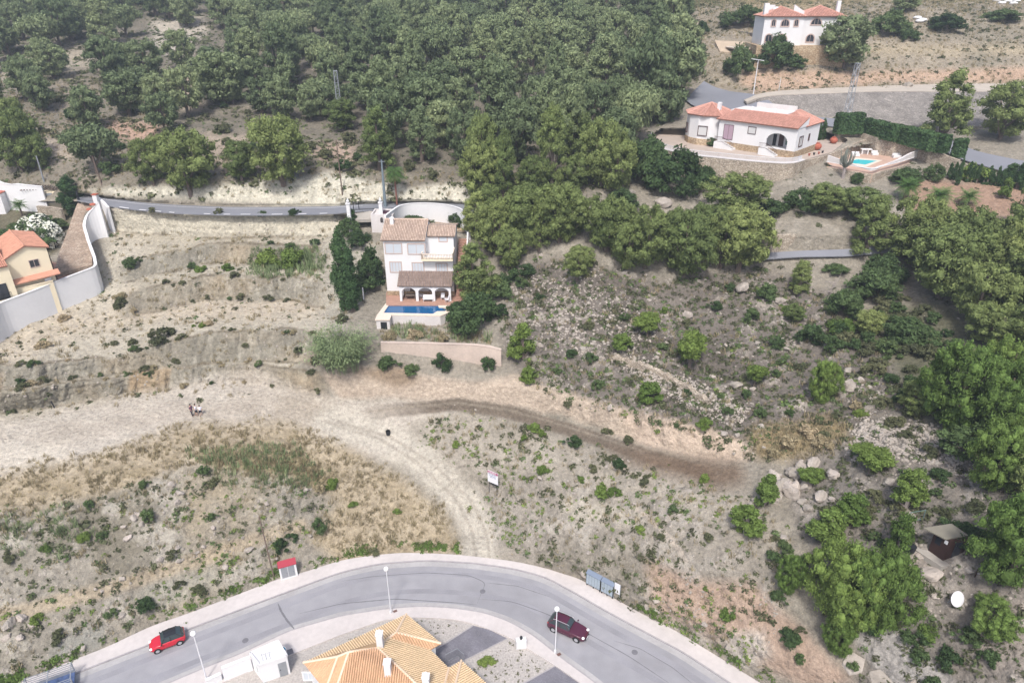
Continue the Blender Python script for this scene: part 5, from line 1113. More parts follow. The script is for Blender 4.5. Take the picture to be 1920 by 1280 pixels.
wl = resample([P(70, 388, 28.2), P(100, 392, 28.0), P(118, 400, 27.6)], 6); wall_line('stone_terrace_wall', wl, [28.3, 28.3, 28.3, 28.3, 28.3, 28.3], .4, M['stone'], 'grey stone wall holding the pergola terrace, left of the cypress', 'wall', 3)
q = P(148, 376, 29.6); t = empty('drive_gate', q, math.atan2((P(180, 379, 29.6) - q).y, (P(180, 379, 29.6) - q).x), 'dark sliding gate across the top of the cobbled ramp', 'gate'); m = MB(); m.box(-.15, .15, -.12, .12, -.5, 1.7); m.build('post', M['dark'], t); m = MB(); Lg = (P(180, 379, 29.6) - q).length; m.box(.152, Lg, -.04, .04, 0, .15); m.build('rail', M['dark'], t)
q = P(182, 380, 30.5); t = empty('gate_pillar', q, 0, 'stepped white pillar with red cap where the cobbled ramp meets the upper road', 'pillar'); m = MB(); m.box(-.35, .35, -.35, .35, -2, 1.35); m.build('shaft', M['white'], t); m = MB(); m.box(-.42, .42, -.42, .42, 1.352, 1.5); m.build('cap', M['terracotta'], t)
for k, (u, v, z) in enumerate(((180, 376, 30.6), (174, 385, 30.2), (168, 394, 29.7))):
    q = P(u, v, z); m = MB(); m.lathe([(.5, 0), (.42, .18), (.1, .3)], n=8); o = m.build('tile_cap', M['terracotta']); o.location = q + Vector((0, 0, .1)); tag(o, 'red tile cap on the boundary wall top, %s from the upper road' % ('first', 'second', 'third')[k], 'tile cap', 'red caps stepping down the boundary wall')
# ================================================================== plants
def rand_dirs(n, zmin=-1.0):
    z = rng.uniform(zmin, 1, n); a = rng.uniform(0, 2 * np.pi, n); r = np.sqrt(np.maximum(0, 1 - z * z))
    return np.stack([r * np.cos(a), r * np.sin(a), z], 1)
def leaves(cent, nor, size, long=1.6, jit=0.7):
    """one small leaf clump (bent quad) per centre; nor = outward direction"""
    n = len(cent); d = nor + rng.normal(0, jit, (n, 3)); d /= np.linalg.norm(d, axis=1, keepdims=True)
    a = np.cross(d, rng.normal(0, 1, (n, 3))); a /= np.linalg.norm(a, axis=1, keepdims=True); b = np.cross(d, a)
    s = size * rng.uniform(.6, 1.3, (n, 1)); l = s * long
    V = np.stack([cent - a * s * .5 - b * l * .5, cent + a * s * .5 - b * l * .35, cent + a * s * .35 + b * l * .55 + d * s * .25, cent - a * s * .45 + b * l * .4], 1)
    return V.reshape(-1, 3)
def quads(nv): return np.arange(nv).reshape(-1, 4)
def core(cent, rad, sq, n=5):
    """low solid bodies inside the clumps (inner twigs and needles)"""
    mb = MB()
    for c, r in zip(cent, rad): mb.ball(tuple(c), r, 6, 4, (1, 1, sq))
    me = MB(); return mb
def crown_mesh(name, seed, H_=1.0, Rr=1.0, shape='round', ncl=34, per=170, leaf=.085, cr=(.24, .38), base=.25, sq=.75, mat_=None, coreon=True, flat=0.0):
    """crown in a unit frame: trunk foot at 0, top at z = H_, radius about Rr"""
    global rng
    st = rng; rng = np.random.default_rng(seed)
    cs = []; rs = []
    lob = rng.uniform(0, 2 * np.pi, 3); 
    k = 0
    while len(cs) < ncl:
        k += 1; t = rng.uniform(0, 1) ** .85
        if shape == 'round': pr = math.sqrt(max(0, 1 - (1.9 * t - .95) ** 2)) * (1.0 if t > .3 else .85)
        elif shape == 'cone': pr = (1 - t) ** .75 * .95 + .1
        elif shape == 'umbrella': pr = (.35 + .9 * t if t < .6 else math.sqrt(max(0, 1 - ((t - .6) / .42) ** 2)))
        elif shape == 'tall': pr = .55 * math.sqrt(max(0, 1 - (1.7 * t - .75) ** 2)) + .35 * (1 - t)
        elif shape == 'dome': pr = math.sqrt(max(0, 1 - t * t))
        elif shape == 'column': pr = .9 * min(1, 4 * t + .35) * (1 - max(0, (t - .45) / .6)) ** .6
        a = rng.uniform(0, 2 * np.pi); rr = Rr * pr * math.sqrt(rng.uniform(.25, 1)) * (1 + .22 * math.sin(2 * a + lob[0]) + .14 * math.sin(3 * a + lob[1]))
        c = np.array([rr * math.cos(a), rr * math.sin(a), H_ * (base + (1 - base) * t * .93)])
        r = Rr * (cr[0] + (cr[1] - cr[0]) * rng.random() ** 1.7) * (1 - .25 * t if shape in ('cone', 'column') else 1)
        if k < 500 and any(np.linalg.norm((c - q) / [1, 1, .8]) < .55 * (r + p) for q, p in zip(cs, rs)): continue
        cs.append(c); rs.append(r)
    V = []
    for c, r in zip(cs, rs):
        n = max(24, int(per * 1.5 * (r / (Rr * .31)) ** 2)); d = rand_dirs(n, -.75); an = rng.uniform(.75, 1.35, 3); rad = r * an * rng.uniform(.62, 1.18, (n, 1)) * (1 + .18 * np.sin(7 * d[:, :1] + 5 * d[:, 1:2] + c[0] * 9))
        p = c + d * rad * [1, 1, sq]; V.append(leaves(p, d * [1, 1, 1.2], leaf * Rr * .82, 2.1, .75))
    V = np.concatenate(V); F = quads(len(V))
    o = np_mesh(name, V, F, mat_)
    if coreon:
        mb = MB()
        for c, r in zip(cs, rs): mb.ball(tuple(c), r * .70, 7, 5, (1, 1, sq))
        vs = np.array(mb.v); vs += .06 * Rr * np.stack([vnoise(vs[:, 0] * 6 / Rr, vs[:, 1] * 6 / Rr, vs[:, 2] * 6 / Rr + q) for q in (1, 5, 9)], 1)
        # merge body and leaves into one crown mesh
        me = o.data; allv = [tuple(v) for v in V] + [tuple(v) for v in vs]; nf = F.tolist() + [[i + len(V) for i in f] for f in mb.f]
        me2 = bpy.data.meshes.new(name); me2.from_pydata(allv, [], nf); me2.update()
        if mat_: me2.materials.append(mat_)
        o.data = me2; bpy.data.meshes.remove(me)
    rng = st
    scene.collection.objects.unlink(o)
    return o.data, cs
def trunk_mesh(name, seed, H_, Rr, cs, r0=.045, bend=.06, limbs=5, mat_=None, top=.8):
    rr = random.Random(seed); m = MB(); pts = []; n = 6
    for i in range(n + 1):
        t = i / n; pts.append((bend * Rr * math.sin(2.2 * t + seed), bend * Rr * math.sin(1.7 * t + seed * 2), -.12 * H_ + (top + .12) * H_ * t))
    m.tube(pts, [r0 * H_ * (1.25 - .95 * i / n) for i in range(n + 1)], 6)
    c2 = sorted(cs, key=lambda c: rr.random())[:limbs]
    for c in c2:
        t = min(.95, max(.3, c[2] / (H_ * 1.0) * .7)); i = min(n - 1, int(t * n)); s = Vector(pts[i]); e = Vector(c)
        mid = s.lerp(e, .5) + Vector((0, 0, -.03 * H_)); m.tube([s, mid, e], [r0 * H_ * .5, r0 * H_ * .33, r0 * H_ * .12], 4)
    o = m.build(name, mat_); scene.collection.objects.unlink(o); return o.data
PR = {}
def proto(key, shape, H_, Rr, mat_, nvar=3, bark='bark', **k):
    L_ = []
    for i in range(nvar):
        me, cs = crown_mesh('crown', hash_(key) + 37 * i, H_, Rr, shape, mat_=M[mat_], **k); tm = trunk_mesh('trunk', hash_(key) + i, H_, Rr, cs, mat_=M[bark])
        L_.append((me, tm))
    PR[key] = (L_, H_, Rr)
def hash_(s): return sum(ord(c) * (i + 3) for i, c in enumerate(s)) % 9973
# natural sizes in metres at scale one
proto('round', 'round', 9.0, 4.3, 'pinefar', 5, ncl=52, per=110, leaf=.07, base=.16, cr=(.18, .32))
proto('tall', 'tall', 11.0, 3.9, 'pinefar', 4, ncl=52, per=110, leaf=.07, base=.14, cr=(.18, .32))
proto('umbrella', 'umbrella', 8.5, 4.8, 'pinefar', 2, ncl=30, per=120, leaf=.08, base=.42)
proto('mid', 'round', 9.0, 4.3, 'pine', 4, ncl=70, per=215, leaf=.046, base=.12, cr=(.15, .29))
proto('midtall', 'tall', 11.0, 4.0, 'pine', 3, ncl=70, per=215, leaf=.046, base=.12, cr=(.15, .29))
proto('near', 'round', 7.0, 4.0, 'pinenear', 4, ncl=110, per=330, leaf=.030, base=.06, cr=(.13, .25))
proto('young', 'cone', 3.6, 1.35, 'bright', 4, ncl=20, per=90, leaf=.12, base=.14, cr=(.3, .5))
proto('lolly', 'round', 3.2, 1.15, 'bright', 3, ncl=14, per=110, leaf=.12, base=.38, cr=(.35, .5))
proto('youngpine', 'tall', 5.5, 1.7, 'pinenear', 3, ncl=26, per=110, leaf=.10, base=.15, cr=(.25, .42), bark='palebark')
proto('cypress', 'column', 8.0, .75, 'cypress', 2, ncl=34, per=70, leaf=.16, base=.03, cr=(.5, .8), sq=1.5)
def shrub_proto(key, mat_, Hh, Rr, nvar=3, **k):
    L_ = []
    for i in range(nvar):
        me, cs = crown_mesh('foliage', hash_(key) + 11 * i, Hh, Rr, 'dome', mat_=M[mat_], base=.12, **k); L_.append(me)
    PR[key] = (L_, Hh, Rr)
shrub_proto('bush', 'broad', 1.4, 1.0, 6, ncl=13, per=80, leaf=.12, cr=(.16, .52))
shrub_proto('brightbush', 'bright', 1.3, 1.0, 3, ncl=9, per=90, leaf=.13, cr=(.35, .55))
shrub_proto('greybush', 'olive', 1.2, 1.0, 5, ncl=13, per=80, leaf=.12, cr=(.16, .5))
shrub_proto('strawbush', 'straw', 1.0, 1.0, 2, ncl=8, per=80, leaf=.13, cr=(.3, .5), coreon=False)
shrub_proto('bigbush', 'broad', 3.6, 2.6, 3, ncl=30, per=150, leaf=.07, cr=(.2, .34))
shrub_proto('canebush', 'reed', 4.0, 3.4, 1, ncl=34, per=160, leaf=.07, cr=(.2, .32))
UNUSED = []
def tree(key, u, v, wpx, hpx, label, cat='tree', group=None, name='pine_tree', i=None, p=None, sink=.1, ysc=None):
    L_, H_, Rr = PR[key]; i = rnd.randrange(len(L_)) if i is None else i % len(L_)
    b = at(u, v) if p is None else p; s = scl(b)
    el = math.atan2(H - b.z, b.y); ch = wpx / s * .5 * math.sin(el)            # a crown seen from above adds its own width to the height
    hh = max(.5, 1.03 * (hpx / s - ch * .75) / math.cos(el)) if hpx else None; sx = wpx / s / 2 / Rr / 1.22; sz = (hh / H_) if hh else sx
    if p is None and hh:                                   # the crown, not the foot, belongs at column u
        du = proj(b + Vector((0, 0, hh * .55)))[0] - u; b = at(u - du, v)
    if hh is None: sz = sx * rnd.uniform(1.1, 1.5)
    t = empty(name, (b.x, b.y, b.z - sink), rnd.uniform(0, 6.28), label, cat, group); t.scale = (sx, sx, sz)
    e = L_[i]
    if isinstance(e, tuple):
        for nm, me in (('crown', e[0]), ('trunk', e[1])):
            o = bpy.data.objects.new(nm, me); link(o, t)
    return t
def shrub(key, u, v, wpx, label, cat='shrub', group=None, name='shrub', hk=1.0, p=None, i=None):
    L_, H_, Rr = PR[key]; b = at(u, v) if p is None else p; s = scl(b); sx = wpx / s / 2 / Rr / 1.1
    o = bpy.data.objects.new(name, L_[rnd.randrange(len(L_)) if i is None else i % len(L_)]); link(o); o.location = (b.x, b.y, b.z - .08 * sx); o.rotation_euler = (0, 0, rnd.uniform(0, 6.28)); o.scale = (sx, sx, sx * hk)
    return tag(o, label, cat, group)
# ------------------------------------------------------------------ trees one can point at: kind, foot u, v, width, height (photo pixels), label
PT = [
('umbrella', 172, 325, 98, 85, 'flat topped pine between the two leaning poles at the upper left'),
('mid', 275, 345, 72, 88, 'dense pine at the left of the big pine pair above the upper road'),
('mid', 343, 362, 115, 128, 'big bushy pine right above the upper road, largest of the left group'),
('mid', 520, 345, 130, 132, 'broad pine with pale top above the upper road bank'),
('mid', 447, 340, 72, 80, 'small pine leaning on the left side of the broad pale topped pine'),
('midtall', 708, 318, 88, 118, 'tall rounded pine directly behind the single palm and the utility pole'),
('mid', 640, 245, 60, 60, 'small dark pine at the foot of the left lattice pylon'),
('round', 232, 215, 84, 78, 'bushy pine left of the pink clay bank high on the left'),
('round', 290, 212, 66, 72, 'yellowish pine standing right above the pink clay bank'),
('round', 268, 150, 84, 72, 'dark pine cluster below the bare white scar at the upper left'),
('round', 335, 130, 60, 68, 'single dark pine in front of the bare white scar'),
('round', 408, 196, 104, 95, 'pine right of the grey scree gully in the upper left'),
('round', 80, 138, 52, 62, 'lone round pine above the pale terrace wall at the far upper left'),
('mid', 20, 322, 90, 118, 'large pine cut by the left edge above the white garden wall'),
('mid', 62, 318, 66, 72, 'pine just right of the large pine at the left edge'),
('mid', 12, 250, 70, 68, 'yellow green pine cut by the left edge, higher than the large one'),
('midtall', 895, 445, 80, 92, 'pine leaning over the right end of the curved white garden wall'),
('mid', 905, 355, 78, 135, 'tall round headed pine with forked trunk above the bend of the upper road'),
('midtall', 945, 372, 66, 128, 'slender pine next to the round headed pine above the road bend'),
('midtall', 1035, 352, 80, 150, 'tall ragged pine left of the ivy covered bank under the villa terrace'),
('mid', 1075, 300, 84, 100, 'bright topped pine at the middle of the forest edge'),
('mid', 1132, 352, 92, 130, 'wide pine at the lower right corner of the forest'),
('midtall', 988, 362, 60, 66, 'short pale young pine at the very foot of the forest'),
('mid', 975, 450, 80, 95, 'pine in the lower row just right of the three storey house garden'),
('mid', 1052, 455, 110, 120, 'broad dark pine in the middle of the lower row'),
('midtall', 1010, 470, 60, 100, 'narrow pine between two broad ones in the lower row'),
('mid', 1140, 470, 105, 115, 'yellowish pine right of the broad dark pine in the lower row'),
('mid', 1215, 500, 110, 125, 'large pine above the stony burnt slope, below the ivy bank'),
('mid', 1290, 520, 115, 130, 'spreading pine in the lower row whose crown hangs over rocks'),
('mid', 1395, 505, 125, 128, 'largest pine at the right end of the lower row, left of the lane wall'),
('mid', 1330, 470, 85, 95, 'pine wedged behind the right end of the lower row'),
('mid', 1085, 520, 70, 66, 'low pine at the foot of the broad dark pine on the burnt slope edge'),
('midtall', 888, 560, 96, 115, 'tiered pine touching the right side of the three storey house'),
('mid', 928, 478, 86, 105, 'pine just right of the curved white garden wall, left end of the lower row'),
('mid', 958, 505, 70, 84, 'low pine under the left end of the lower row'),
('midtall', 918, 425, 66, 84, 'pine hiding the road end right of the curved white wall'),
('midtall', 1000, 440, 70, 100, 'pine at the back of the left end of the lower row'),
('mid', 1180, 505, 90, 100, 'pine overlapping the yellowish one in the lower row'),
('mid', 1385, 405, 122, 90, 'round pine in front of the villa terrace wall'),
('mid', 1550, 400, 90, 62, 'low spreading pine below the small turquoise pool'),
('mid', 1620, 405, 110, 62, 'dark low pine right of the cactus tree below the turquoise pool'),
('midtall', 1640, 478, 92, 118, 'pine standing across the lane, in front of the stone wall'),
('mid', 1745, 505, 150, 110, 'huge pine mass right of the lane, its left half'),
('mid', 1850, 480, 150, 80, 'wide bright crown at the right edge below the red garden'),
('mid', 1790, 560, 150, 150, 'deep green pine filling the centre of the right edge woods'),
('mid', 1890, 560, 120, 140, 'tall pine cut by the right edge beside the deep green one'),
('midtall', 1503, 548, 58, 66, 'thin young pine on the burnt slope under the lane'),
('mid', 1490, 600, 46, 36, 'stubby bright pine below the thin one under the lane'),
('mid', 1635, 625, 64, 52, 'small round pine beside the yellow shrub in the gully'),
('mid', 1865, 640, 110, 85, 'mid green pine at the right edge, above the large layered one'),
('near', 1815, 800, 165, 175, 'large layered pine on the right, bright on its top edges'),
('near', 1895, 760, 120, 140, 'pine cut by the right edge beside the large layered one'),
('near', 1890, 915, 130, 150, 'dense vivid pine cut by the right edge in the middle of the slope'),
('near', 1922, 1090, 165, 185, 'very large vivid pine behind the brown cabin at the right edge'),
('midtall', 1720, 775, 72, 75, 'thin grey green pine beside the rubble strip left of the layered pine'),
('near', 1549, 755, 58, 88, 'bright upright pine left of the big grey boulder'),
('near', 1590, 1165, 150, 160, 'left half of the big round pine clump below the cabin'),
('near', 1655, 1180, 130, 165, 'right half of the big round pine clump below the cabin'),
('near', 1485, 1110, 56, 78, 'narrow pine on the left flank of the big round clump'),
('near', 1577, 1222, 68, 84, 'pointed small pine in front of the big round clump'),
('near', 1866, 1182, 104, 74, 'low domed pine just right of the white dish'),
('youngpine', 1692, 1042, 58, 88, 'bright upright pine left of the brown cabin'),
('youngpine', 1710, 952, 66, 84, 'feathery light green pine up the slope from the cabin'),
('youngpine', 1600, 985, 66, 72, 'soft green pine above the round clump, its upper right one'),
('youngpine', 1560, 1012, 84, 72, 'soft green spreading pine above the left half of the clump'),
('youngpine', 1438, 948, 58, 68, 'dark green young pine beside the pale stone outcrop'),
('youngpine', 1404, 1000, 66, 66, 'yellow green young pine below the pale stone outcrop'),
('lolly', 1640, 882, 68, 50, 'bushy light pine below the rubble strip'),
('lolly', 1520, 906, 44, 34, 'yellow green bush pine on top of the pale stone outcrop'),
('lolly', 1297, 692, 54, 72, 'lollipop shaped pine with thin trunk on the burnt slope'),
('lolly', 1417, 726, 35, 46, 'tiny lollipop pine beside the row of white boulders'),
('lolly', 1215, 630, 44, 46, 'flat crowned little pine high on the burnt slope'),
('young', 1220, 752, 52, 48, 'leaning bright pine beside the old stone terrace'),
('young', 1166, 652, 46, 36, 'small bright pine in the middle of the burnt slope'),
('young', 980, 672, 54, 70, 'dark based young pine right of the pink retaining wall'),
('young', 990, 716, 38, 38, 'little pine just below the dark based one'),
('young', 1323, 800, 32, 24, 'yellowish pine bush above the pink cut bank'),
('midtall', 1785, 262, 112, 128, 'tall layered pine standing before the grey stone bank on the right'),
('mid', 1895, 262, 110, 112, 'pine cut by the right edge in front of the upper road'),
('round', 1590, 128, 120, 92, 'wide pine hiding the right corner of the arched white villa'),
('round', 1270, 190, 120, 120, 'broad pine above the bend of the villa road'),
('round', 1700, 22, 60, 28, 'dark low tree at the top right above the hillside'),
('youngpine', 1890, 372, 30, 40, 'slim young pine in the red garden at the right'),
]
for (k, u, v, wp, hp, lab) in PT: tree(k, u, v, wp, hp, lab, 'pine tree' )
# wood-like masses of pines: each tree is its own thing
def scatter_uv(poly, dist, n, tries=4000, key=None):
    pts = []; us_ = [p[0] for p in poly]; vs_ = [p[1] for p in poly]; px_, py_ = np.array(us_), np.array(vs_)
    for _ in range(tries):
        if len(pts) >= n: break
        u = rnd.uniform(min(us_), max(us_)); v = rnd.uniform(min(vs_), max(vs_))
        if not bool(inpoly(np.array([u]), np.array([v]), poly)[0]): continue
        b = at(u, v)
        dd = dist(b) if callable(dist) else dist
        if all((b - q).length > dd for q in pts): pts.append(b)
    return pts
FZ = [([(420, 60), (700, 40), (1290, 60), (1290, 150), (1240, 250), (1150, 310), (1060, 320), (960, 330), (860, 330), (760, 300), (650, 230), (560, 225), (470, 170)], 7.0, 120, 'pines of the dense wood on the hillside', 'grey green pine in the dense wood covering the middle of the hill'),
      ([(-60, 60), (240, 40), (260, 95), (60, 110), (-60, 130)], 7.5, 16, 'pines of the upper left wood', 'dark pine in the wood at the upper left corner'),
      ([(-100, 4), (300, 4), (420, 4), (1270, 4), (1290, 60), (700, 45), (420, 60), (260, 40), (-80, 60)], 8.0, 100, 'pines along the top of the hill', 'small looking pine in the wood along the top edge')]
for poly, dist, n, grp, lab in FZ:
    keep = scatter_uv(poly, dist, n)
    for b in keep:
        u, v = proj(b)
        if 620 < u < 660 and 180 < v < 240: continue
        w_ = rnd.uniform(7.4, 10.4) * scl(b); key = rnd.choice(['round', 'round', 'tall', 'tall', 'umbrella'])
        tree(key, u, v, w_, None, lab, 'pine tree', grp, p=b)
for poly, dist, n, key, grp, lab in (
      ([(380, 150), (470, 160), (560, 215), (640, 225), (660, 235), (600, 240), (500, 230), (440, 215)], 5.5, 10, 'round', 'pines below the dense wood', 'pine at the lower left fringe of the dense wood'),
      ([(-60, 100), (240, 110), (420, 150), (430, 260), (300, 300), (120, 250), (-60, 200)], 8, 13, 'round', 'pines dotted over the upper left hill', 'small pine dotted over the scrubby upper left hill'),
      ([(900, 350), (1180, 350), (1180, 372), (900, 380)], 6, 4, 'mid', 'pines at the wood foot', 'low pine along the foot of the dense wood'),
      ([(960, 425), (1420, 430), (1430, 500), (1180, 505), (960, 480)], 6.0, 5, 'mid', 'pines of the lower row', 'pine filling the lower row between house and lane wall'),
      ([(1700, 480), (1920, 465), (1920, 620), (1780, 620), (1730, 540)], 5.6, 14, 'mid', 'pines at the right edge', 'pine in the thick wood along the right edge'),
      ([(1800, 760), (1920, 740), (1920, 900), (1840, 900)], 5, 5, 'near', 'pines in the right gully', 'vivid pine in the gully along the right edge')):
    for b in scatter_uv(poly, dist, n):
        u, v = proj(b); tree(key, u, v, rnd.uniform(6, 9) * scl(b), None, lab, 'pine tree', grp, p=b)
for poly, n in (([(1935, 420), (2055, 420), (2055, 1000), (1935, 1000)], 14), ([(-140, 200), (-20, 200), (-20, 330), (-140, 330)], 6)):
    for b in scatter_uv(poly, 5.5, n):
        u, v = proj(b); tree('mid', u, v, rnd.uniform(6, 9) * scl(b), None, 'pine standing just outside the picture', 'pine tree', 'pines beyond the picture edge', p=b)
# bare forked trunk and fallen branches at the forest edge
def bare(u, v, vt, lab, seed, lean=0, mat_='palebark', fork=True, r=.22):
    rr = random.Random(seed); b = at(u, v); h = hgt(b, vt); t = empty('dead_tree', b, 0, lab, 'dead tree'); m = MB()
    m.tube([(0, 0, -.3), (-.1 + lean * .2, 0, h * .25), (.0 + lean * .5, 0, h * .5)], [r, r * .8, r * .65], 6)
    s = Vector((lean * .5, 0, h * .5)); m.tube([s, s + Vector((.7, .2, h * .2)), s + Vector((.9, .3, h * .5))], [r * .6, r * .45, r * .15], 5)
    if fork: m.tube([s, s + Vector((-.9, -.2, h * .15)), s + Vector((-1.9, -.3, h * .42))], [r * .5, r * .35, r * .1], 5)
    m.build('trunk', M[mat_], t); m = MB()
    for k in range(12):
        z = h * rr.uniform(.25, .8); a = rr.uniform(0, 6.28); L = rr.uniform(.6, 1.6); p = Vector((lean * z / h, 0, z)); m.tube([p, p + Vector((math.cos(a) * L, math.sin(a) * L, rr.uniform(-.2, .6)))], [.05, .015], 3)
    m.build('twigs', M[mat_], t); return t
bare(1231, 218, 82, 'tall pale forked pine trunk at the right end of the forest', 3)
bare(1218, 215, 160, 'bent bare white trunk leaning beside the tall forked one', 5, lean=-2.5, fork=False, r=.14)
bare(1250, 190, 130, 'short pale trunk in the shade behind the tall forked one', 8, fork=False, r=.2)
bare(1557, 558, 512, 'thin white bare sapling under the lane', 9, fork=False, r=.08)
# crown of the forked pine
b = at(1231, 214); tree('umbrella', 1228, 214, 96, 128, 'airy high crown above the tall pale forked trunk', 'pine tree', i=1)
# cypresses and hedges
for (u, v, wp, hp, lab) in ((128, 400, 34, 72, 'big dark cypress beside the cobbled ramp on the left'), (638, 580, 32, 150, 'tallest column cypress left of the three storey house'), (654, 582, 28, 122, 'column cypress right of the tallest one beside the house'), (1536, 266, 10, 40, 'slim cypress at the villa corner, left one'), (1545, 265, 10, 42, 'slim cypress at the villa corner, right one'), (1561, 254, 14, 34, 'cone cypress against the left end of the clipped hedge'),
        (660, 430, 18, 40, 'slender cypress beside the white gate pillar'), (1802, 348, 8, 50, 'thin dark cypress at the corner of the long hedge wall'), (1896, 348, 22, 44, 'thick cypress near the right edge below the villa road')):
    tree('cypress', u, v, wp, hp, lab, 'cypress', name='cypress_tree')
for k, u in enumerate((1778, 1787, 1795, 1812, 1820, 1830, 1843, 1850, 1857, 1866, 1874, 1880, 1888, 1907, 1917)):
    b = at(u, 336 + (u - 1778) * .14); tree('cypress', u, 336 + (u - 1778) * .14, rnd.uniform(7, 11) if u < 1890 else 20, rnd.uniform(26, 40) if u < 1890 else 50, 'young cypress in the broken row between red garden and villa road', 'cypress', 'young cypresses along the villa road', name='cypress_tree', p=b)
def hedge(px, z0, z1, wid, lab, group='clipped cypress hedges', seed=1):
    """clipped hedge with rounded top, covered with small leaves"""
    pts = resample([P(u, v, z0) for u, v in px], 24); r_ = random.Random(seed); V = []; n = 24; d = (pts[-1] - pts[0]).normalized(); nn = Vector((-d.y, d.x, 0)); L = (pts[-1] - pts[0]).length; h = z1 - z0; c0 = pts[0]
    N = int(L * h * 55) + int(L * wid * 60); cc = []; no = []
    for _ in range(N):
        f = r_.random(); p = pts[0].lerp(pts[-1], f); a = r_.uniform(-.4, 3.54); x = math.cos(a); y = math.sin(a)
        ex = max(.0, 1 - (abs(f - .5) * 2) ** 14); q = nn * (x * wid / 2 * (1.0 if abs(x) > .3 else 1)) ; zz = h * r_.random() if abs(x) > .55 and r_.random() < .8 else h * (.86 + .14 * max(0, y)) - .0
        off = nn * (math.copysign(wid / 2, x) * (1 if zz < h * .86 else abs(x) ** .5)); w_ = .12 * math.sin(f * L * 1.7 + seed) + r_.uniform(-.06, .06)
        cc.append(tuple(p - c0 + off * (1 + w_ * .3) + Vector((0, 0, zz + w_ * .6)))); no.append(tuple((nn * math.copysign(1, x) if zz < h * .86 else Vector((0, 0, 1)) + nn * x * .4)))
    for e, s_ in ((0, -1), (1, 1)):
        for _ in range(int(h * wid * 50)): cc.append(tuple(pts[0].lerp(pts[-1], e) - c0 + d * s_ * .12 + nn * r_.uniform(-.5, .5) * wid + Vector((0, 0, r_.random() * h * .95)))); no.append(tuple(d * s_))
    V = leaves(np.array(cc), np.array(no), .22); mb = MB(); 
    m2 = MB(); e0, e1 = Vector((0, 0, 0)), pts[-1] - c0; o = nn * wid * .45
    m2.add([e0 - o, e1 - o, e1 + o, e0 + o] + [q + Vector((0, 0, h * .94)) for q in (e0 - o * .8, e1 - o * .8, e1 + o * .8, e0 + o * .8)], [(3, 2, 1, 0), (4, 5, 6, 7), (0, 1, 5, 4), (1, 2, 6, 5), (2, 3, 7, 6), (3, 0, 4, 7)])
    me = bpy.data.meshes.new('clipped_hedge'); me.from_pydata([tuple(v) for v in V] + m2.v, [], quads(len(V)).tolist() + [[i + len(V) for i in f] for f in m2.f]); me.update(); me.materials.append(M['cypress'])
    ob = bpy.data.objects.new('clipped_hedge', me); link(ob); ob.location = c0; return tag(ob, lab, 'hedge', group)
for (px, z0, vt, lab, sd_) in (([(1566, 251), (1611, 250)], 38.6, 213, 'separate clipped hedge block nearest the villa with tower', 1), ([(1620, 251), (1676, 265)], 38.4, 222, 'first block of the long clipped hedge, after the gap', 2), ([(1679, 266), (1744, 283)], 38.0, 234, 'middle block of the long clipped hedge, the lowest topped and longest', 3), ([(1747, 282), (1772, 287)], 37.6, 250, 'last short block of the long clipped hedge', 4), ([(1784, 293), (1806, 295)], 37.0, 260, 'lone cube shaped hedge beyond the gap at the villa road', 5)):
    hedge(px, z0, z0 + hgt(P(px[0][0], px[0][1], z0), vt), 1.7, lab, seed=sd_)
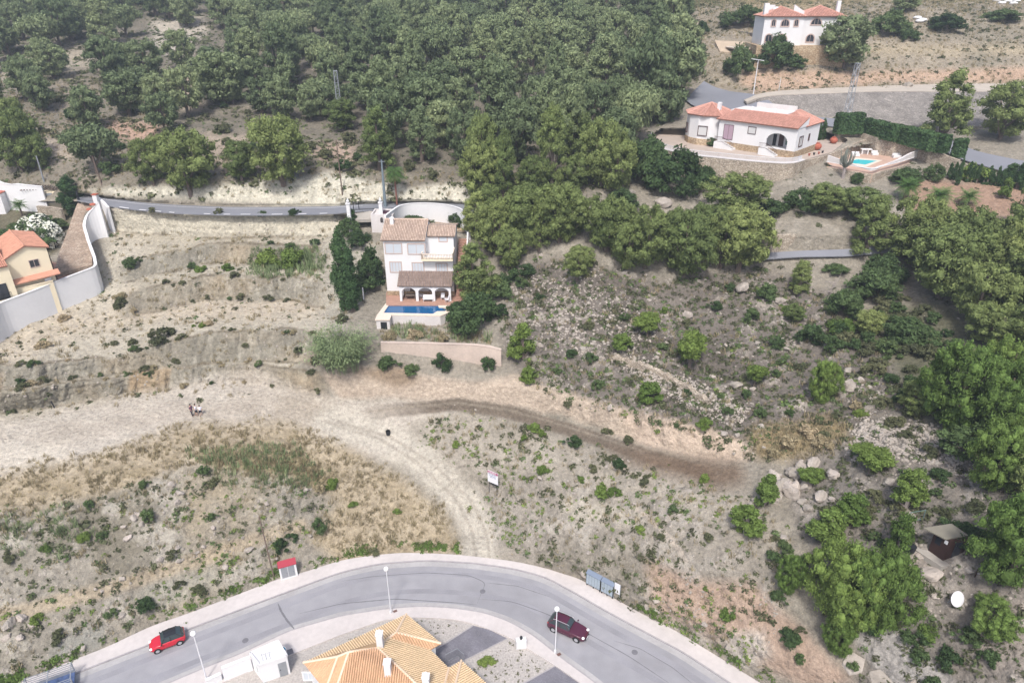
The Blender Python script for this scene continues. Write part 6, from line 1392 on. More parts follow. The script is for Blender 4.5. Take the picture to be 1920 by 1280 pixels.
# big shrubs
for (k, u, v, wp, hk, lab) in (
    ('bigbush', 1215, 335, 90, 1.3, 'ivy mass on the bank under the left end of the villa terrace'),
    ('bigbush', 1265, 358, 110, 1.1, 'dense ivy mass hanging below the curved stone terrace wall'),
    ('bigbush', 1320, 345, 60, .8, 'small ivy mass right of the dense one under the terrace wall'),
    ('bigbush', 895, 612, 92, 1.1, 'big dark broadleaf shrub at the right end of the deep blue pool'),
    ('bigbush', 860, 600, 60, .9, 'shrub with dry creeper touching the pool coping'),
    ('bigbush', 696, 535, 62, 1.8, 'dark tall shrubbery between the cypresses and the three storey house'),
    ('bigbush', 672, 462, 44, 1.0, 'dark shrub under the small flat roofed hut'),
    ('bigbush', 655, 445, 46, 1.2, 'green creeper mound at the foot of the slim white pillar'),
    ('bigbush', 675, 540, 60, .7, 'grey green undergrowth at the left foot of the house'),
    ('bigbush', 1332, 276, 28, 1.0, 'dark round shrub beside the pink shutter door'),
    ('bigbush', 1694, 345, 66, .7, 'dark fig bush below the right end of the pool terrace'),
    ('bigbush', 1750, 338, 36, 1.3, 'dark ball shaped tree left of the cypress row'),
    ('bigbush', 1607, 342, 30, .9, 'round green bush in front of the turquoise pool wall'),
    ('bigbush', 1385, 140, 60, 1.3, 'dark shrub at the lower left of the arched villa garden'),
    ('bigbush', 1445, 122, 80, 1.0, 'dark shrub below the arched villa, beside the street lamp'),
    ('bigbush', 1475, 128, 60, .7, 'olive shrub right below the arched villa door'),
    ('bigbush', 1395, 52, 72, .8, 'hedge like shrub left of the arched villa on its stone wall'),
    ('bigbush', 1315, 66, 26, 1.4, 'slim shrub on the court edge of the arched villa'),
    ('bigbush', 1665, 62, 76, .8, 'round shrub on the slope right of the arched villa'),
    ('bigbush', 1775, 55, 70, .6, 'shrub high on the right hillside, middle one'),
    ('bigbush', 1880, 40, 66, .5, 'shrub high on the right hillside, rightmost one'),
    ('bigbush', 1705, 75, 36, .8, 'small shrub below the white stones on the right hillside'),
    ('bigbush', 1580, 590, 70, 1.1, 'dark tangled shrub in the gully below the lane'),
    ('bigbush', 1640, 560, 90, 1.0, 'bright creeper tangle with orange sprigs in the gully'),
    ('bigbush', 1700, 640, 90, .8, 'shadowy shrub mass left of the right edge pines'),
    ('bigbush', 1820, 850, 110, .9, 'deep green shrub mass under the layered pine'),
    ('bigbush', 1570, 512, 44, .6, 'shrub on the lower side of the lane'),
    ('bigbush', 1655, 520, 70, 1.0, 'dark shrub where the lane meets the right edge pines'),
    ('bigbush', 1810, 1010, 80, .6, 'low dark hedge like shrub behind the cabin roof'),
    ('bigbush', 40, 468, 56, .7, 'dark garden shrub behind the red roof at the left edge'),
    ('bigbush', 112, 430, 36, .9, 'green shrub between white oleander and cypress'),
    ('bigbush', 48, 442, 56, .8, 'brownish green shrub under the garden palm'),
    ('bigbush', 12, 452, 44, .8, 'light green shrub at the left edge above the cream house'),
    ('bigbush', 780, 428, 70, .5, 'dark low hedge behind the tan roof'),
    ('bigbush', 860, 425, 44, .9, 'dark hedge at the right corner behind the tan roof'),
    ('bigbush', 1500, 395, 70, .9, 'dark bush below the balustrade stairs, left of the cactus tree'),
    ('bigbush', 1440, 400, 60, .7, 'grey green bush right of the round pine under the terrace'),
    ('bigbush', 1170, 385, 60, .8, 'dark bush above the pale rock under the villa')):
    shrub(k, u, v, wp, lab, hk=hk)
q = at(78, 456); t = empty('oleander', q, 0, 'white flowering oleander behind the cream house', 'shrub')
L_, H_, Rr = PR['bigbush']; s_ = 74 / scl(q) / 2 / Rr; o = bpy.data.objects.new('foliage', L_[0]); link(o, t); t.scale = (s_, s_, s_)
d = rand_dirs(1500, -.1); fl2 = leaves(d * [2.62, 2.62, 3.4] * (1 + .08 * np.sin(9 * d[:, :1])) + [0, 0, .3], d, .26, 1.0, .3); np_mesh('blossom', fl2, quads(len(fl2)), M['flower'], t)
# yellow-green shrub, orange sprigs
shrub('brightbush', 1828, 338, 60, 'yellow green shrub in the middle of the young cypress row', hk=.8)
shrub('brightbush', 1580, 620, 44, 'yellowish shrub in the gully beside the small round pine', hk=.8)
shrub('strawbush', 1657, 548, 26, 'orange brown dry sprigs on top of the creeper tangle', hk=1.2)
for b in scatter_uv([(-60, 110), (260, 120), (420, 160), (600, 240), (850, 340), (640, 325), (380, 320), (160, 345), (-60, 320)], 3.2, 42):
    u, v = proj(b); shrub(rnd.choice(['greybush', 'greybush', 'bush']), u, v, rnd.uniform(1.6, 3.4) * scl(b), 'shrub of the undergrowth on the hill above the upper road', group='shrubs on the hill above the upper road', p=b)
for b in scatter_uv([(1560, 555), (1700, 555), (1790, 640), (1790, 800), (1690, 780), (1640, 670), (1560, 650)], 1.9, 46):
    u, v = proj(b); shrub(rnd.choice(['greybush', 'bush', 'bush']), u, v, rnd.uniform(1.4, 3.2) * scl(b), 'shrub of the dense gully undergrowth on the right', group='shrubs of the right gully', p=b)
for b in scatter_uv([(1440, 1000), (1560, 940), (1800, 900), (1850, 960), (1700, 1000), (1700, 1120), (1760, 1200), (1900, 1250), (1700, 1270), (1560, 1230), (1460, 1180)], 1.6, 30):
    u, v = proj(b); shrub(rnd.choice(['greybush', 'bush', 'greybush']), u, v, rnd.uniform(.9, 2.0) * scl(b), 'low shrub on the stony ground round the cabin', group='low shrubs round the cabin', p=b)
for (u, v, wp, lab) in ((935, 555, 50, 'dark shrub on the bank right of the tiered pine by the house'), (962, 530, 44, 'grey green shrub under the low pine right of the house'), (905, 560, 46, 'shrub at the foot of the tiered pine by the house'), (940, 590, 36, 'shrub right of the big dark broadleaf shrub by the pool'), (985, 515, 36, 'small dark shrub below the lower row, nearest the house')):
    shrub('bush', u, v, wp, lab, hk=.9)
# palms
def palm(u, v, vt, rad, lab, n=26, trunk=.22, frond=None, tm='bark', droop=.9, fan=False):
    b = at(u, v); h = max(.6, hgt(b, vt)); t = empty('palm_tree', b, 0, lab, 'palm tree'); m = MB(); m.tube([(0, 0, -.4), (.05, 0, h * .5), (0, 0, h)], [trunk * 1.2, trunk, trunk * .9], 8); m.build('trunk', tm if not isinstance(tm, str) else M[tm], t)
    V = []; F = []
    for i in range(n):
        a = i * 2.39996; el0 = (1.25 - 1.5 * (i / n)); L = rad * rnd.uniform(.85, 1.1); prev = None; K = 6
        for k in range(K + 1):
            f = k / K; el = el0 - droop * f * 1.1; x = L * (f if k == 0 else f) * math.cos(el0 - droop * f * .5); z = L * f * math.sin(el0 - droop * f * .62); c = Vector((math.cos(a) * x, math.sin(a) * x, h + z)); side = Vector((-math.sin(a), math.cos(a), 0))
            w_ = (.42 if not fan else .55) * rad / 2.4 * math.sin(math.pi * min(1, f * .85 + .12)) + .02
            if fan and f < .5: w_ = .03
            if k:
                for sg in (-1, 1):
                    for j in range(3):
                        g0, g1 = j / 3, (j + .62) / 3; p0 = pc.lerp(c, g0); p1 = pc.lerp(c, g1); tip = p0 + (c - pc) * 1.0 + side * sg * w_ * 1.5 + Vector((0, 0, -w_ * .45)); n0 = len(V)
                        V += [tuple(p0), tuple(p1), tuple(tip), tuple(tip - (c - pc) * .12)]; F.append([n0, n0 + 1, n0 + 2, n0 + 3])
            pc = c
    np_mesh('fronds', np.array(V), np.array(F), M['palm'], t); return t
palm(746, 412, 322, 2.0, 'tall single palm with reddish trunk behind the three storey house', n=44, trunk=.16, tm=mat('reddish_palm_trunk', hexc('a5766a', .62), rough=.95), droop=1.5, fan=True)
palm(848, 418, 398, 1.3, 'small palm at the right end of the curved garden wall', n=20, trunk=.1); palm(862, 419, 400, 1.2, 'second small palm beside it, nearest the pines', n=18, trunk=.1)
palm(1696, 376, 348, 2.3, 'date palm with thick dark trunk left in the red garden', n=34, trunk=.35); palm(1755, 396, 366, 2.4, 'date palm in the middle of the red garden, partly behind yellow pines', n=34, trunk=.3); palm(1812, 385, 368, 2.0, 'short spiky palm at the right of the two date palms', n=28, trunk=.25)
palm(44, 412, 384, 1.6, 'garden palm in front of the brown pergola', n=26, trunk=.15); 
# cactus tree
q = at(1580, 334); t = empty('cactus_tree', q, 0, 'grey many-armed candelabra cactus tree in front of the turquoise pool', 'cactus'); hC = hgt(q, 276); m = MB(); m.tube([(0, 0, -.3), (0, 0, hC * .35)], [.28, .22], 8); m.build('trunk', M['palebark'], t); m = MB()
for k in range(34):
    a = rnd.uniform(0, 6.28); r_ = rnd.uniform(.2, 1.55); z1 = hC * rnd.uniform(.75, 1) - r_ * .5; z0 = hC * .33; m.tube([(0, 0, z0), (math.cos(a) * r_ * .8, math.sin(a) * r_ * .8, z0 + (z1 - z0) * .45), (math.cos(a) * r_, math.sin(a) * r_, z1)], [.1, .09, .07], 5)
m.build('arms', mat('cactus_skin', hexc('9a9f94', .6), rough=.8), t)

# cane thicket: arching stems with long leaves
def cane(u, v, wpx, hpx, lab, seed=4, n=520):
    b = at(u, v); s = scl(b); Rr = wpx / s / 2; Hh = hpx / s * .95; r_ = np.random.default_rng(seed); V = []; t = empty('cane_thicket', b, 0, lab, 'cane thicket'); st = MB()
    for i in range(n):
        a = r_.uniform(0, 6.28); q0 = Rr * .55 * math.sqrt(r_.random()); lean = Rr * r_.uniform(.15, .75); h = Hh * r_.uniform(.55, 1.05) * (1 - .3 * lean / Rr); p0 = np.array([q0 * math.cos(a), q0 * math.sin(a), 0]); d = np.array([math.cos(a + r_.uniform(-.4, .4)), math.sin(a + r_.uniform(-.4, .4)), 0])
        f = lambda k: p0 + d * lean * k ** 2 + np.array([0, 0, h * (k - .18 * k ** 3)])
        if i % 6 == 0: st.tube([tuple(f(0)), tuple(f(.5)), tuple(f(1))], [.03, .02, .01], 3)
        for k in np.linspace(.3, 1, 9):
            c = f(k); a2 = r_.uniform(0, 6.28); o = np.array([math.cos(a2), math.sin(a2), 0]) * .55 + d * .35; e = c + o * r_.uniform(.5, .95) + np.array([0, 0, r_.uniform(-.3, .25)]); w_ = np.cross(e - c, [0, 0, 1]); w_ = w_ / (np.linalg.norm(w_) + 1e-6) * .055
            m_ = (c + e) / 2 + np.array([0, 0, .12]); V += [c - w_ * .6, c + w_ * .6, m_ + w_, m_ - w_, m_ - w_, m_ + w_, e + w_ * .2, e - w_ * .2]
    np_mesh('leaves', np.array(V), quads(len(V)), M['reed'], t); st.build('stems', M['reed'], t); return t
cane(643, 692, 116, 112, 'large feathery cane thicket left of the pink retaining wall')
# ================================================================== villa at the bottom edge, its yard and the street
def plane_hit(u, v, a, b, c):
    n = (b - a).cross(c - a); r = ray(u, v); k = (a - CAM).dot(n) / r.dot(n); return CAM + r * k
Ez = 3.3
V1, V2, V3, K_, L_ = P(762, 1151, Ez), P(569, 1242, Ez), P(827, 1206, Ez), P(807, 1218, Ez), P(842, 1253, Ez)
T2 = P(709, 1215, 5.5); T1 = P(654, 1222, 5.35); R1_ = P(743, 1186, 4.4); J_ = P(727, 1197, 4.5); Q_ = plane_hit(780, 1281, K_, L_, T2)
bh = empty('tiled_villa', (V1.x, V1.y, 0), 0, 'villa with yellow tiled hip roofs and white chimneys at the bottom edge', 'house')
o_ = Vector((V1.x, V1.y, 0))
def loc(*ps): return [tuple(p - o_) for p in ps]
W1 = P(604, 1286, Ez); F1 = P(630, 1292, 3.7); F2 = Q_ + (Q_ - T2) * .12; Hh = P(633, 1231, 4.75)
tiled(bh, [loc(V1, V2, Hh, T1, T2, J_, R1_), loc(V3, V1, R1_)], M['roofyellow'], M['yellowbed'], r=.075, gap=.24, ridges=[loc(V1, R1_), loc(R1_, J_), loc(J_, T2), loc(T2, T1), loc(T1, Hh), loc(Hh, V2)], ridge_mat=M['ridge'])
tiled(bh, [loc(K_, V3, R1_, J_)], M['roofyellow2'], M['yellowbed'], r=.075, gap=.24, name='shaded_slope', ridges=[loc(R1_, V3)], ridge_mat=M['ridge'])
EE = L_ + (L_ - K_) * 1.6
tiled(bh, [loc(EE, K_, J_, T2, Q_, F2)], M['roofyellow'], M['yellowbed'], r=.075, gap=.24, name='main_slope', ridges=[loc(T2, F2)], ridge_mat=M['ridge'])
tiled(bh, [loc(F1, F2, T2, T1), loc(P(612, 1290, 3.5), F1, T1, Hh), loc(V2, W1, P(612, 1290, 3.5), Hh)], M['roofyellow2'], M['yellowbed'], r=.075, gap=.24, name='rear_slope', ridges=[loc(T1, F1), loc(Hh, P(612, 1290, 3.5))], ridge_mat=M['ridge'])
N1 = P(865, 1238, Ez + .05); N2 = P(925, 1292, Ez + .05); N3 = P(852, 1290, 4.3); N4 = P(832, 1288, 4.2)
tiled(bh, [loc(N2, N1, N3), loc(N1, L_ + Vector((0, 0, .06)), N4, N3)], M['roofyellow'], M['yellowbed'], r=.075, gap=.24, name='small_hip_roof', ridges=[loc(N1, N3), loc(L_ + Vector((0, 0, .08)), N4)], ridge_mat=M['ridge'])
cen = (V1 + V2 + EE) / 3
def ins(p, k=.5): d = (cen - p); d.z = 0; return p + d.normalized() * k
m = MB(); m.prism([(q.x - o_.x, q.y - o_.y) for q in (ins(V1, .8), ins(V2), P(608, 1300, Ez), P(760, 1330, Ez), ins(EE, .7), ins(K_, .5), ins(V3, .6))], -.1, Ez - .18); m.build('wall', M['white'], bh)
window(bh, (P(584, 1262, 2).x - o_.x) - .3, 1.1, 1.2, 1.3, P(584, 1262, 2).y - o_.y - .1, frame=M['whitemetal'], pane=M['paleglass'])
for (u, v, vt, z) in ((714, 1213, 1186, 5.1), (729, 1268, 1239, 4.6), (800, 1290, 1266, 4.4)):
    b = P(u, v, z); chimney(bh, b.x - o_.x, b.y - o_.y, z - .3, hgt(b, vt) + .2, .62)
# white transformer hut with garden wall
zt = 2.65; c4 = [P(469, 1224, zt), P(521, 1201, zt), P(538, 1229, zt), P(486, 1246, zt)]
uh = empty('utility_hut', (c4[3].x, c4[3].y, 0), math.atan2((c4[2] - c4[3]).y, (c4[2] - c4[3]).x), 'small white flat roofed utility hut with grey door beside the bottom pavement', 'hut')
iv = (Matrix.Translation((c4[3].x, c4[3].y, 0)) @ Matrix.Rotation(uh.rotation_euler[2], 4, 'Z')).inverted(); q4 = [iv @ p for p in c4]
m = MB(); m.prism([(q.x, q.y) for q in (q4[3], q4[2], q4[1], q4[0])], -.1, zt - .25); m.build('wall', M['white'], uh)
m = MB(); cx_, cy_ = sum(q.x for q in q4) / 4, sum(q.y for q in q4) / 4
m.prism([(cx_ + (q.x - cx_) * 1.02, cy_ + (q.y - cy_) * 1.02) for q in (q4[3], q4[2], q4[1], q4[0])], zt - .248, zt - .1)
for a, b in ((0, 1), (1, 2), (2, 3), (3, 0)):
    p, q = q4[a], q4[b]; d = (q - p).normalized(); n_ = Vector((-d.y, d.x, 0)) * .09
    m.add([(p.x + n_.x, p.y + n_.y, zt - .1), (q.x + n_.x, q.y + n_.y, zt - .1), (q.x - n_.x, q.y - n_.y, zt - .1), (p.x - n_.x, p.y - n_.y, zt - .1), (p.x + n_.x, p.y + n_.y, zt + .12), (q.x + n_.x, q.y + n_.y, zt + .12), (q.x - n_.x, q.y - n_.y, zt + .12), (p.x - n_.x, p.y - n_.y, zt + .12)], [(0, 1, 5, 4), (1, 2, 6, 5), (2, 3, 7, 6), (3, 0, 4, 7), (4, 5, 6, 7)])
m.build('roof', M['white'], uh)
Lx = q4[2].x; m = MB(); m.box(Lx * .62, Lx * .92, -.03, .02, .05, 2.0); d_ = m.build('door', M['metal'], uh); m = MB(); m.box(Lx * .66, Lx * .69, -.06, -.03, 1.0, 1.1); m.build('handle', M['dark'], d_)
m = MB(); m.box(-.35, -.02, .8, 1.6, .8, 1.6); m.build('meter_box', mat('pale_green_box', hexc('9fb2a8', .6), rough=.5), uh)
for k in range(3):
    m = MB(); x_ = .4 + k * .35; m.tube([(x_, .4, zt - .1), (x_, .4, zt + 1.0)], .02, 4); m.tube([(x_ - .3, .4, zt + .8), (x_ + .3, .4, zt + .8)], .015, 4); m.build('antenna', M['metal'], uh)
gwp = [P(415, 1252, 1.9), P(469, 1231, 1.9)]; wall_line('street_wall', gwp, [1.9, 1.9], .25, M['white'], 'short plain white wall running left from the utility hut', 'wall', 1.9)
gwp = [P(385, 1275, 1.0), P(414, 1262, 1.0)]; wall_line('street_wall', gwp, [1.0, 1.0], .25, M['white'], 'low white wall end at the bottom edge, left of the taller plain wall', 'wall', 1.0)
# street lamps with white globes
for (u, v, vt, lab) in ((388, 1274, 1187, 'white globe street lamp beside the utility hut, left one'), (733, 1148, 1066, 'white globe street lamp in the middle, above the yellow roof'), (1041, 1222, 1141, 'white globe street lamp standing in front of the maroon car')):
    b = P(u, v, .15); h = hgt(b, vt); t = empty('street_lamp', b, 0, lab, 'street lamp', 'white globe street lamps'); m = MB(); m.lathe([(.13, 0), (.13, .35), (.065, .4), (.05, h - .3), (.09, h - .28), (.12, h - .2)], n=10); m.build('pole', M['whitemetal'], t, smooth=False)
    m = MB(); m.ball((0, 0, h), .27, 14, 10); m.build('globe', mat('white_globe', (.85, .85, .85), rough=.3), t, smooth=True)
def cover(u, v, w_, d_, name, matn, lab):
    b = P(u, v, .15); m = MB(); m.box(-w_, w_, -d_, d_, 0, .012); o = m.build(name, matn); o.location = b; o.rotation_euler = (0, 0, .5); return tag(o, lab, 'cover')
bc = mat('rusty_cover', hexc('8a6a62', .6), rough=.8)
cover(741, 1145, .22, .16, 'inspection_cover', bc, 'rusty cover in the pavement right of the middle street lamp'); cover(1048, 1226, .22, .16, 'inspection_cover', bc, 'rusty cover in the pavement at the foot of the right street lamp'); cover(399, 1267, .22, .16, 'inspection_cover', bc, 'rusty cover in the pavement near the left street lamp'); cover(544, 1221, .3, .35, 'inspection_cover', M['seam'], 'grey cover plate beside the round blue sign')
b = P(538, 1241, .1); t = empty('road_sign', b, 0, 'round blue road sign on a grey pole beside the utility hut', 'road sign'); h = hgt(b, 1215); m = MB(); m.tube([(0, 0, 0), (0, 0, h)], .03, 6); m.build('pole', M['metal'], t)
m = MB(); m.m = Matrix.Translation((-.05, -.06, h)) @ Matrix.Rotation(R(68), 4, 'X'); m.lathe([(.30, -.02), (.30, .02)], n=18); m.build('plate', M['whitemetal'], t); m = MB(); m.m = Matrix.Translation((-.05, -.06, h)) @ Matrix.Rotation(R(68), 4, 'X'); m.lathe([(.25, .021), (.25, .03)], n=18); m.build('face', mat('blue_sign_face', hexc('2a9fd0', .8), rough=.4), t)
b = P(977, 1212, .05); t = empty('meter_pillar', b, .15, 'white meter pillar with black ornament at the pavement edge', 'pillar'); m = MB(); m.box(-.55, .55, -.3, .3, 0, 1.15); m.build('body', M['white'], t, bevel=.02); m = MB(); m.lathe([(.1, 1.15), (.08, 1.3), (.17, 1.4), (.12, 1.6), (.02, 1.65)], n=8); m.build('ornament', M['dark'], t)
fp_ = [P(835, 1242, .05), P(858, 1230, .05), P(871, 1241, .05)]; t = empty('mesh_fence', fp_[0], 0, 'short grey mesh fence corner beside the grey paved drive', 'fence')
m = MB(); railing(m, (0, 0, 0), fp_[1] - fp_[0], 1.2, gap=.12, post=.012); railing(m, fp_[1] - fp_[0], fp_[2] - fp_[0], 1.2, gap=.12, post=.012); m.build('panel', M['metal'], t)
# electricity cabinet with red roof
a, b = P(527, 1088, .12), P(559, 1079, .12); t = empty('electricity_cabinet', a, math.atan2((b - a).y, (b - a).x), 'white electricity cabinet with red roof and two grey doors on the pavement edge', 'cabinet'); Lc = (b - a).length; hc = hgt(a, 1065)
m = MB(); m.box(0, Lc, 0, .6, -.1, hc); m.build('body', M['white'], t, bevel=.02); m = MB(); m.add([(-.06, -.08, hc - .02), (Lc + .06, -.08, hc - .02), (Lc + .06, .75, hc + .28), (-.06, .75, hc + .28), (-.06, -.08, hc + .06), (Lc + .06, -.08, hc + .06), (Lc + .06, .75, hc + .36), (-.06, .75, hc + .36)], [(3, 2, 1, 0), (4, 5, 6, 7), (0, 1, 5, 4), (1, 2, 6, 5), (2, 3, 7, 6), (3, 0, 4, 7)])
m.build('roof', mat('red_painted_roof', hexc('c04a58', .66), rough=.5), t)
for k in range(2):
    m = MB(); x0 = Lc * (.10 + .40 * k); m.box(x0, x0 + Lc * .37, -.03, 0, .28, hc - .12); dr = m.build('door', M['metal'], t)
    for j in range(9): 
        pass
    m = MB(); m.box(x0 + Lc * .3, x0 + Lc * .32, -.05, -.031, .8, .95); m.build('handle', M['dark'], dr)
# two banks of letter boxes and a notice board
M['boxblue'] = mat('pale_blue_grey_doors', hexc('b4c2ce', .72), rough=.45); M['hood'] = mat('blue_grey_hood', hexc('8f9db2', .62), rough=.5)
ga, gb_ = P(1098, 1097, .12), P(1148, 1124, .12); dyaw = math.atan2((gb_ - ga).y, (gb_ - ga).x); Lm = (gb_ - ga).length; ht_ = hgt(ga, 1073)
for (f0, f1, nc, lab) in ((0, .53, 5, 'left and longer bank of pale blue letter boxes on dark legs'), (.56, 1.0, 4, 'right bank of pale blue letter boxes, next to the white notice board')):
    o0 = ga.lerp(gb_, f0); t = empty('letter_box_bank', o0, dyaw, lab, 'letter boxes', 'letter box banks by the pavement'); Lw = Lm * (f1 - f0)
    m = MB(); m.box(0, Lw, 0, .32, .42, ht_); m.build('housing', M['dark'], t); m = MB(); m.add([(-.02, -.1, ht_ + .002), (Lw + .02, -.1, ht_ + .002), (Lw + .02, .42, ht_ + .25), (-.02, .42, ht_ + .25), (-.02, -.1, ht_ + .04), (Lw + .02, -.1, ht_ + .04), (Lw + .02, .42, ht_ + .29), (-.02, .42, ht_ + .29)], [(3, 2, 1, 0), (4, 5, 6, 7), (0, 1, 5, 4), (1, 2, 6, 5), (2, 3, 7, 6), (3, 0, 4, 7)]); m.build('hood', M['hood'], t)
    for c in range(nc):
        for r_ in range(7):
            w_ = (Lw - .06) / nc; hh = (ht_ - .48) / 7; m = MB(); m.box(.03 + c * w_ + .015, .03 + (c + 1) * w_ - .015, -.02, 0, .45 + r_ * hh + .012, .45 + (r_ + 1) * hh - .012); dd = m.build('letter_box', M['boxblue'], t)
    for x_ in (.08, Lw / 2, Lw - .08):
        m = MB(); m.box(x_ - .05, x_ + .05, .1, .2, -.3, .419); m.build('leg', M['dark'], t)
a, b = P(1150, 1122, .1), P(1161, 1128, .1); t = empty('notice_board', a, dyaw, 'blank white notice board on two thin posts right of the letter boxes', 'notice board'); Ln = (b - a).length; hn = hgt(a, 1091)
m = MB(); m.box(0, Ln, -.02, .02, hn * .42, hn); m.build('panel', M['whitemetal'], t)
for x_ in (0, Ln):
    m = MB(); m.box(x_ - .03, x_ + .03, -.045, -.021, -.3, hn + .05); m.build('post', M['metal'], t)
# hoarding on the slope, weathered red and blue lettering
a, b = at(917, 923), at(934, 931); t = empty('advertising_board', a, math.atan2((b - a).y, (b - a).x), 'white advertising board with pink and blue print on two thin posts beside the track', 'sign'); Lb = 20.5 / scl(a); h0, h1 = hgt(a, 902), hgt(a, 881)
m = MB(); m.box(-.15, Lb, -.03, .03, h0, h1); bd = m.build('panel', M['whitemetal'], t); redp = mat('faded_red_print', hexc('c05a86', .7), rough=.6); blup = mat('faded_blue_print', hexc('6d7fb0', .7), rough=.6)
r5 = random.Random(3); m = MB(); m.box(-.14, Lb - .01, -.034, -.031, h1 - .36, h1 - .02); m.build('red_band', redp, bd)
x = 0.0; m = MB()
while x < Lb - .25: m.box(x, x + r5.uniform(.07, .13), -.038, -.035, h1 - .30, h1 - .10); x += .17
m.build('lettering', M['whitemetal'], bd)
for row, (z_, hh) in enumerate(((h1 - .55, .14), (h1 - .78, .12), (h1 - .98, .1))):
    x = .1 * row; m = MB()
    while x < Lb - .3: m.box(x, x + r5.uniform(.06, .12), -.034, -.031, z_, z_ + hh); x += .16
    m.build('lettering', blup, bd)
m = MB(); m.box(Lb * .25, Lb, -.05, -.02, h0 - .22, h0 - .02); m.build('lower_strip', M['dark'], t)
for x_ in (.0, Lb * .85):
    m = MB(); m.tube([(x_, .05, -.6), (x_, .05, h1)], .035, 5); m.build('post', M['dark'], t)
# ------------------------------------------------------------------ poles and pylons
def pole(u, v, vt, r0, r1, lab, matn, lean=(0, 0), name='utility_pole', dz=0.0, p=None, arm=False):
    b = p or at(u, v); h = hgt(b, vt); m = MB(); m.tube([(0, 0, -.8), (lean[0] * .5, lean[1] * .5, h * .5), (lean[0], lean[1], h)], [r0, (r0 + r1) / 2, r1], 8)
    t = empty(name, b, 0, lab, 'pole'); m.build('shaft', matn, t)
    if arm: m = MB(); m.box(lean[0] - .5, lean[0] + .5, lean[1] - .04, lean[1] + .04, h - .3, h - .22); m.build('crossarm', M['metal'], t)
    return t
pole(723, 391, 300, .30, .13, 'thick grey steel utility pole beside the single palm', mat('grey_steel_pole', hexc('8d9ca6', .62), rough=.6), p=P(723, 392, 29.3), arm=True)
pole(83, 341, 292, .16, .10, 'pale grey pole behind the white garden wall at the upper left', M['metal'])
pole(191, 345, 293, .12, .09, 'leaning wooden pole above the upper road on the left', M['wood'], lean=(-.4, 0))
pole(122, 565, 478, .11, .08, 'brown wooden pole in front of the boundary wall of the cream house', M['wood'], lean=(-.2, 0))
pole(514, 1082, 968, .09, .07, 'dark thin wooden pole left of the white electricity cabinet', M['wood'], lean=(-.25, 0))
pole(682, 561, 539, .09, .09, 'short white post left of the deep blue pool', M['whitemetal'], name='post')
pole(103, 764, 752, .09, .08, 'short dark post leaning at the foot of the left cliff', M['dark'], lean=(-.25, 0), name='post')
pole(1460, 172, 146, .07, .05, 'thin pale post in front of the ochre cut bank', M['whitemetal'], name='post')
pole(642, 365, 262, .12, .08, 'faint leaning pole behind the bank left of the utility pole', M['wood'])
b = P(1411, 186, 41.6); h = hgt(b, 112); t = empty('street_lamp', b, 0, 'tall pale street lamp with flat T shaped head by the villa road', 'street lamp'); m = MB(); m.tube([(0, 0, -.5), (0, 0, h)], [.12, .07], 6); m.build('pole', M['whitemetal'], t); m = MB(); m.add([(-1.5, -.15, h + .1), (1.2, -.15, h - .25), (1.2, .15, h - .25), (-1.5, .15, h + .1), (-1.5, -.15, h + .2), (1.2, -.15, h - .15), (1.2, .15, h - .15), (-1.5, .15, h + .2)], [(3, 2, 1, 0), (4, 5, 6, 7), (0, 1, 5, 4), (1, 2, 6, 5), (2, 3, 7, 6), (3, 0, 4, 7)]); m.build('lamp_head', M['whitemetal'], t)
def pylon(b, vt, w0, w1, lab):
    h = hgt(b, vt); t = empty('lattice_pylon', b, .3, lab, 'pylon'); m = MB(); n = int(h / 1.0); f = lambda z: w0 + (w1 - w0) * z / h
    for sx, sy in ((-1, -1), (1, -1), (1, 1), (-1, 1)): m.tube([(sx * w0, sy * w0, -.5), (sx * w1, sy * w1, h)], .07, 4)
    m.build('leg_frame', M['metal'], t); m = MB()
    for k in range(n):
        z0, z1 = h * k / n, h * (k + 1) / n; a, c = f(z0), f(z1); q0 = [(-a, -a), (a, -a), (a, a), (-a, a)]; q1 = [(-c, -c), (c, -c), (c, c), (-c, c)]
        for i in range(4):
            j = (i + 1) % 4; m.tube([(*q0[i], z0), (*q1[j], z1)] if k % 2 else [(*q0[j], z0), (*q1[i], z1)], .035, 3); m.tube([(*q1[i], z1), (*q1[j], z1)], .035, 3)
    m.box(-w1 * 1.2, w1 * 1.2, -w1 * 1.2, w1 * 1.2, h, h + .15); m.build('bracing', M['metal'], t)
pylon(P(1586, 226, 39.6), 120, .5, .32, 'lattice pylon in front of the grey stone bank above the hedge'); pylon(at(640, 238), 134, .5, .3, 'lattice pylon standing among the pines at the left of the dense wood')
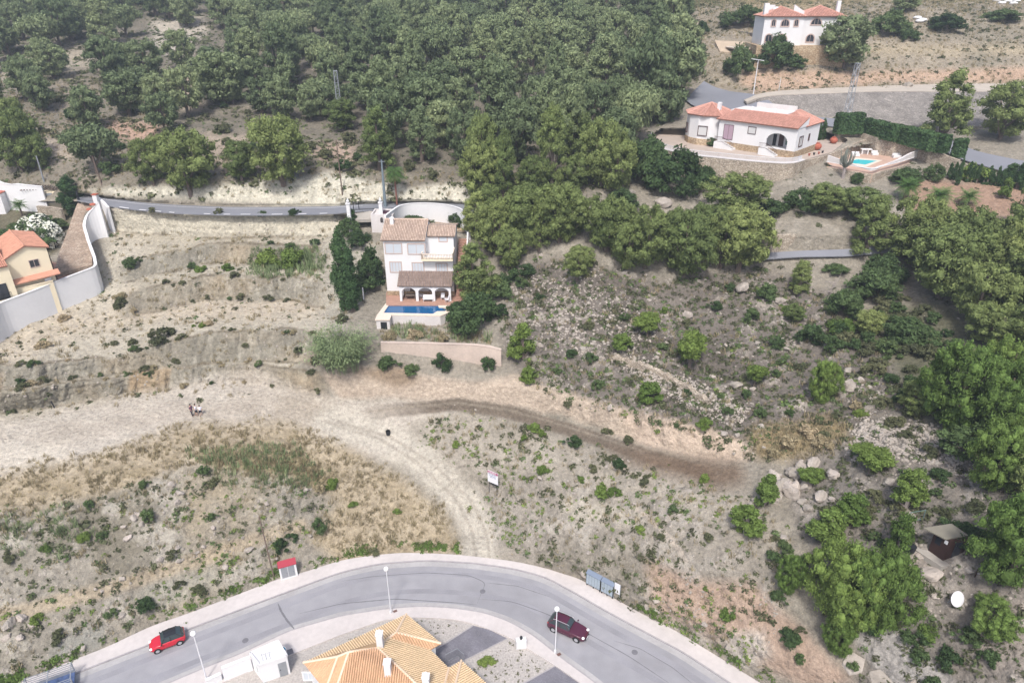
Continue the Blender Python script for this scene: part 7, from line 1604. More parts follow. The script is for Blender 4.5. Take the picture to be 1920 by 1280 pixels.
# ------------------------------------------------------------------ cars
def car(name, p, yaw, L, W, Hh, prof, paint, roofm, lab, cat='car', clear=.18, wr=.31, rails=False, pillar=None):
    """prof: stations (x/L, belt height, roof height, belt half width, roof half width), x forward"""
    t = empty(name, p, yaw, lab, cat); paintm = mat(name + '_paint', paint, rough=.25, spec=.5, coat=.6); lower = []; up = []
    def sec(x, zs): return [(x, y, z) for y, z in zs]
    vs = []; fs = []; n = 0
    for (x, zb, zr, wb, wr_) in prof:
        X = (x - .5) * L; b0 = clear if .06 < x < .94 else clear + .10
        half = [(wb * .86, b0), (wb * .98, b0 + .12), (wb, b0 + .3), (wb * .985, zb - .14), (wb * .94, zb - .03), (wb * .86, zb)]
        pts = half + [(-y, z) for y, z in half[::-1]]; vs += sec(X, pts); n = len(pts)
    for i in range(len(prof) - 1):
        for k in range(n): fs.append((i * n + k, i * n + (k + 1) % n, (i + 1) * n + (k + 1) % n, (i + 1) * n + k))
    fs += [tuple(range(n - 1, -1, -1)), tuple((len(prof) - 1) * n + k for k in range(n))]
    m = MB(); m.add(vs, fs); body = m.build('body', paintm, t, smooth=True); md = body.modifiers.new('s', 'SUBSURF'); md.levels = 1; md.render_levels = 2
    # greenhouse
    gl = [q for q in prof if q[2] > q[1] + .02]; vs = []; fs = []; 
    for (x, zb, zr, wb, wr_) in gl:
        X = (x - .5) * L; vs += [(X, wb * .88, zb - .06), (X, (wb * .88 + wr_) / 2 + .02, (zb + zr) / 2), (X, wr_, zr - .03), (X, wr_ * .7, zr), (X, -wr_ * .7, zr), (X, -wr_, zr - .03), (X, -(wb * .88 + wr_) / 2 - .02, (zb + zr) / 2), (X, -wb * .88, zb - .06)]
    n = 8
    for i in range(len(gl) - 1):
        for k in range(n): fs.append((i * n + k, i * n + (k + 1) % n, (i + 1) * n + (k + 1) % n, (i + 1) * n + k))
    fs += [tuple(range(n - 1, -1, -1)), tuple((len(gl) - 1) * n + k for k in range(n))]
    m = MB(); m.add(vs, fs); m.build('windows', M['carglass'], t, smooth=False)
    # roof skin and pillars
    rf = [q for q in gl if q[2] > Hh - .16]; vs = []; fs = []
    for (x, zb, zr, wb, wr_) in rf:
        X = (x - .5) * L; vs += [(X, wr_ + .015, zr - .05), (X, wr_ * .72, zr + .02), (X, 0, zr + .035), (X, -wr_ * .72, zr + .02), (X, -wr_ - .015, zr - .05)]
    for i in range(len(rf) - 1):
        for k in range(4): fs.append((i * 5 + k, i * 5 + k + 1, (i + 1) * 5 + k + 1, (i + 1) * 5 + k))
    m = MB(); m.add(vs, fs); rfo = m.build('roof', roofm or paintm, t, smooth=True)
    m = MB(); xa = (gl[0][0] - .5) * L; 
    for sg in (-1, 1):
        for (i, j) in ((0, [k for k, q in enumerate(gl) if q in rf][0]), (len(gl) - 1, [k for k, q in enumerate(gl) if q in rf][-1])):
            a, b = gl[i], gl[j]; m.tube([((a[0] - .5) * L, sg * a[3] * .88, a[1] - .05), ((b[0] - .5) * L, sg * b[4], b[2] - .03)], .045, 5)
        mid = rf[len(rf) // 2]; m.tube([((mid[0] - .5) * L, sg * (mid[3] * .9), mid[1] - .05), ((mid[0] - .5) * L, sg * (mid[4] + .01), mid[2] - .03)], .04, 4)
    m.build('pillars', pillar or paintm, t)
    for fx_ in (.19, .80):
        for sg in (-1, 1):
            m = MB(); X = (fx_ - .5) * L; Y = sg * (W / 2 - .10); m.m = Matrix.Translation((X, Y, wr)) @ Matrix.Rotation(math.pi / 2, 4, 'X')
            m.lathe([(wr * .6, -.10), (wr, -.09), (wr * 1.0, .09), (wr * .6, .10)], n=18); wo_ = m.build('wheel', M['tyre'], t); m = MB(); m.m = Matrix.Translation((X, Y + sg * .09, wr)) @ Matrix.Rotation(math.pi / 2, 4, 'X'); m.lathe([(wr * .62, -.02), (wr * .62, .02), (wr * .2, .03)], n=14); m.build('rim', M['rim'], wo_)
            m = MB(); m.m = Matrix.Translation((X, sg * (W / 2 - .03), wr)) @ Matrix.Rotation(math.pi / 2, 4, 'X'); m.lathe([(wr * 1.16, -.035), (wr * 1.16, .02)], n=18); m.build('wheel_arch', M['tyre'], t)
    fr = prof[-2]; 
    for sg in (-1, 1):
        m = MB(); m.ball(((.955 - .5) * L, sg * (W / 2 - .28), prof[-3][1] - .16), .17, 10, 6, (1.0, 1.1, .55)); m.build('headlight', M['lamp'], t, smooth=True)
        m = MB(); m.ball((-.465 * L, sg * (W / 2 - .2), prof[1][1] - .1), .13, 8, 6, (.8, .8, 1.3)); m.build('tail_light', M['taillight'], t, smooth=True)
        m = MB(); mx = (.66 - .5) * L; m.ball((mx, sg * (W / 2 + .08), prof[len(prof) // 2][1] + .06), .12, 8, 5, (.7, 1.1, .7)); m.build('mirror', roofm or paintm, t, smooth=True)
    m = MB(); m.box(L * .482, L * .507, -W * .26, W * .26, .32, .52); m.build('grille', M['dark'], t)
    m = MB(); m.box(L * .505, L * .512, -.26, .26, .36, .47); m.build('number_plate', M['whitemetal'], t)
    if rails:
        for sg in (-1, 1):
            m = MB(); m.tube([(-.34 * L, sg * rf[0][4] * .93, Hh - .01), (-.30 * L, sg * rf[0][4] * .93, Hh + .06), (.04 * L, sg * rf[0][4] * .93, Hh + .06), (.08 * L, sg * rf[0][4] * .93, Hh - .01)], .03, 5); m.build('roof_rail', M['rim'], t)
    return t
M['carglass'] = mat('car_glass', (.035, .05, .055), rough=.08, spec=.7); M['tyre'] = mat('tyre_rubber', (.02, .02, .022), rough=.85); M['rim'] = mat('alloy_rim', (.6, .6, .62), rough=.3, metal=.6); M['lamp'] = mat('lamp_glass', (.85, .85, .88), rough=.1); M['taillight'] = mat('tail_light_red', (.5, .03, .03), rough=.2); M['blackroof'] = mat('gloss_black', (.02, .02, .022), rough=.15, spec=.6)
# road heading at both cars
def heading(u0, v0, u1, v1): d = P(u1, v1, 0) - P(u0, v0, 0); return math.atan2(d.y, d.x)
red = [(0, .72, .72, .62, .5), (.03, .92, 1.0, .76, .5), (.10, .98, 1.38, .82, .56), (.22, 1.0, 1.52, .83, .6), (.40, 1.0, 1.55, .83, .62), (.56, .99, 1.50, .83, .6), (.66, .97, 1.28, .83, .6), (.78, .93, .93, .82, .6), (.90, .82, .82, .78, .5), (.98, .62, .62, .62, .4), (1, .5, .5, .5, .4)]
pc = P(316, 1206, .01); car('red_car', pc, heading(340, 1197, 290, 1216), 3.55, 1.68, 1.55, red, (.52, .012, .03), M['blackroof'], 'small red car with black roof parked along the upper pavement', pillar=M['blackroof'])
suv = [(0, .8, .8, .72, .55), (.02, 1.0, 1.08, .86, .6), (.07, 1.05, 1.35, .9, .62), (.16, 1.07, 1.60, .91, .66), (.34, 1.07, 1.66, .92, .68), (.50, 1.06, 1.62, .92, .67), (.60, 1.04, 1.36, .92, .66), (.70, 1.02, 1.02, .91, .6), (.86, .95, .95, .88, .6), (.96, .78, .78, .78, .5), (1, .6, .6, .62, .5)]
pc = P(1065, 1183, .01); car('maroon_car', pc, heading(1030, 1165, 1100, 1196), 4.5, 1.84, 1.68, suv, (.075, .012, .03), None, 'maroon estate car with silver roof rails driving down the bend', wr=.36, rails=True)
# livestock style trailer
a, b = P(68, 1300, .15), P(134, 1281, .15); ty = heading(62, 1305, 132, 1280); t = empty('trailer', P(100, 1296, .1), ty, 'galvanised trailer with high rails and blue load, cut by the bottom left corner', 'trailer')
hL, hW = 2.0, 1.0; m = MB(); m.box(-hL, hL, -hW, hW, .55, .65); m.build('bed', mat('blue_load', hexc('5a6f9c', .6), rough=.7, noise=[(3, .3, 3)]), t); m = MB(); m.box(-hL, hL, -hW, -hW + .04, .65, 1.0); m.box(-hL, hL, hW - .04, hW, .65, 1.0); m.build('side_board', M['metal'], t)
for sy in (-1, 1):
    for z_ in (1.15, 1.4, 1.65, 1.9):
        m = MB(); m.box(-hL, hL, sy * hW - .03, sy * hW + .03, z_, z_ + .05); m.build('rail', M['metal'], t)
    for x_ in (-hL, hL):
        m = MB(); m.box(x_ - .05, x_ + .05, sy * hW - .05, sy * hW + .05, .5, 2.0); m.build('post', M['metal'], t)
    for x_ in (-.4, .5):
        m = MB(); m.m = Matrix.Translation((x_, sy * 1.12, .3)) @ Matrix.Rotation(math.pi / 2, 4, 'X'); m.lathe([(.3, -.1), (.3, .1)], n=14); m.build('wheel', M['tyre'], t)
for x_ in (-hL, hL, 0):
    m = MB(); m.box(x_ - .04, x_ + .04, -hW, hW, 1.95, 2.02); m.build('cross_bar', M['metal'], t)
# ------------------------------------------------------------------ people
def person(u, v, hgt_, yaw, lab, skin, shirt, legs, hair, shorts=False, step=.12, arm=(-.05, .25)):
    b = at(u, v); t = empty('person', b, yaw, lab, 'person'); k = hgt_ / 1.75
    J = {'pelvis': (0, 0, .93), 'chest': (0, 0, 1.25), 'neck': (0, 0, 1.47), 'head': (0, -.02, 1.60), 'top': (0, -.01, 1.70)}
    V = [(0, 0, .93), (0, 0, 1.10), (0, 0, 1.28), (0, .01, 1.44), (0, -.01, 1.53), (0, -.02, 1.62), (0, -.01, 1.71)]; E = [(0, 1), (1, 2), (2, 3), (3, 4), (4, 5), (5, 6)]; Rr_ = [(.15, .11), (.13, .10), (.17, .11), (.10, .08), (.055, .055), (.085, .10), (.06, .07)]
    for sg in (-1, 1):
        i = len(V); st = step * sg; V += [(sg * .10, 0, .88), (sg * .11, st * .6, .50), (sg * .11, st, .09), (sg * .11, st - .16, .05)]; E += [(0, i), (i, i + 1), (i + 1, i + 2), (i + 2, i + 3)]; Rr_ += [(.09, .09), (.062, .062), (.042, .042), (.035, .03)]
        i = len(V); V += [(sg * .19, 0, 1.40), (sg * .24, .02 + arm[0] * .4, 1.14), (sg * .22, arm[0] - arm[1] * .6, .95), (sg * .21, arm[0] - arm[1] * .9, .87)]; E += [(3, i), (i, i + 1), (i + 1, i + 2), (i + 2, i + 3)]; Rr_ += [(.055, .055), (.042, .042), (.032, .032), (.038, .022)]
    me = bpy.data.meshes.new('body'); me.from_pydata([tuple(c * k for c in p) for p in V], E, []); me.update(); o = bpy.data.objects.new('body', me); link(o, t); me.materials.append(skin)
    md = o.modifiers.new('skin', 'SKIN'); 
    for i, r_ in enumerate(Rr_): me.skin_vertices[0].data[i].radius = (r_[0] * k, r_[1] * k)
    me.skin_vertices[0].data[0].use_root = True; o.modifiers.new('sub', 'SUBSURF').render_levels = 1
    m = MB(); m.m = Matrix.Scale(k, 4)
    def ell(zs):
        n = 12; vs = []; fs = []
        for z, rx, ry in zs:
            for j in range(n): a_ = 2 * math.pi * j / n; vs.append((rx * math.cos(a_), ry * math.sin(a_), z))
        for i in range(len(zs) - 1):
            for j in range(n): fs.append((i * n + j, i * n + (j + 1) % n, (i + 1) * n + (j + 1) % n, (i + 1) * n + j))
        return vs, fs + [tuple(range(n - 1, -1, -1)), tuple((len(zs) - 1) * n + j for j in range(n))]
    m.add(*ell([(.86, .19, .14), (1.05, .17, .13), (1.28, .20, .135), (1.42, .17, .11), (1.47, .08, .08)]))
    for sg in (-1, 1): m.tube([(sg * .17, 0, 1.42), (sg * .24, .02 + arm[0] * .4, 1.17)], [.07, .065], 8)
    m.build('shirt', shirt, t, smooth=True); m = MB(); m.m = Matrix.Scale(k, 4); m.add(*ell([(.80, .17, .14), (.90, .18, .14), (.97, .165, .13)]))
    for sg in (-1, 1):
        st = step * sg; m.tube([(sg * .10, 0, .88), (sg * .11, st * .6, .50)] + ([] if shorts else [(sg * .11, st, .10)]), [.105, .085] + ([] if shorts else [.06]), 8)
    m.build('shorts' if shorts else 'trousers', legs, t, smooth=True); m = MB(); m.m = Matrix.Scale(k, 4); m.ball((0, .01, 1.67), .115, 10, 6, (.92, 1.05, .9)); m.build('hair', hair, t, smooth=True)
    m = MB(); m.m = Matrix.Scale(k, 4)
    for sg in (-1, 1): m.tube([(sg * .11, step * sg + .06, .04), (sg * .11, step * sg - .18, .035)], .045, 6)
    m.build('shoes', M['dark'], t); return t
sk = mat('skin', (.45, .26, .19), rough=.6); hr_ = mat('dark_hair', (.02, .016, .014), rough=.7); wsh = mat('white_shirt', (.75, .76, .85), rough=.9); dk = mat('black_cloth', (.02, .02, .03), rough=.9); pp_ = mat('purple_shirt', hexc('7a5a78', .6), rough=.9); gy = mat('dark_grey_trousers', (.06, .055, .07), rough=.9)
person(361, 779.5, 1.85, R(75), 'person in dark purple top and dark trousers, left of the three on the plateau', sk, pp_, gy, hr_)
person(369.5, 778.5, 1.8, R(-60), 'person in white shirt and black shorts, middle of the three on the plateau', sk, wsh, dk, hr_, True)
person(377.5, 778, 1.55, R(20), 'smaller person in white shirt and black shorts, right of the three on the plateau', sk, wsh, dk, hr_, True)
b = at(728, 815); t = empty('black_bucket', b, .3, 'black bucket lying at the fork of the dirt tracks', 'bucket'); m = MB(); m.lathe([(.25, 0), (.33, .65), (.28, .66), (.22, .1)], n=10); m.build('body', M['dark'], t); m = MB(); m.tube([(.3, 0, .6), (0, 0, .95), (-.3, 0, .6)], .02, 4); m.build('handle', M['dark'], t)
# ------------------------------------------------------------------ brown cabin and dish
z0 = at(1768, 1051).z + .05; A0, A1, A2 = P(1768, 1051, z0), P(1740, 1031, z0), P(1802, 1047, z0); A3 = A1 + A2 - A0; zc = hgt(A0, 1013)
slab('cabin_terrace', [tuple(A0 + (A0 - A3).normalized() * .9), tuple(A1 + (A1 - A2).normalized() * 1.6), tuple(A3 + (A3 - A0).normalized() * .6), tuple(A2 + (A2 - A1).normalized() * .8)], z0, 1.2, M['concrete'])
cb_ = empty('cabin', A0, 0, 'small dark brown cabin with flat grey roof and dark glass on the right slope', 'cabin'); q_ = [(p - A0) for p in (A0, A2, A3, A1)]
M['brown'] = mat('dark_brown_boards', hexc('4d3632', .6), rough=.7, noise=[(6, .15, 3)]); m = MB(); m.prism([(p.x, p.y) for p in q_], 0, [zc - .05, zc - .0, zc + .25, zc + .2]); m.build('wall', M['brown'], cb_)
rz = z0 + zc; rp = [P(1773, 1012.5, rz + .03), P(1815.5, 1005, rz + .08), P(1783.5, 983, rz + .35), P(1731, 991, rz + .3)]; m = MB(); m.prism([((p - A0).x, (p - A0).y) for p in rp], [(p - A0).z + .02 for p in rp], [(p - A0).z + .14 for p in rp]); m.build('roof', mat('felt_roof', hexc('9b9688', .6), rough=.95, noise=[(1, .08, 4)]), cb_)
def on_face(a, b, f0, f1, z0_, z1_, matn, name, off=.03):
    a = a - A0; b = b - A0; d = (b - a); n_ = Vector((d.y, -d.x, 0)).normalized(); n_ = n_ if n_.y < 0 else -n_; p, q = a + d * f0 + n_ * .004, a + d * f1 + n_ * .004; r_, s_ = q + n_ * off, p + n_ * off
    m = MB(); m.prism([(p.x, p.y), (q.x, q.y), (r_.x, r_.y), (s_.x, s_.y)], z0_, z1_); return m.build(name, matn, cb_)
on_face(A0, A1, .45, .8, zc * .5, zc * .82, M['glass'], 'window'); on_face(A0, A1, .08, .28, zc * .75, zc * .9, M['whitemetal'], 'sign', .05); on_face(A0, A2, .35, .75, .08, zc * .85, M['glass'], 'door'); on_face(A0, A2, 1.0, 1.08, zc * .6, zc * .85, M['whitemetal'], 'sign', .05)
a, b = P(1806, 1012, z0 + 1), P(1828, 1013, z0 + 1); wall_line('board_fence', [A2 + Vector((.3, .9, 0)), A2 + Vector((2.3, 1.2, 0))], [z0 + 1.5] * 2, .08, mat('red_brown_boards', hexc('8a6656', .6), rough=.8), 'red brown board fence between the cabin and the big pine', 'fence', .8, coping=False)
q = A1 + Vector((-1.7, -.1, 0)); t = empty('water_butt', q, 0, 'black round tub on the cabin terrace', 'tub'); m = MB(); m.lathe([(.36, 0), (.40, .6), (.42, .62), (.36, .6)], n=14); m.build('body', M['dark'], t)
q = A1 + Vector((-1.0, 2.4, 0)); t = empty('metal_frame', (q.x, q.y, G(q.x, q.y)), .2, 'grey green metal frame standing behind the left side of the cabin', 'frame'); gm = mat('green_grey_metal', hexc('7d9a96', .6), rough=.5)
for x_ in (0, 1.6):
    m = MB(); m.tube([(x_, 0, -.3), (x_, 0, 2.0)], .04, 5); m.build('post', gm, t)
for z_ in (2.0, .9):
    m = MB(); m.tube([(0, 0, z_), (1.6, 0, z_)], .035, 5); m.build('bar', gm, t)
q = at(1787, 1135); t = empty('dish_antenna', q, R(15), 'large white dish antenna on the rocks below the cabin', 'dish antenna'); m = MB(); m.m = Matrix.Translation((0, -.1, .95)) @ Matrix.Rotation(R(62), 4, 'X'); m.lathe([(.03, -.16), (.35, -.12), (.6, -.03), (.72, .06), (.70, .075), (.3, -.06), (.03, -.10)], n=24); m.build('reflector', M['whitemetal'], t, smooth=True); m = MB(); m.tube([(0, .25, -.4), (0, .15, .95)], .05, 6); m.tube([(-.4, .5, -.3), (0, .15, .8)], .03, 5); m.build('mount', M['metal'], t)
ps = [at(1828, 1081), at(1851, 1079), at(1871, 1097)]; ps2 = []; t = empty('rope_fence', ps[0], 0, 'rope fence on short dark posts below the large vivid pine', 'fence')
for p in ps:
    d = p - ps[0]; m = MB(); m.tube([tuple(d + Vector((0, 0, -.3))), tuple(d + Vector((0, 0, .95)))], .06, 6); m.build('post', M['brown'], t)
for z_ in (.85, .45):
    m = MB(); pts = []
    for i in range(17): f = i / 8; k = min(1, int(f)); g = f - k; p = (ps[k].lerp(ps[k + 1], g) if f < 2 else ps[2]) - ps[0]; pts.append(tuple(p + Vector((0, 0, z_ - .5 * g * (1 - g)))))
    m.tube(pts, .02, 4); m.build('rope', M['whitemetal'], t)
# concrete path and broken slabs at the bottom right
for (px, z_, lab) in (([(1578, 1245), (1592, 1222), (1621, 1240), (1616, 1262), (1592, 1268)], None, 'tilted pale stone slab left of the concrete path'), ([(1628, 1262), (1650, 1258), (1690, 1300), (1640, 1310)], None, 'second pale stone slab lower down at the bottom edge')):
    pts = [at(*p) for p in px]; c = sum(pts, Vector()) / len(pts); m = MB(); m.prism([((p - c).x, (p - c).y) for p in pts], [(p - c).z - .5 for p in pts], [(p - c).z + .35 for p in pts]); o = m.build('stone_slab', M['rock'], bevel=.08); o.location = c; tag(o, lab, 'stone slab')
for k, (u, v) in enumerate(((1868, 3), (1878, 8), (1890, 5), (1900, 9), (1906, 4), (1720, 36), (1730, 40), (1724, 42))):
    b = at(u, v); m = MB(); m.ball((0, 0, .3), .9, 8, 5, (1.3, 1, .5)); o = m.build('white_sack', M['white'], smooth=True); o.location = b; tag(o, 'white sack dumped on the upper right hillside, in the %s heap' % ('farther' if k < 5 else 'nearer'), 'sack', 'white sacks, %s heap' % ('farther' if k < 5 else 'nearer'))
# ================================================================== stones, low scrub, dry grass
globals().update(KEEP)
AR = np.linalg.norm(np.cross(np.gradient(TP, axis=1), np.gradient(TP, axis=0)), axis=-1)
NRM = np.cross(np.gradient(TP, axis=1), -np.gradient(TP, axis=0)); NRM /= np.linalg.norm(NRM, axis=-1, keepdims=True) + 1e-9; NRM *= np.sign(NRM[..., 2:3] + 1e-9)
padmask = np.ones(uu.shape, np.float32)
for poly in ([(1219, 240), (1219, 266), (1300, 292), (1430, 305), (1507, 300), (1560, 285), (1590, 262), (1540, 240)], [(1549, 308), (1636, 322), (1690, 309), (1716, 298), (1690, 284), (1625, 270), (1560, 287)], BT + BB[::-1], VA + VB[::-1],
             [(-60, 600), (0, 568), (60, 546), (112, 524), (180, 500), (165, 450), (157, 425), (163, 402), (186, 375), (146, 372), (-60, 372)], [(724, 600), (868, 600), (868, 380), (724, 380)], [(-100, 366), (200, 370), (330, 384), (640, 386), (900, 380), (900, 398), (640, 403), (330, 401), (200, 388), (-100, 386)],
             [(1290, 160), (1412, 172), (1470, 225), (1290, 215)], [(1345, 98), (1425, 100), (1440, 75), (1340, 74)], [(1425, 40), (1570, 40), (1570, 88), (1425, 88)], [(1430, 465), (1720, 445), (1720, 470), (1430, 488)], [(1735, 1060), (1810, 1060), (1810, 985), (1730, 985)]):
    padmask *= 1 - inpoly(uu, vv, poly)
base = padmask * (vv < bl[None, :] - 3) * (vv > -5)
def sample(wt, n, seed):
    r_ = np.random.default_rng(seed); w_ = (wt * AR * base).ravel().clip(0); c = np.cumsum(w_); k = np.searchsorted(c, r_.random(n) * c[-1]).clip(0, w_.size - 1); iy, ix = np.unravel_index(k, uu.shape)
    iy = np.clip(iy, 0, NV - 2); ix = np.clip(ix, 0, NU - 2); a = r_.random((n, 1)); b = r_.random((n, 1))
    return TP[iy, ix] * (1 - a) + TP[iy, ix + 1] * a + (TP[iy + 1, ix] - TP[iy, ix]) * b, NRM[iy, ix]
def multi(name, mat_, pos, nor, protos, size, seed, label, squash=(1, 1), tilt=.5, sink=0.0, kind='stuff'):
    r_ = np.random.default_rng(seed); n = len(pos); VV = []; FF = []; off = 0; which = r_.integers(0, len(protos), n)
    for pi, (pv, pf) in enumerate(protos):
        idx_ = np.where(which == pi)[0]; m_ = len(idx_)
        if not m_: continue
        a = r_.uniform(0, 2 * np.pi, m_); s = size[idx_][:, None, None]; z = nor[idx_] * tilt + np.array([0, 0, 1 - tilt]); z /= np.linalg.norm(z, axis=1, keepdims=True); x = np.stack([np.cos(a), np.sin(a), 0 * a], 1); x -= z * (x * z).sum(1, keepdims=True); x /= np.linalg.norm(x, axis=1, keepdims=True); y = np.cross(z, x)
        q = pv[None] * s * np.stack([np.ones(m_), r_.uniform(.7, 1.2, m_), r_.uniform(squash[0], squash[1], m_)], 1)[:, None, :]
        W = q[..., :1] * x[:, None] + q[..., 1:2] * y[:, None] + q[..., 2:] * z[:, None] + pos[idx_][:, None] - z[:, None] * sink * s
        VV.append(W.reshape(-1, 3)); FF.append((pf[None] + (np.arange(m_) * len(pv))[:, None, None] + off).reshape(-1, pf.shape[1])); off += m_ * len(pv)
    o = np_mesh(name, np.concatenate(VV), np.concatenate(FF), mat_); return tag(o, label, None, None, kind) if kind else o
def rock_proto(seed, n=8, m=6, sc=1.0):
    r_ = np.random.default_rng(seed); mb = MB(); mb.ball((0, 0, 0), 1, n, m); v = np.array(mb.v); d = v / (np.linalg.norm(v, axis=1, keepdims=True)); pl = r_.normal(0, 1, (14, 3)); pl /= np.linalg.norm(pl, axis=1, keepdims=True); h = r_.uniform(.55, .9, 14)
    f = np.min(np.where(d @ pl.T > .05, h / np.maximum(d @ pl.T, .05), 2), axis=1).clip(.5, 1.1); v = d * f[:, None] * np.array([1, .8, .62])
    tri = [];
    for fc in mb.f: tri += [(fc[0], fc[i], fc[i + 1]) for i in range(1, len(fc) - 1)]
    return v, np.array(tri)
small = [rock_proto(s, 5, 4) for s in range(6)]
def tuft(seed, n, r=1.0, h=.8, leaf=.35, long=1.4):
    global rng
    st = rng; rng = np.random.default_rng(seed); d = rand_dirs(n, .0); p = d * rng.uniform(.45, 1, (n, 1)) * [r, r, h]; V = leaves(p, d, leaf, long, .6); rng = st; return V, quads(len(V))
def blades(seed, n):
    r_ = np.random.default_rng(seed); V = []
    for _ in range(n):
        a = r_.uniform(0, 6.28); b = r_.uniform(0, .5); x, y = r_.uniform(-.5, .5, 2); w_ = .07; t = np.array([x + math.cos(a) * b, y + math.sin(a) * b, r_.uniform(.5, 1.1)]); s = np.array([math.sin(a), -math.cos(a), 0]) * w_; p = np.array([x, y, -.1]); V += [p - s, p + s, t + s * .3, t - s * .3]
    return np.array(V), quads(4 * n)
slopes = (s_ + r_ + b_ + f_).clip(0, 1)
d1 = np.clip(n1 * 2.5 + .4, 0.05, 1); d2 = np.clip(n2 * 3 + .3, 0.0, 1); d3 = np.clip(-n1 * 2.5 + .3, .05, 1)
cliffm = 1 - .85 * cliff.clip(0, 1)
wild = (slopes + .5 * hill + .45 * UR + .3 * fm + .25 * q * cliffm + .2 * (vv < 640) * (uu > 900)).clip(0, 1) * (1 - flat) * (1 - .9 * p_)
def psz(p, lo, hi, seed, pw=2.0):
    r_ = np.random.default_rng(seed); return lo + (hi - lo) * r_.random(len(p)) ** pw
# rubble: pale angular stones everywhere on the slopes
pos, nor = sample((slopes * d2 + .25 * wild * d2 + .08 * p_ + .28 * q) * (1 - .8 * bank), 30000, 1); multi('rubble', M['rock'], pos, nor, small, psz(pos, .05, .34, 2, 4), 3, 'pale limestone rubble littering the slopes', (.8, 1.4), .7, .25)
pos, nor = sample(region([(1180, 665), (1330, 730), (1400, 770), (1380, 800), (1280, 760), (1170, 690)], 2) + region([(1600, 800), (1720, 790), (1860, 870), (1860, 910), (1760, 880), (1620, 840)], 3) * 1.0 + region([(950, 540), (1100, 500), (1240, 640), (1200, 700), (1000, 640)], 4) * .25 + region([(1600, 790), (1680, 780), (1640, 860), (1580, 870)], 3) * .6, 5200, 5); multi('rubble', M['rock'], pos, nor, small, psz(pos, .1, .42, 6, 2.5), 7, 'dense strips of white stones on the burnt slope', (.8, 1.4), .7, .2)
# low scrub in three kinds
sc1 = [tuft(s, 26) for s in range(4)]
pos, nor = sample(wild * d1 + .25 * wild + .8 * b_ + .4 * f_, 16000, 11); multi('low_scrub', M['olive'], pos, nor, sc1, psz(pos, .16, .75, 12, 2.6), 13, 'grey green low scrub covering the slopes', (.6, 1.1), .4, .1)
pos, nor = sample((b_ + r_ + f_ + s_ + .6 * hill + .5 * fm).clip(0, 1) * d3 + .1 * q * cliffm + .9 * b_ + .4 * f_, 7500, 15); multi('low_scrub', M['broad'], pos, nor, sc1, psz(pos, .14, .62, 16, 2.4), 17, 'darker green low scrub between the stones', (.6, 1.1), .4, .1)
pos, nor = sample((r_ * d3 + s_ * .5 * d3 + .5 * b_ * d2).clip(0, 1), 900, 18); multi('low_scrub', M['bright'], pos, nor, sc1, psz(pos, .15, .5, 19, 2), 20, 'bright green little plants on the lower slopes', (.6, 1.1), .4, .1)
pos, nor = sample((fm + .9 * hill).clip(0, 1) * (.25 + d1), 4200, 21); multi('low_scrub', M['olive'], pos, nor, sc1, psz(pos, .5, 1.5, 22, 1.8), 23, 'undergrowth between and below the pines', (.6, 1.0), .4, .1)
# the green verge behind the pavement
vg_ = np.clip(1 - np.abs(bl[None, :] - 12 - vv) / 12, 0, 1) * ((uu < 860) | (uu > 1180)) * (.3 + d1)
pos, nor = sample(vg_ * d2, 620, 25); multi('verge_weeds', M['bright'], pos, nor, sc1, psz(pos, .15, .55, 26, 2), 27, 'green weeds along the back of the pavement', (.6, 1.1), .4, .1)
# dry grass
bl_ = [blades(s, 16) for s in range(4)]
straw = g_ * (.35 + d2) + .5 * region([(380, 840), (560, 835), (640, 900), (560, 930), (400, 900)], 5) + .25 * s_ * d2 + region([(1400, 800), (1560, 780), (1600, 830), (1500, 870), (1420, 860)], 4) + .8 * region([(715, 612), (870, 612), (935, 645), (800, 640), (716, 638)], 2) + .12 * b_ + .12 * r_ + .15 * UR + .10 * q + .1 * hill
pos, nor = sample(straw.clip(0, 1.5), 15000, 31); multi('dry_grass', M['straw'], pos, nor, bl_, psz(pos, .2, .7, 32, 1.8), 33, 'dry tan grass', (.6, 1.2), .3, 0)
pos, nor = sample(region([(370, 850), (540, 835), (620, 890), (560, 925), (400, 905)], 5) * (.3 + d1) + .4 * region([(0, 985), (120, 960), (200, 1000), (120, 1050), (0, 1040)], 5), 420, 35); multi('green_grass', M['reed'], pos, nor, bl_, psz(pos, .3, .9, 36, 1.8), 37, 'green reedy grass among the dry grass of the plateau edge', (.7, 1.3), .3, 0)
pos, nor = sample(region([(480, 470), (600, 470), (610, 515), (470, 515)], 4) + region([(720, 612), (860, 612), (930, 645), (720, 636)], 2) * .4, 260, 38); multi('green_grass', M['reed'], pos, nor, bl_, psz(pos, .5, 1.2, 39, 1.5), 40, 'green reeds on the upper quarry bench and the terrace below the pool', (.7, 1.3), .3, 0)
r7 = np.random.default_rng(41); gy_ = []
for _ in range(900):
    u, v = r7.uniform(640, 1060), r7.uniform(1160, 1279)
    if inpoly(np.array([u]), np.array([v]), [(890, 1250), (955, 1204), (1035, 1248), (965, 1285), (880, 1285)])[0] or inpoly(np.array([u]), np.array([v]), [(775, 1162), (870, 1168), (830, 1200), (800, 1190)])[0] or inpoly(np.array([u]), np.array([v]), [(560, 1232), (720, 1166), (745, 1162), (600, 1228)])[0]: gy_.append(tuple(P(u, v, .02)))
gy_ = np.array(gy_); multi('yard_weeds', M['olive'], gy_, np.tile([0, 0, 1.0], (len(gy_), 1)), sc1, psz(gy_, .05, .2, 42, 2), 43, 'sparse weeds in the pale gravel yard', (.5, 1), .1, 0)
shrub('brightbush', 910, 1240, 30, 'yellow green weed clump in the pale gravel yard', hk=.5, p=P(910, 1244, .02))
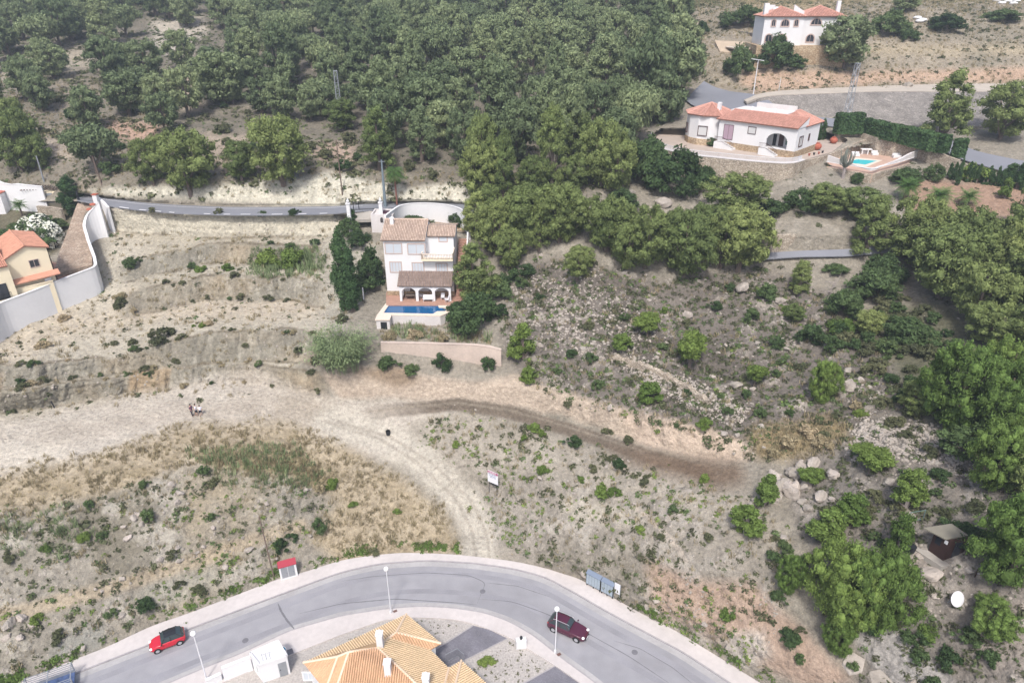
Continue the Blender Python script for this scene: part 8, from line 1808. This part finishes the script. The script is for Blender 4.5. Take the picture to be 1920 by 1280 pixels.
# ------------------------------------------------------------------ shrubs that can be counted
SH = {'bush': [(250, 500, 32), (272, 1142, 36), (214, 1152, 24), (527, 1030, 36), (597, 990, 30), (166, 952, 22), (400, 972, 18), (385, 888, 28), (272, 912, 20), (545, 1012, 26), (106, 572, 18), (492, 407, 18), (553, 404, 22), (592, 458, 18), (360, 503, 18), (275, 975, 30), (190, 1010, 22), (1074, 835, 32), (1262, 962, 26), (1160, 876, 28), (1172, 600, 22), (912, 690, 36), (826, 688, 34),
               (1110, 678, 24), (1240, 655, 20), (1120, 728, 28), (1458, 652, 30), (1466, 680, 24), (1515, 645, 54), (1560, 655, 44), (1452, 705, 22), (1365, 775, 20), (1425, 780, 22), (1396, 745, 22), (1482, 1205, 42), (1500, 1245, 30), (1725, 1240, 44), (1780, 1252, 54), (1810, 1200, 46), (1706, 1115, 44), (1700, 1200, 34), (1350, 745, 16), (1070, 668, 22), (1045, 700, 18), (1300, 630, 20), (1340, 580, 26), (1410, 600, 34), (1435, 560, 40), (1560, 700, 26), (1290, 740, 18), (1600, 1255, 24), (1745, 1290, 40), (1760, 900, 40), (1700, 900, 36), (1480, 780, 20), (1640, 1010, 26), (1370, 545, 20), (985, 540, 22), (1010, 560, 18), (730, 690, 40), (770, 700, 30), (1270, 800, 14)],
      'brightbush': [(67, 1168, 26), (622, 912, 22), (500, 497, 46), (545, 497, 46), (428, 506, 18), (380, 508, 20), (363, 612, 8), (380, 612, 14), (856, 834, 16), (1003, 806, 24), (1016, 816, 14), (1017, 884, 22), (1136, 930, 36), (1150, 925, 26), (1202, 996, 20), (1366, 1160, 28), (1322, 1106, 12), (1735, 1190, 46), (1612, 778, 22), (1390, 995, 14), (984, 824, 16), (983, 898, 10), (998, 898, 10), (662, 950, 18), (745, 960, 14), (1245, 585, 14), (1475, 585, 20), (1320, 900, 18), (1090, 900, 14), (350, 1172, 16), (160, 1010, 22), (85, 1030, 20)],
      'greybush': [(113, 1192, 36), (16, 1048, 28), (400, 905, 22), (322, 1042, 24), (335, 1098, 20), (370, 1108, 24), (250, 645, 18), (300, 638, 44), (216, 645, 16), (330, 680, 18), (275, 692, 18), (90, 742, 16), (40, 728, 22), (225, 572, 26), (1105, 612, 22), (1422, 695, 18), (1660, 760, 34), (1680, 795, 32), (1590, 640, 36), (1640, 700, 40), (1500, 690, 24), (1290, 610, 24), (1065, 760, 18), (1140, 812, 22), (1180, 828, 22), (1210, 900, 26), (1330, 1010, 20), (1240, 1010, 18), (1150, 860, 20), (1110, 880, 18), (440, 520, 20), (460, 650, 14), (700, 1035, 20), (410, 400, 22), (285, 398, 16), (640, 600, 26), (600, 640, 24), (590, 680, 22), (560, 660, 20), (1545, 820, 26), (1700, 820, 26), (1740, 850, 30), (1490, 1090, 20)],
      'strawbush': [(80, 650, 26), (390, 610, 18), (225, 560, 24), (600, 915, 24), (1610, 765, 26), (1480, 830, 36), (1520, 815, 40), (1545, 835, 36), (1450, 850, 26), (120, 600, 20), (730, 635, 24), (780, 632, 30), (830, 640, 26)]}
kindlab = {'bush': 'dark green shrub', 'brightbush': 'bright green shrub', 'greybush': 'grey green shrub', 'strawbush': 'dry tan tuft'}
def place(u, v):
    if u > 1560 and v > 940: return 'around the cabin at the lower right'
    if u > 940 and v < 760: return 'on the burnt slope right of the house'
    if u > 760: return 'on the slope above the bend of the bottom road'
    if v < 700: return 'on the pale quarry benches at the left'
    return 'on the rocky slope below the plateau at the left'
for k, L2 in SH.items():
    for (u, v, wp) in L2:
        pl_ = place(u, v); sz = ('tiny ', 'small ', '', 'large ')[0 if wp < 17 else 1 if wp < 25 else 2 if wp < 35 else 3]; lab = sz + kindlab[k] + ' ' + pl_
        shrub(k, u, v, wp, lab, group=lab, hk=rnd.uniform(.75, 1.1) if k != 'bush' else rnd.uniform(.85, 1.2))
# ------------------------------------------------------------------ boulders
big = []
for s in range(5):
    pv, pf = rock_proto(90 + s, 16, 12); pv = pv * (1 + .13 * vnoise(pv[:, 0] * 3 + s, pv[:, 1] * 3, pv[:, 2] * 3) + .07 * vnoise(pv[:, 0] * 7, pv[:, 1] * 7 + s, pv[:, 2] * 7))[:, None]; me = bpy.data.meshes.new('boulder'); me.from_pydata([tuple(v) for v in pv], [], [tuple(f) for f in pf]); me.update(); me.materials.append(M['rock']); big.append(me)
BO = [(1590, 728, 44, 'big grey boulder beside the bright upright pine'), (1588, 697, 24, 'rounded boulder on top of the big grey one'), (1612, 712, 16, 'pale rock at the right side of the big grey boulder'), (1288, 592, 28, 'pale boulder below the spreading pine of the lower row'), (1390, 540, 30, 'pale block under the largest lower row pine'), (1460, 566, 22, 'tan block near the thin young pine'), (1381, 722, 24, 'flat white boulder, widest of the row near the tiny pine'), (1398, 729, 12, 'small round white boulder left of the tiny pine'), (1411, 729, 14, 'small round white boulder at the foot of the tiny pine'),
      (1358, 815, 20, 'white boulder above the pink cut bank, left one'), (1382, 816, 14, 'white boulder above the pink cut bank, right one'), (1499, 868, 17, 'lone white boulder above the stone outcrop'), (1560, 892, 32, 'flat boulder right of the yellow green bush pine'), (1666, 905, 28, 'flat boulder beside the feathery pine'), (1484, 925, 46, 'main block of the pale stone outcrop'), (1503, 942, 26, 'lower block of the pale stone outcrop'), (1448, 893, 30, 'left block of the pale stone outcrop'), (1540, 935, 30, 'upright grey block at the right of the outcrop'), (1415, 940, 22, 'tan block left of the dark young pine'),
      (18, 1172, 32, 'tan boulder at the left edge, nearest the frame edge'), (42, 1160, 26, 'tan boulder, second from the left edge'), (60, 1172, 20, 'tan boulder, third from the left edge'), (335, 1052, 15, 'white stone on the left slope beside the straw green bush'), (300, 1050, 16, 'tan stone left of the white stone'), (228, 1086, 14, 'pale flat stone on the left slope'), (180, 1105, 11, 'small pale stone, left of the pair'), (192, 1108, 10, 'small pale stone, right of the pair'), (467, 1030, 18, 'white stone at the end of the stony shelf'), (383, 1025, 12, 'tan stone in the middle of the stony shelf'), (450, 1133, 11, 'white stone above the bottom pavement'), (400, 990, 14, 'tan angular stone below the reedy grass'), (455, 1008, 12, 'pale stone right of the small dark shrub on the shelf'),
      (1180, 366, 30, 'pale rock outcrop below the ivy mass, left one'), (1240, 384, 34, 'pale rock outcrop below the ivy mass, right one'), (1745, 1075, 40, 'pale bedrock beside the cabin path'), (1700, 165, 26, 'stone on the ochre bank at the right')]
for (u, v, wp, lab) in BO:
    b = at(u, v); s = wp / scl(b) / 2; o = bpy.data.objects.new('boulder', rnd.choice(big)); link(o); o.location = (b.x, b.y, b.z + s * .15); o.rotation_euler = (rnd.uniform(-.3, .3), rnd.uniform(-.3, .3), rnd.uniform(0, 6.28)); o.scale = (s, s, s * 1.15); tag(o, lab, 'boulder')
rl_ = random.Random(21)
for k in range(64):
    L_ = rl_.choice((7, 9, 9, 11, 13, 6, 8, 10)); u = rl_.uniform(15 if L_ < 10 else 250, 610); j = int((u + 150) / STEP); v = kvu[L_, j] + rl_.uniform(-5, 4)
    if 560 < u < 700 and v < 600: continue
    shrub(rl_.choice(['greybush', 'strawbush', 'greybush', 'bush']), u, v, rl_.uniform(7, 20), 'small shrub growing along the edges of the quarry benches', group='shrubs along the quarry bench edges', hk=.9)
for k in range(22):
    u, v = 1478 + rl_.gauss(0, 32), 915 + rl_.gauss(0, 16); b = at(u, v); s = rl_.uniform(.4, 1.15); o = bpy.data.objects.new('boulder', rl_.choice(big)); link(o); o.location = (b.x, b.y, b.z + s * .2); o.rotation_euler = (rl_.uniform(-.5, .5), rl_.uniform(-.5, .5), rl_.uniform(0, 6.28)); o.scale = (s, s, s * 1.2); tag(o, 'grey block of the jagged rock outcrop at the end of the dark track', 'boulder', 'blocks of the jagged outcrop')
pos, nor = sample(slopes * d2, 150, 77)
for p in pos:
    s = rnd.uniform(.28, .6); o = bpy.data.objects.new('stone', rnd.choice(big)); link(o); o.location = (p[0], p[1], p[2] + s * .1); o.rotation_euler = (rnd.uniform(-.4, .4), rnd.uniform(-.4, .4), rnd.uniform(0, 6.28)); o.scale = (s, s, s); u, v = proj(Vector(p)); lab = 'loose pale stone ' + place(u, v); tag(o, lab, 'stone', lab)
# ================================================================== haze
hz_ = bpy.data.materials.new('haze'); hz_.use_nodes = True; t = hz_.node_tree; t.nodes.clear(); vo = t.nodes.new('ShaderNodeVolumePrincipled'); vo.inputs['Density'].default_value = 0.0006; vo.inputs['Color'].default_value = (.80, .88, 1.0, 1); vo.inputs['Anisotropy'].default_value = 0.2; ou = t.nodes.new('ShaderNodeOutputMaterial'); t.links.new(vo.outputs[0], ou.inputs['Volume'])
allz = A.reshape(-1, 3); m = MB(); x0, y0, z0h = allz.min(0) - 5; x1, y1, z1h = allz.max(0) + 5
m.box(x0 - 1, x1 + 1, y0 - 1, y1 + 1, z0h - 1, max(z1h + 1, H + 12)); tag(m.build('haze', hz_), 'thin blue summer haze over the valley', None, None, 'stuff')
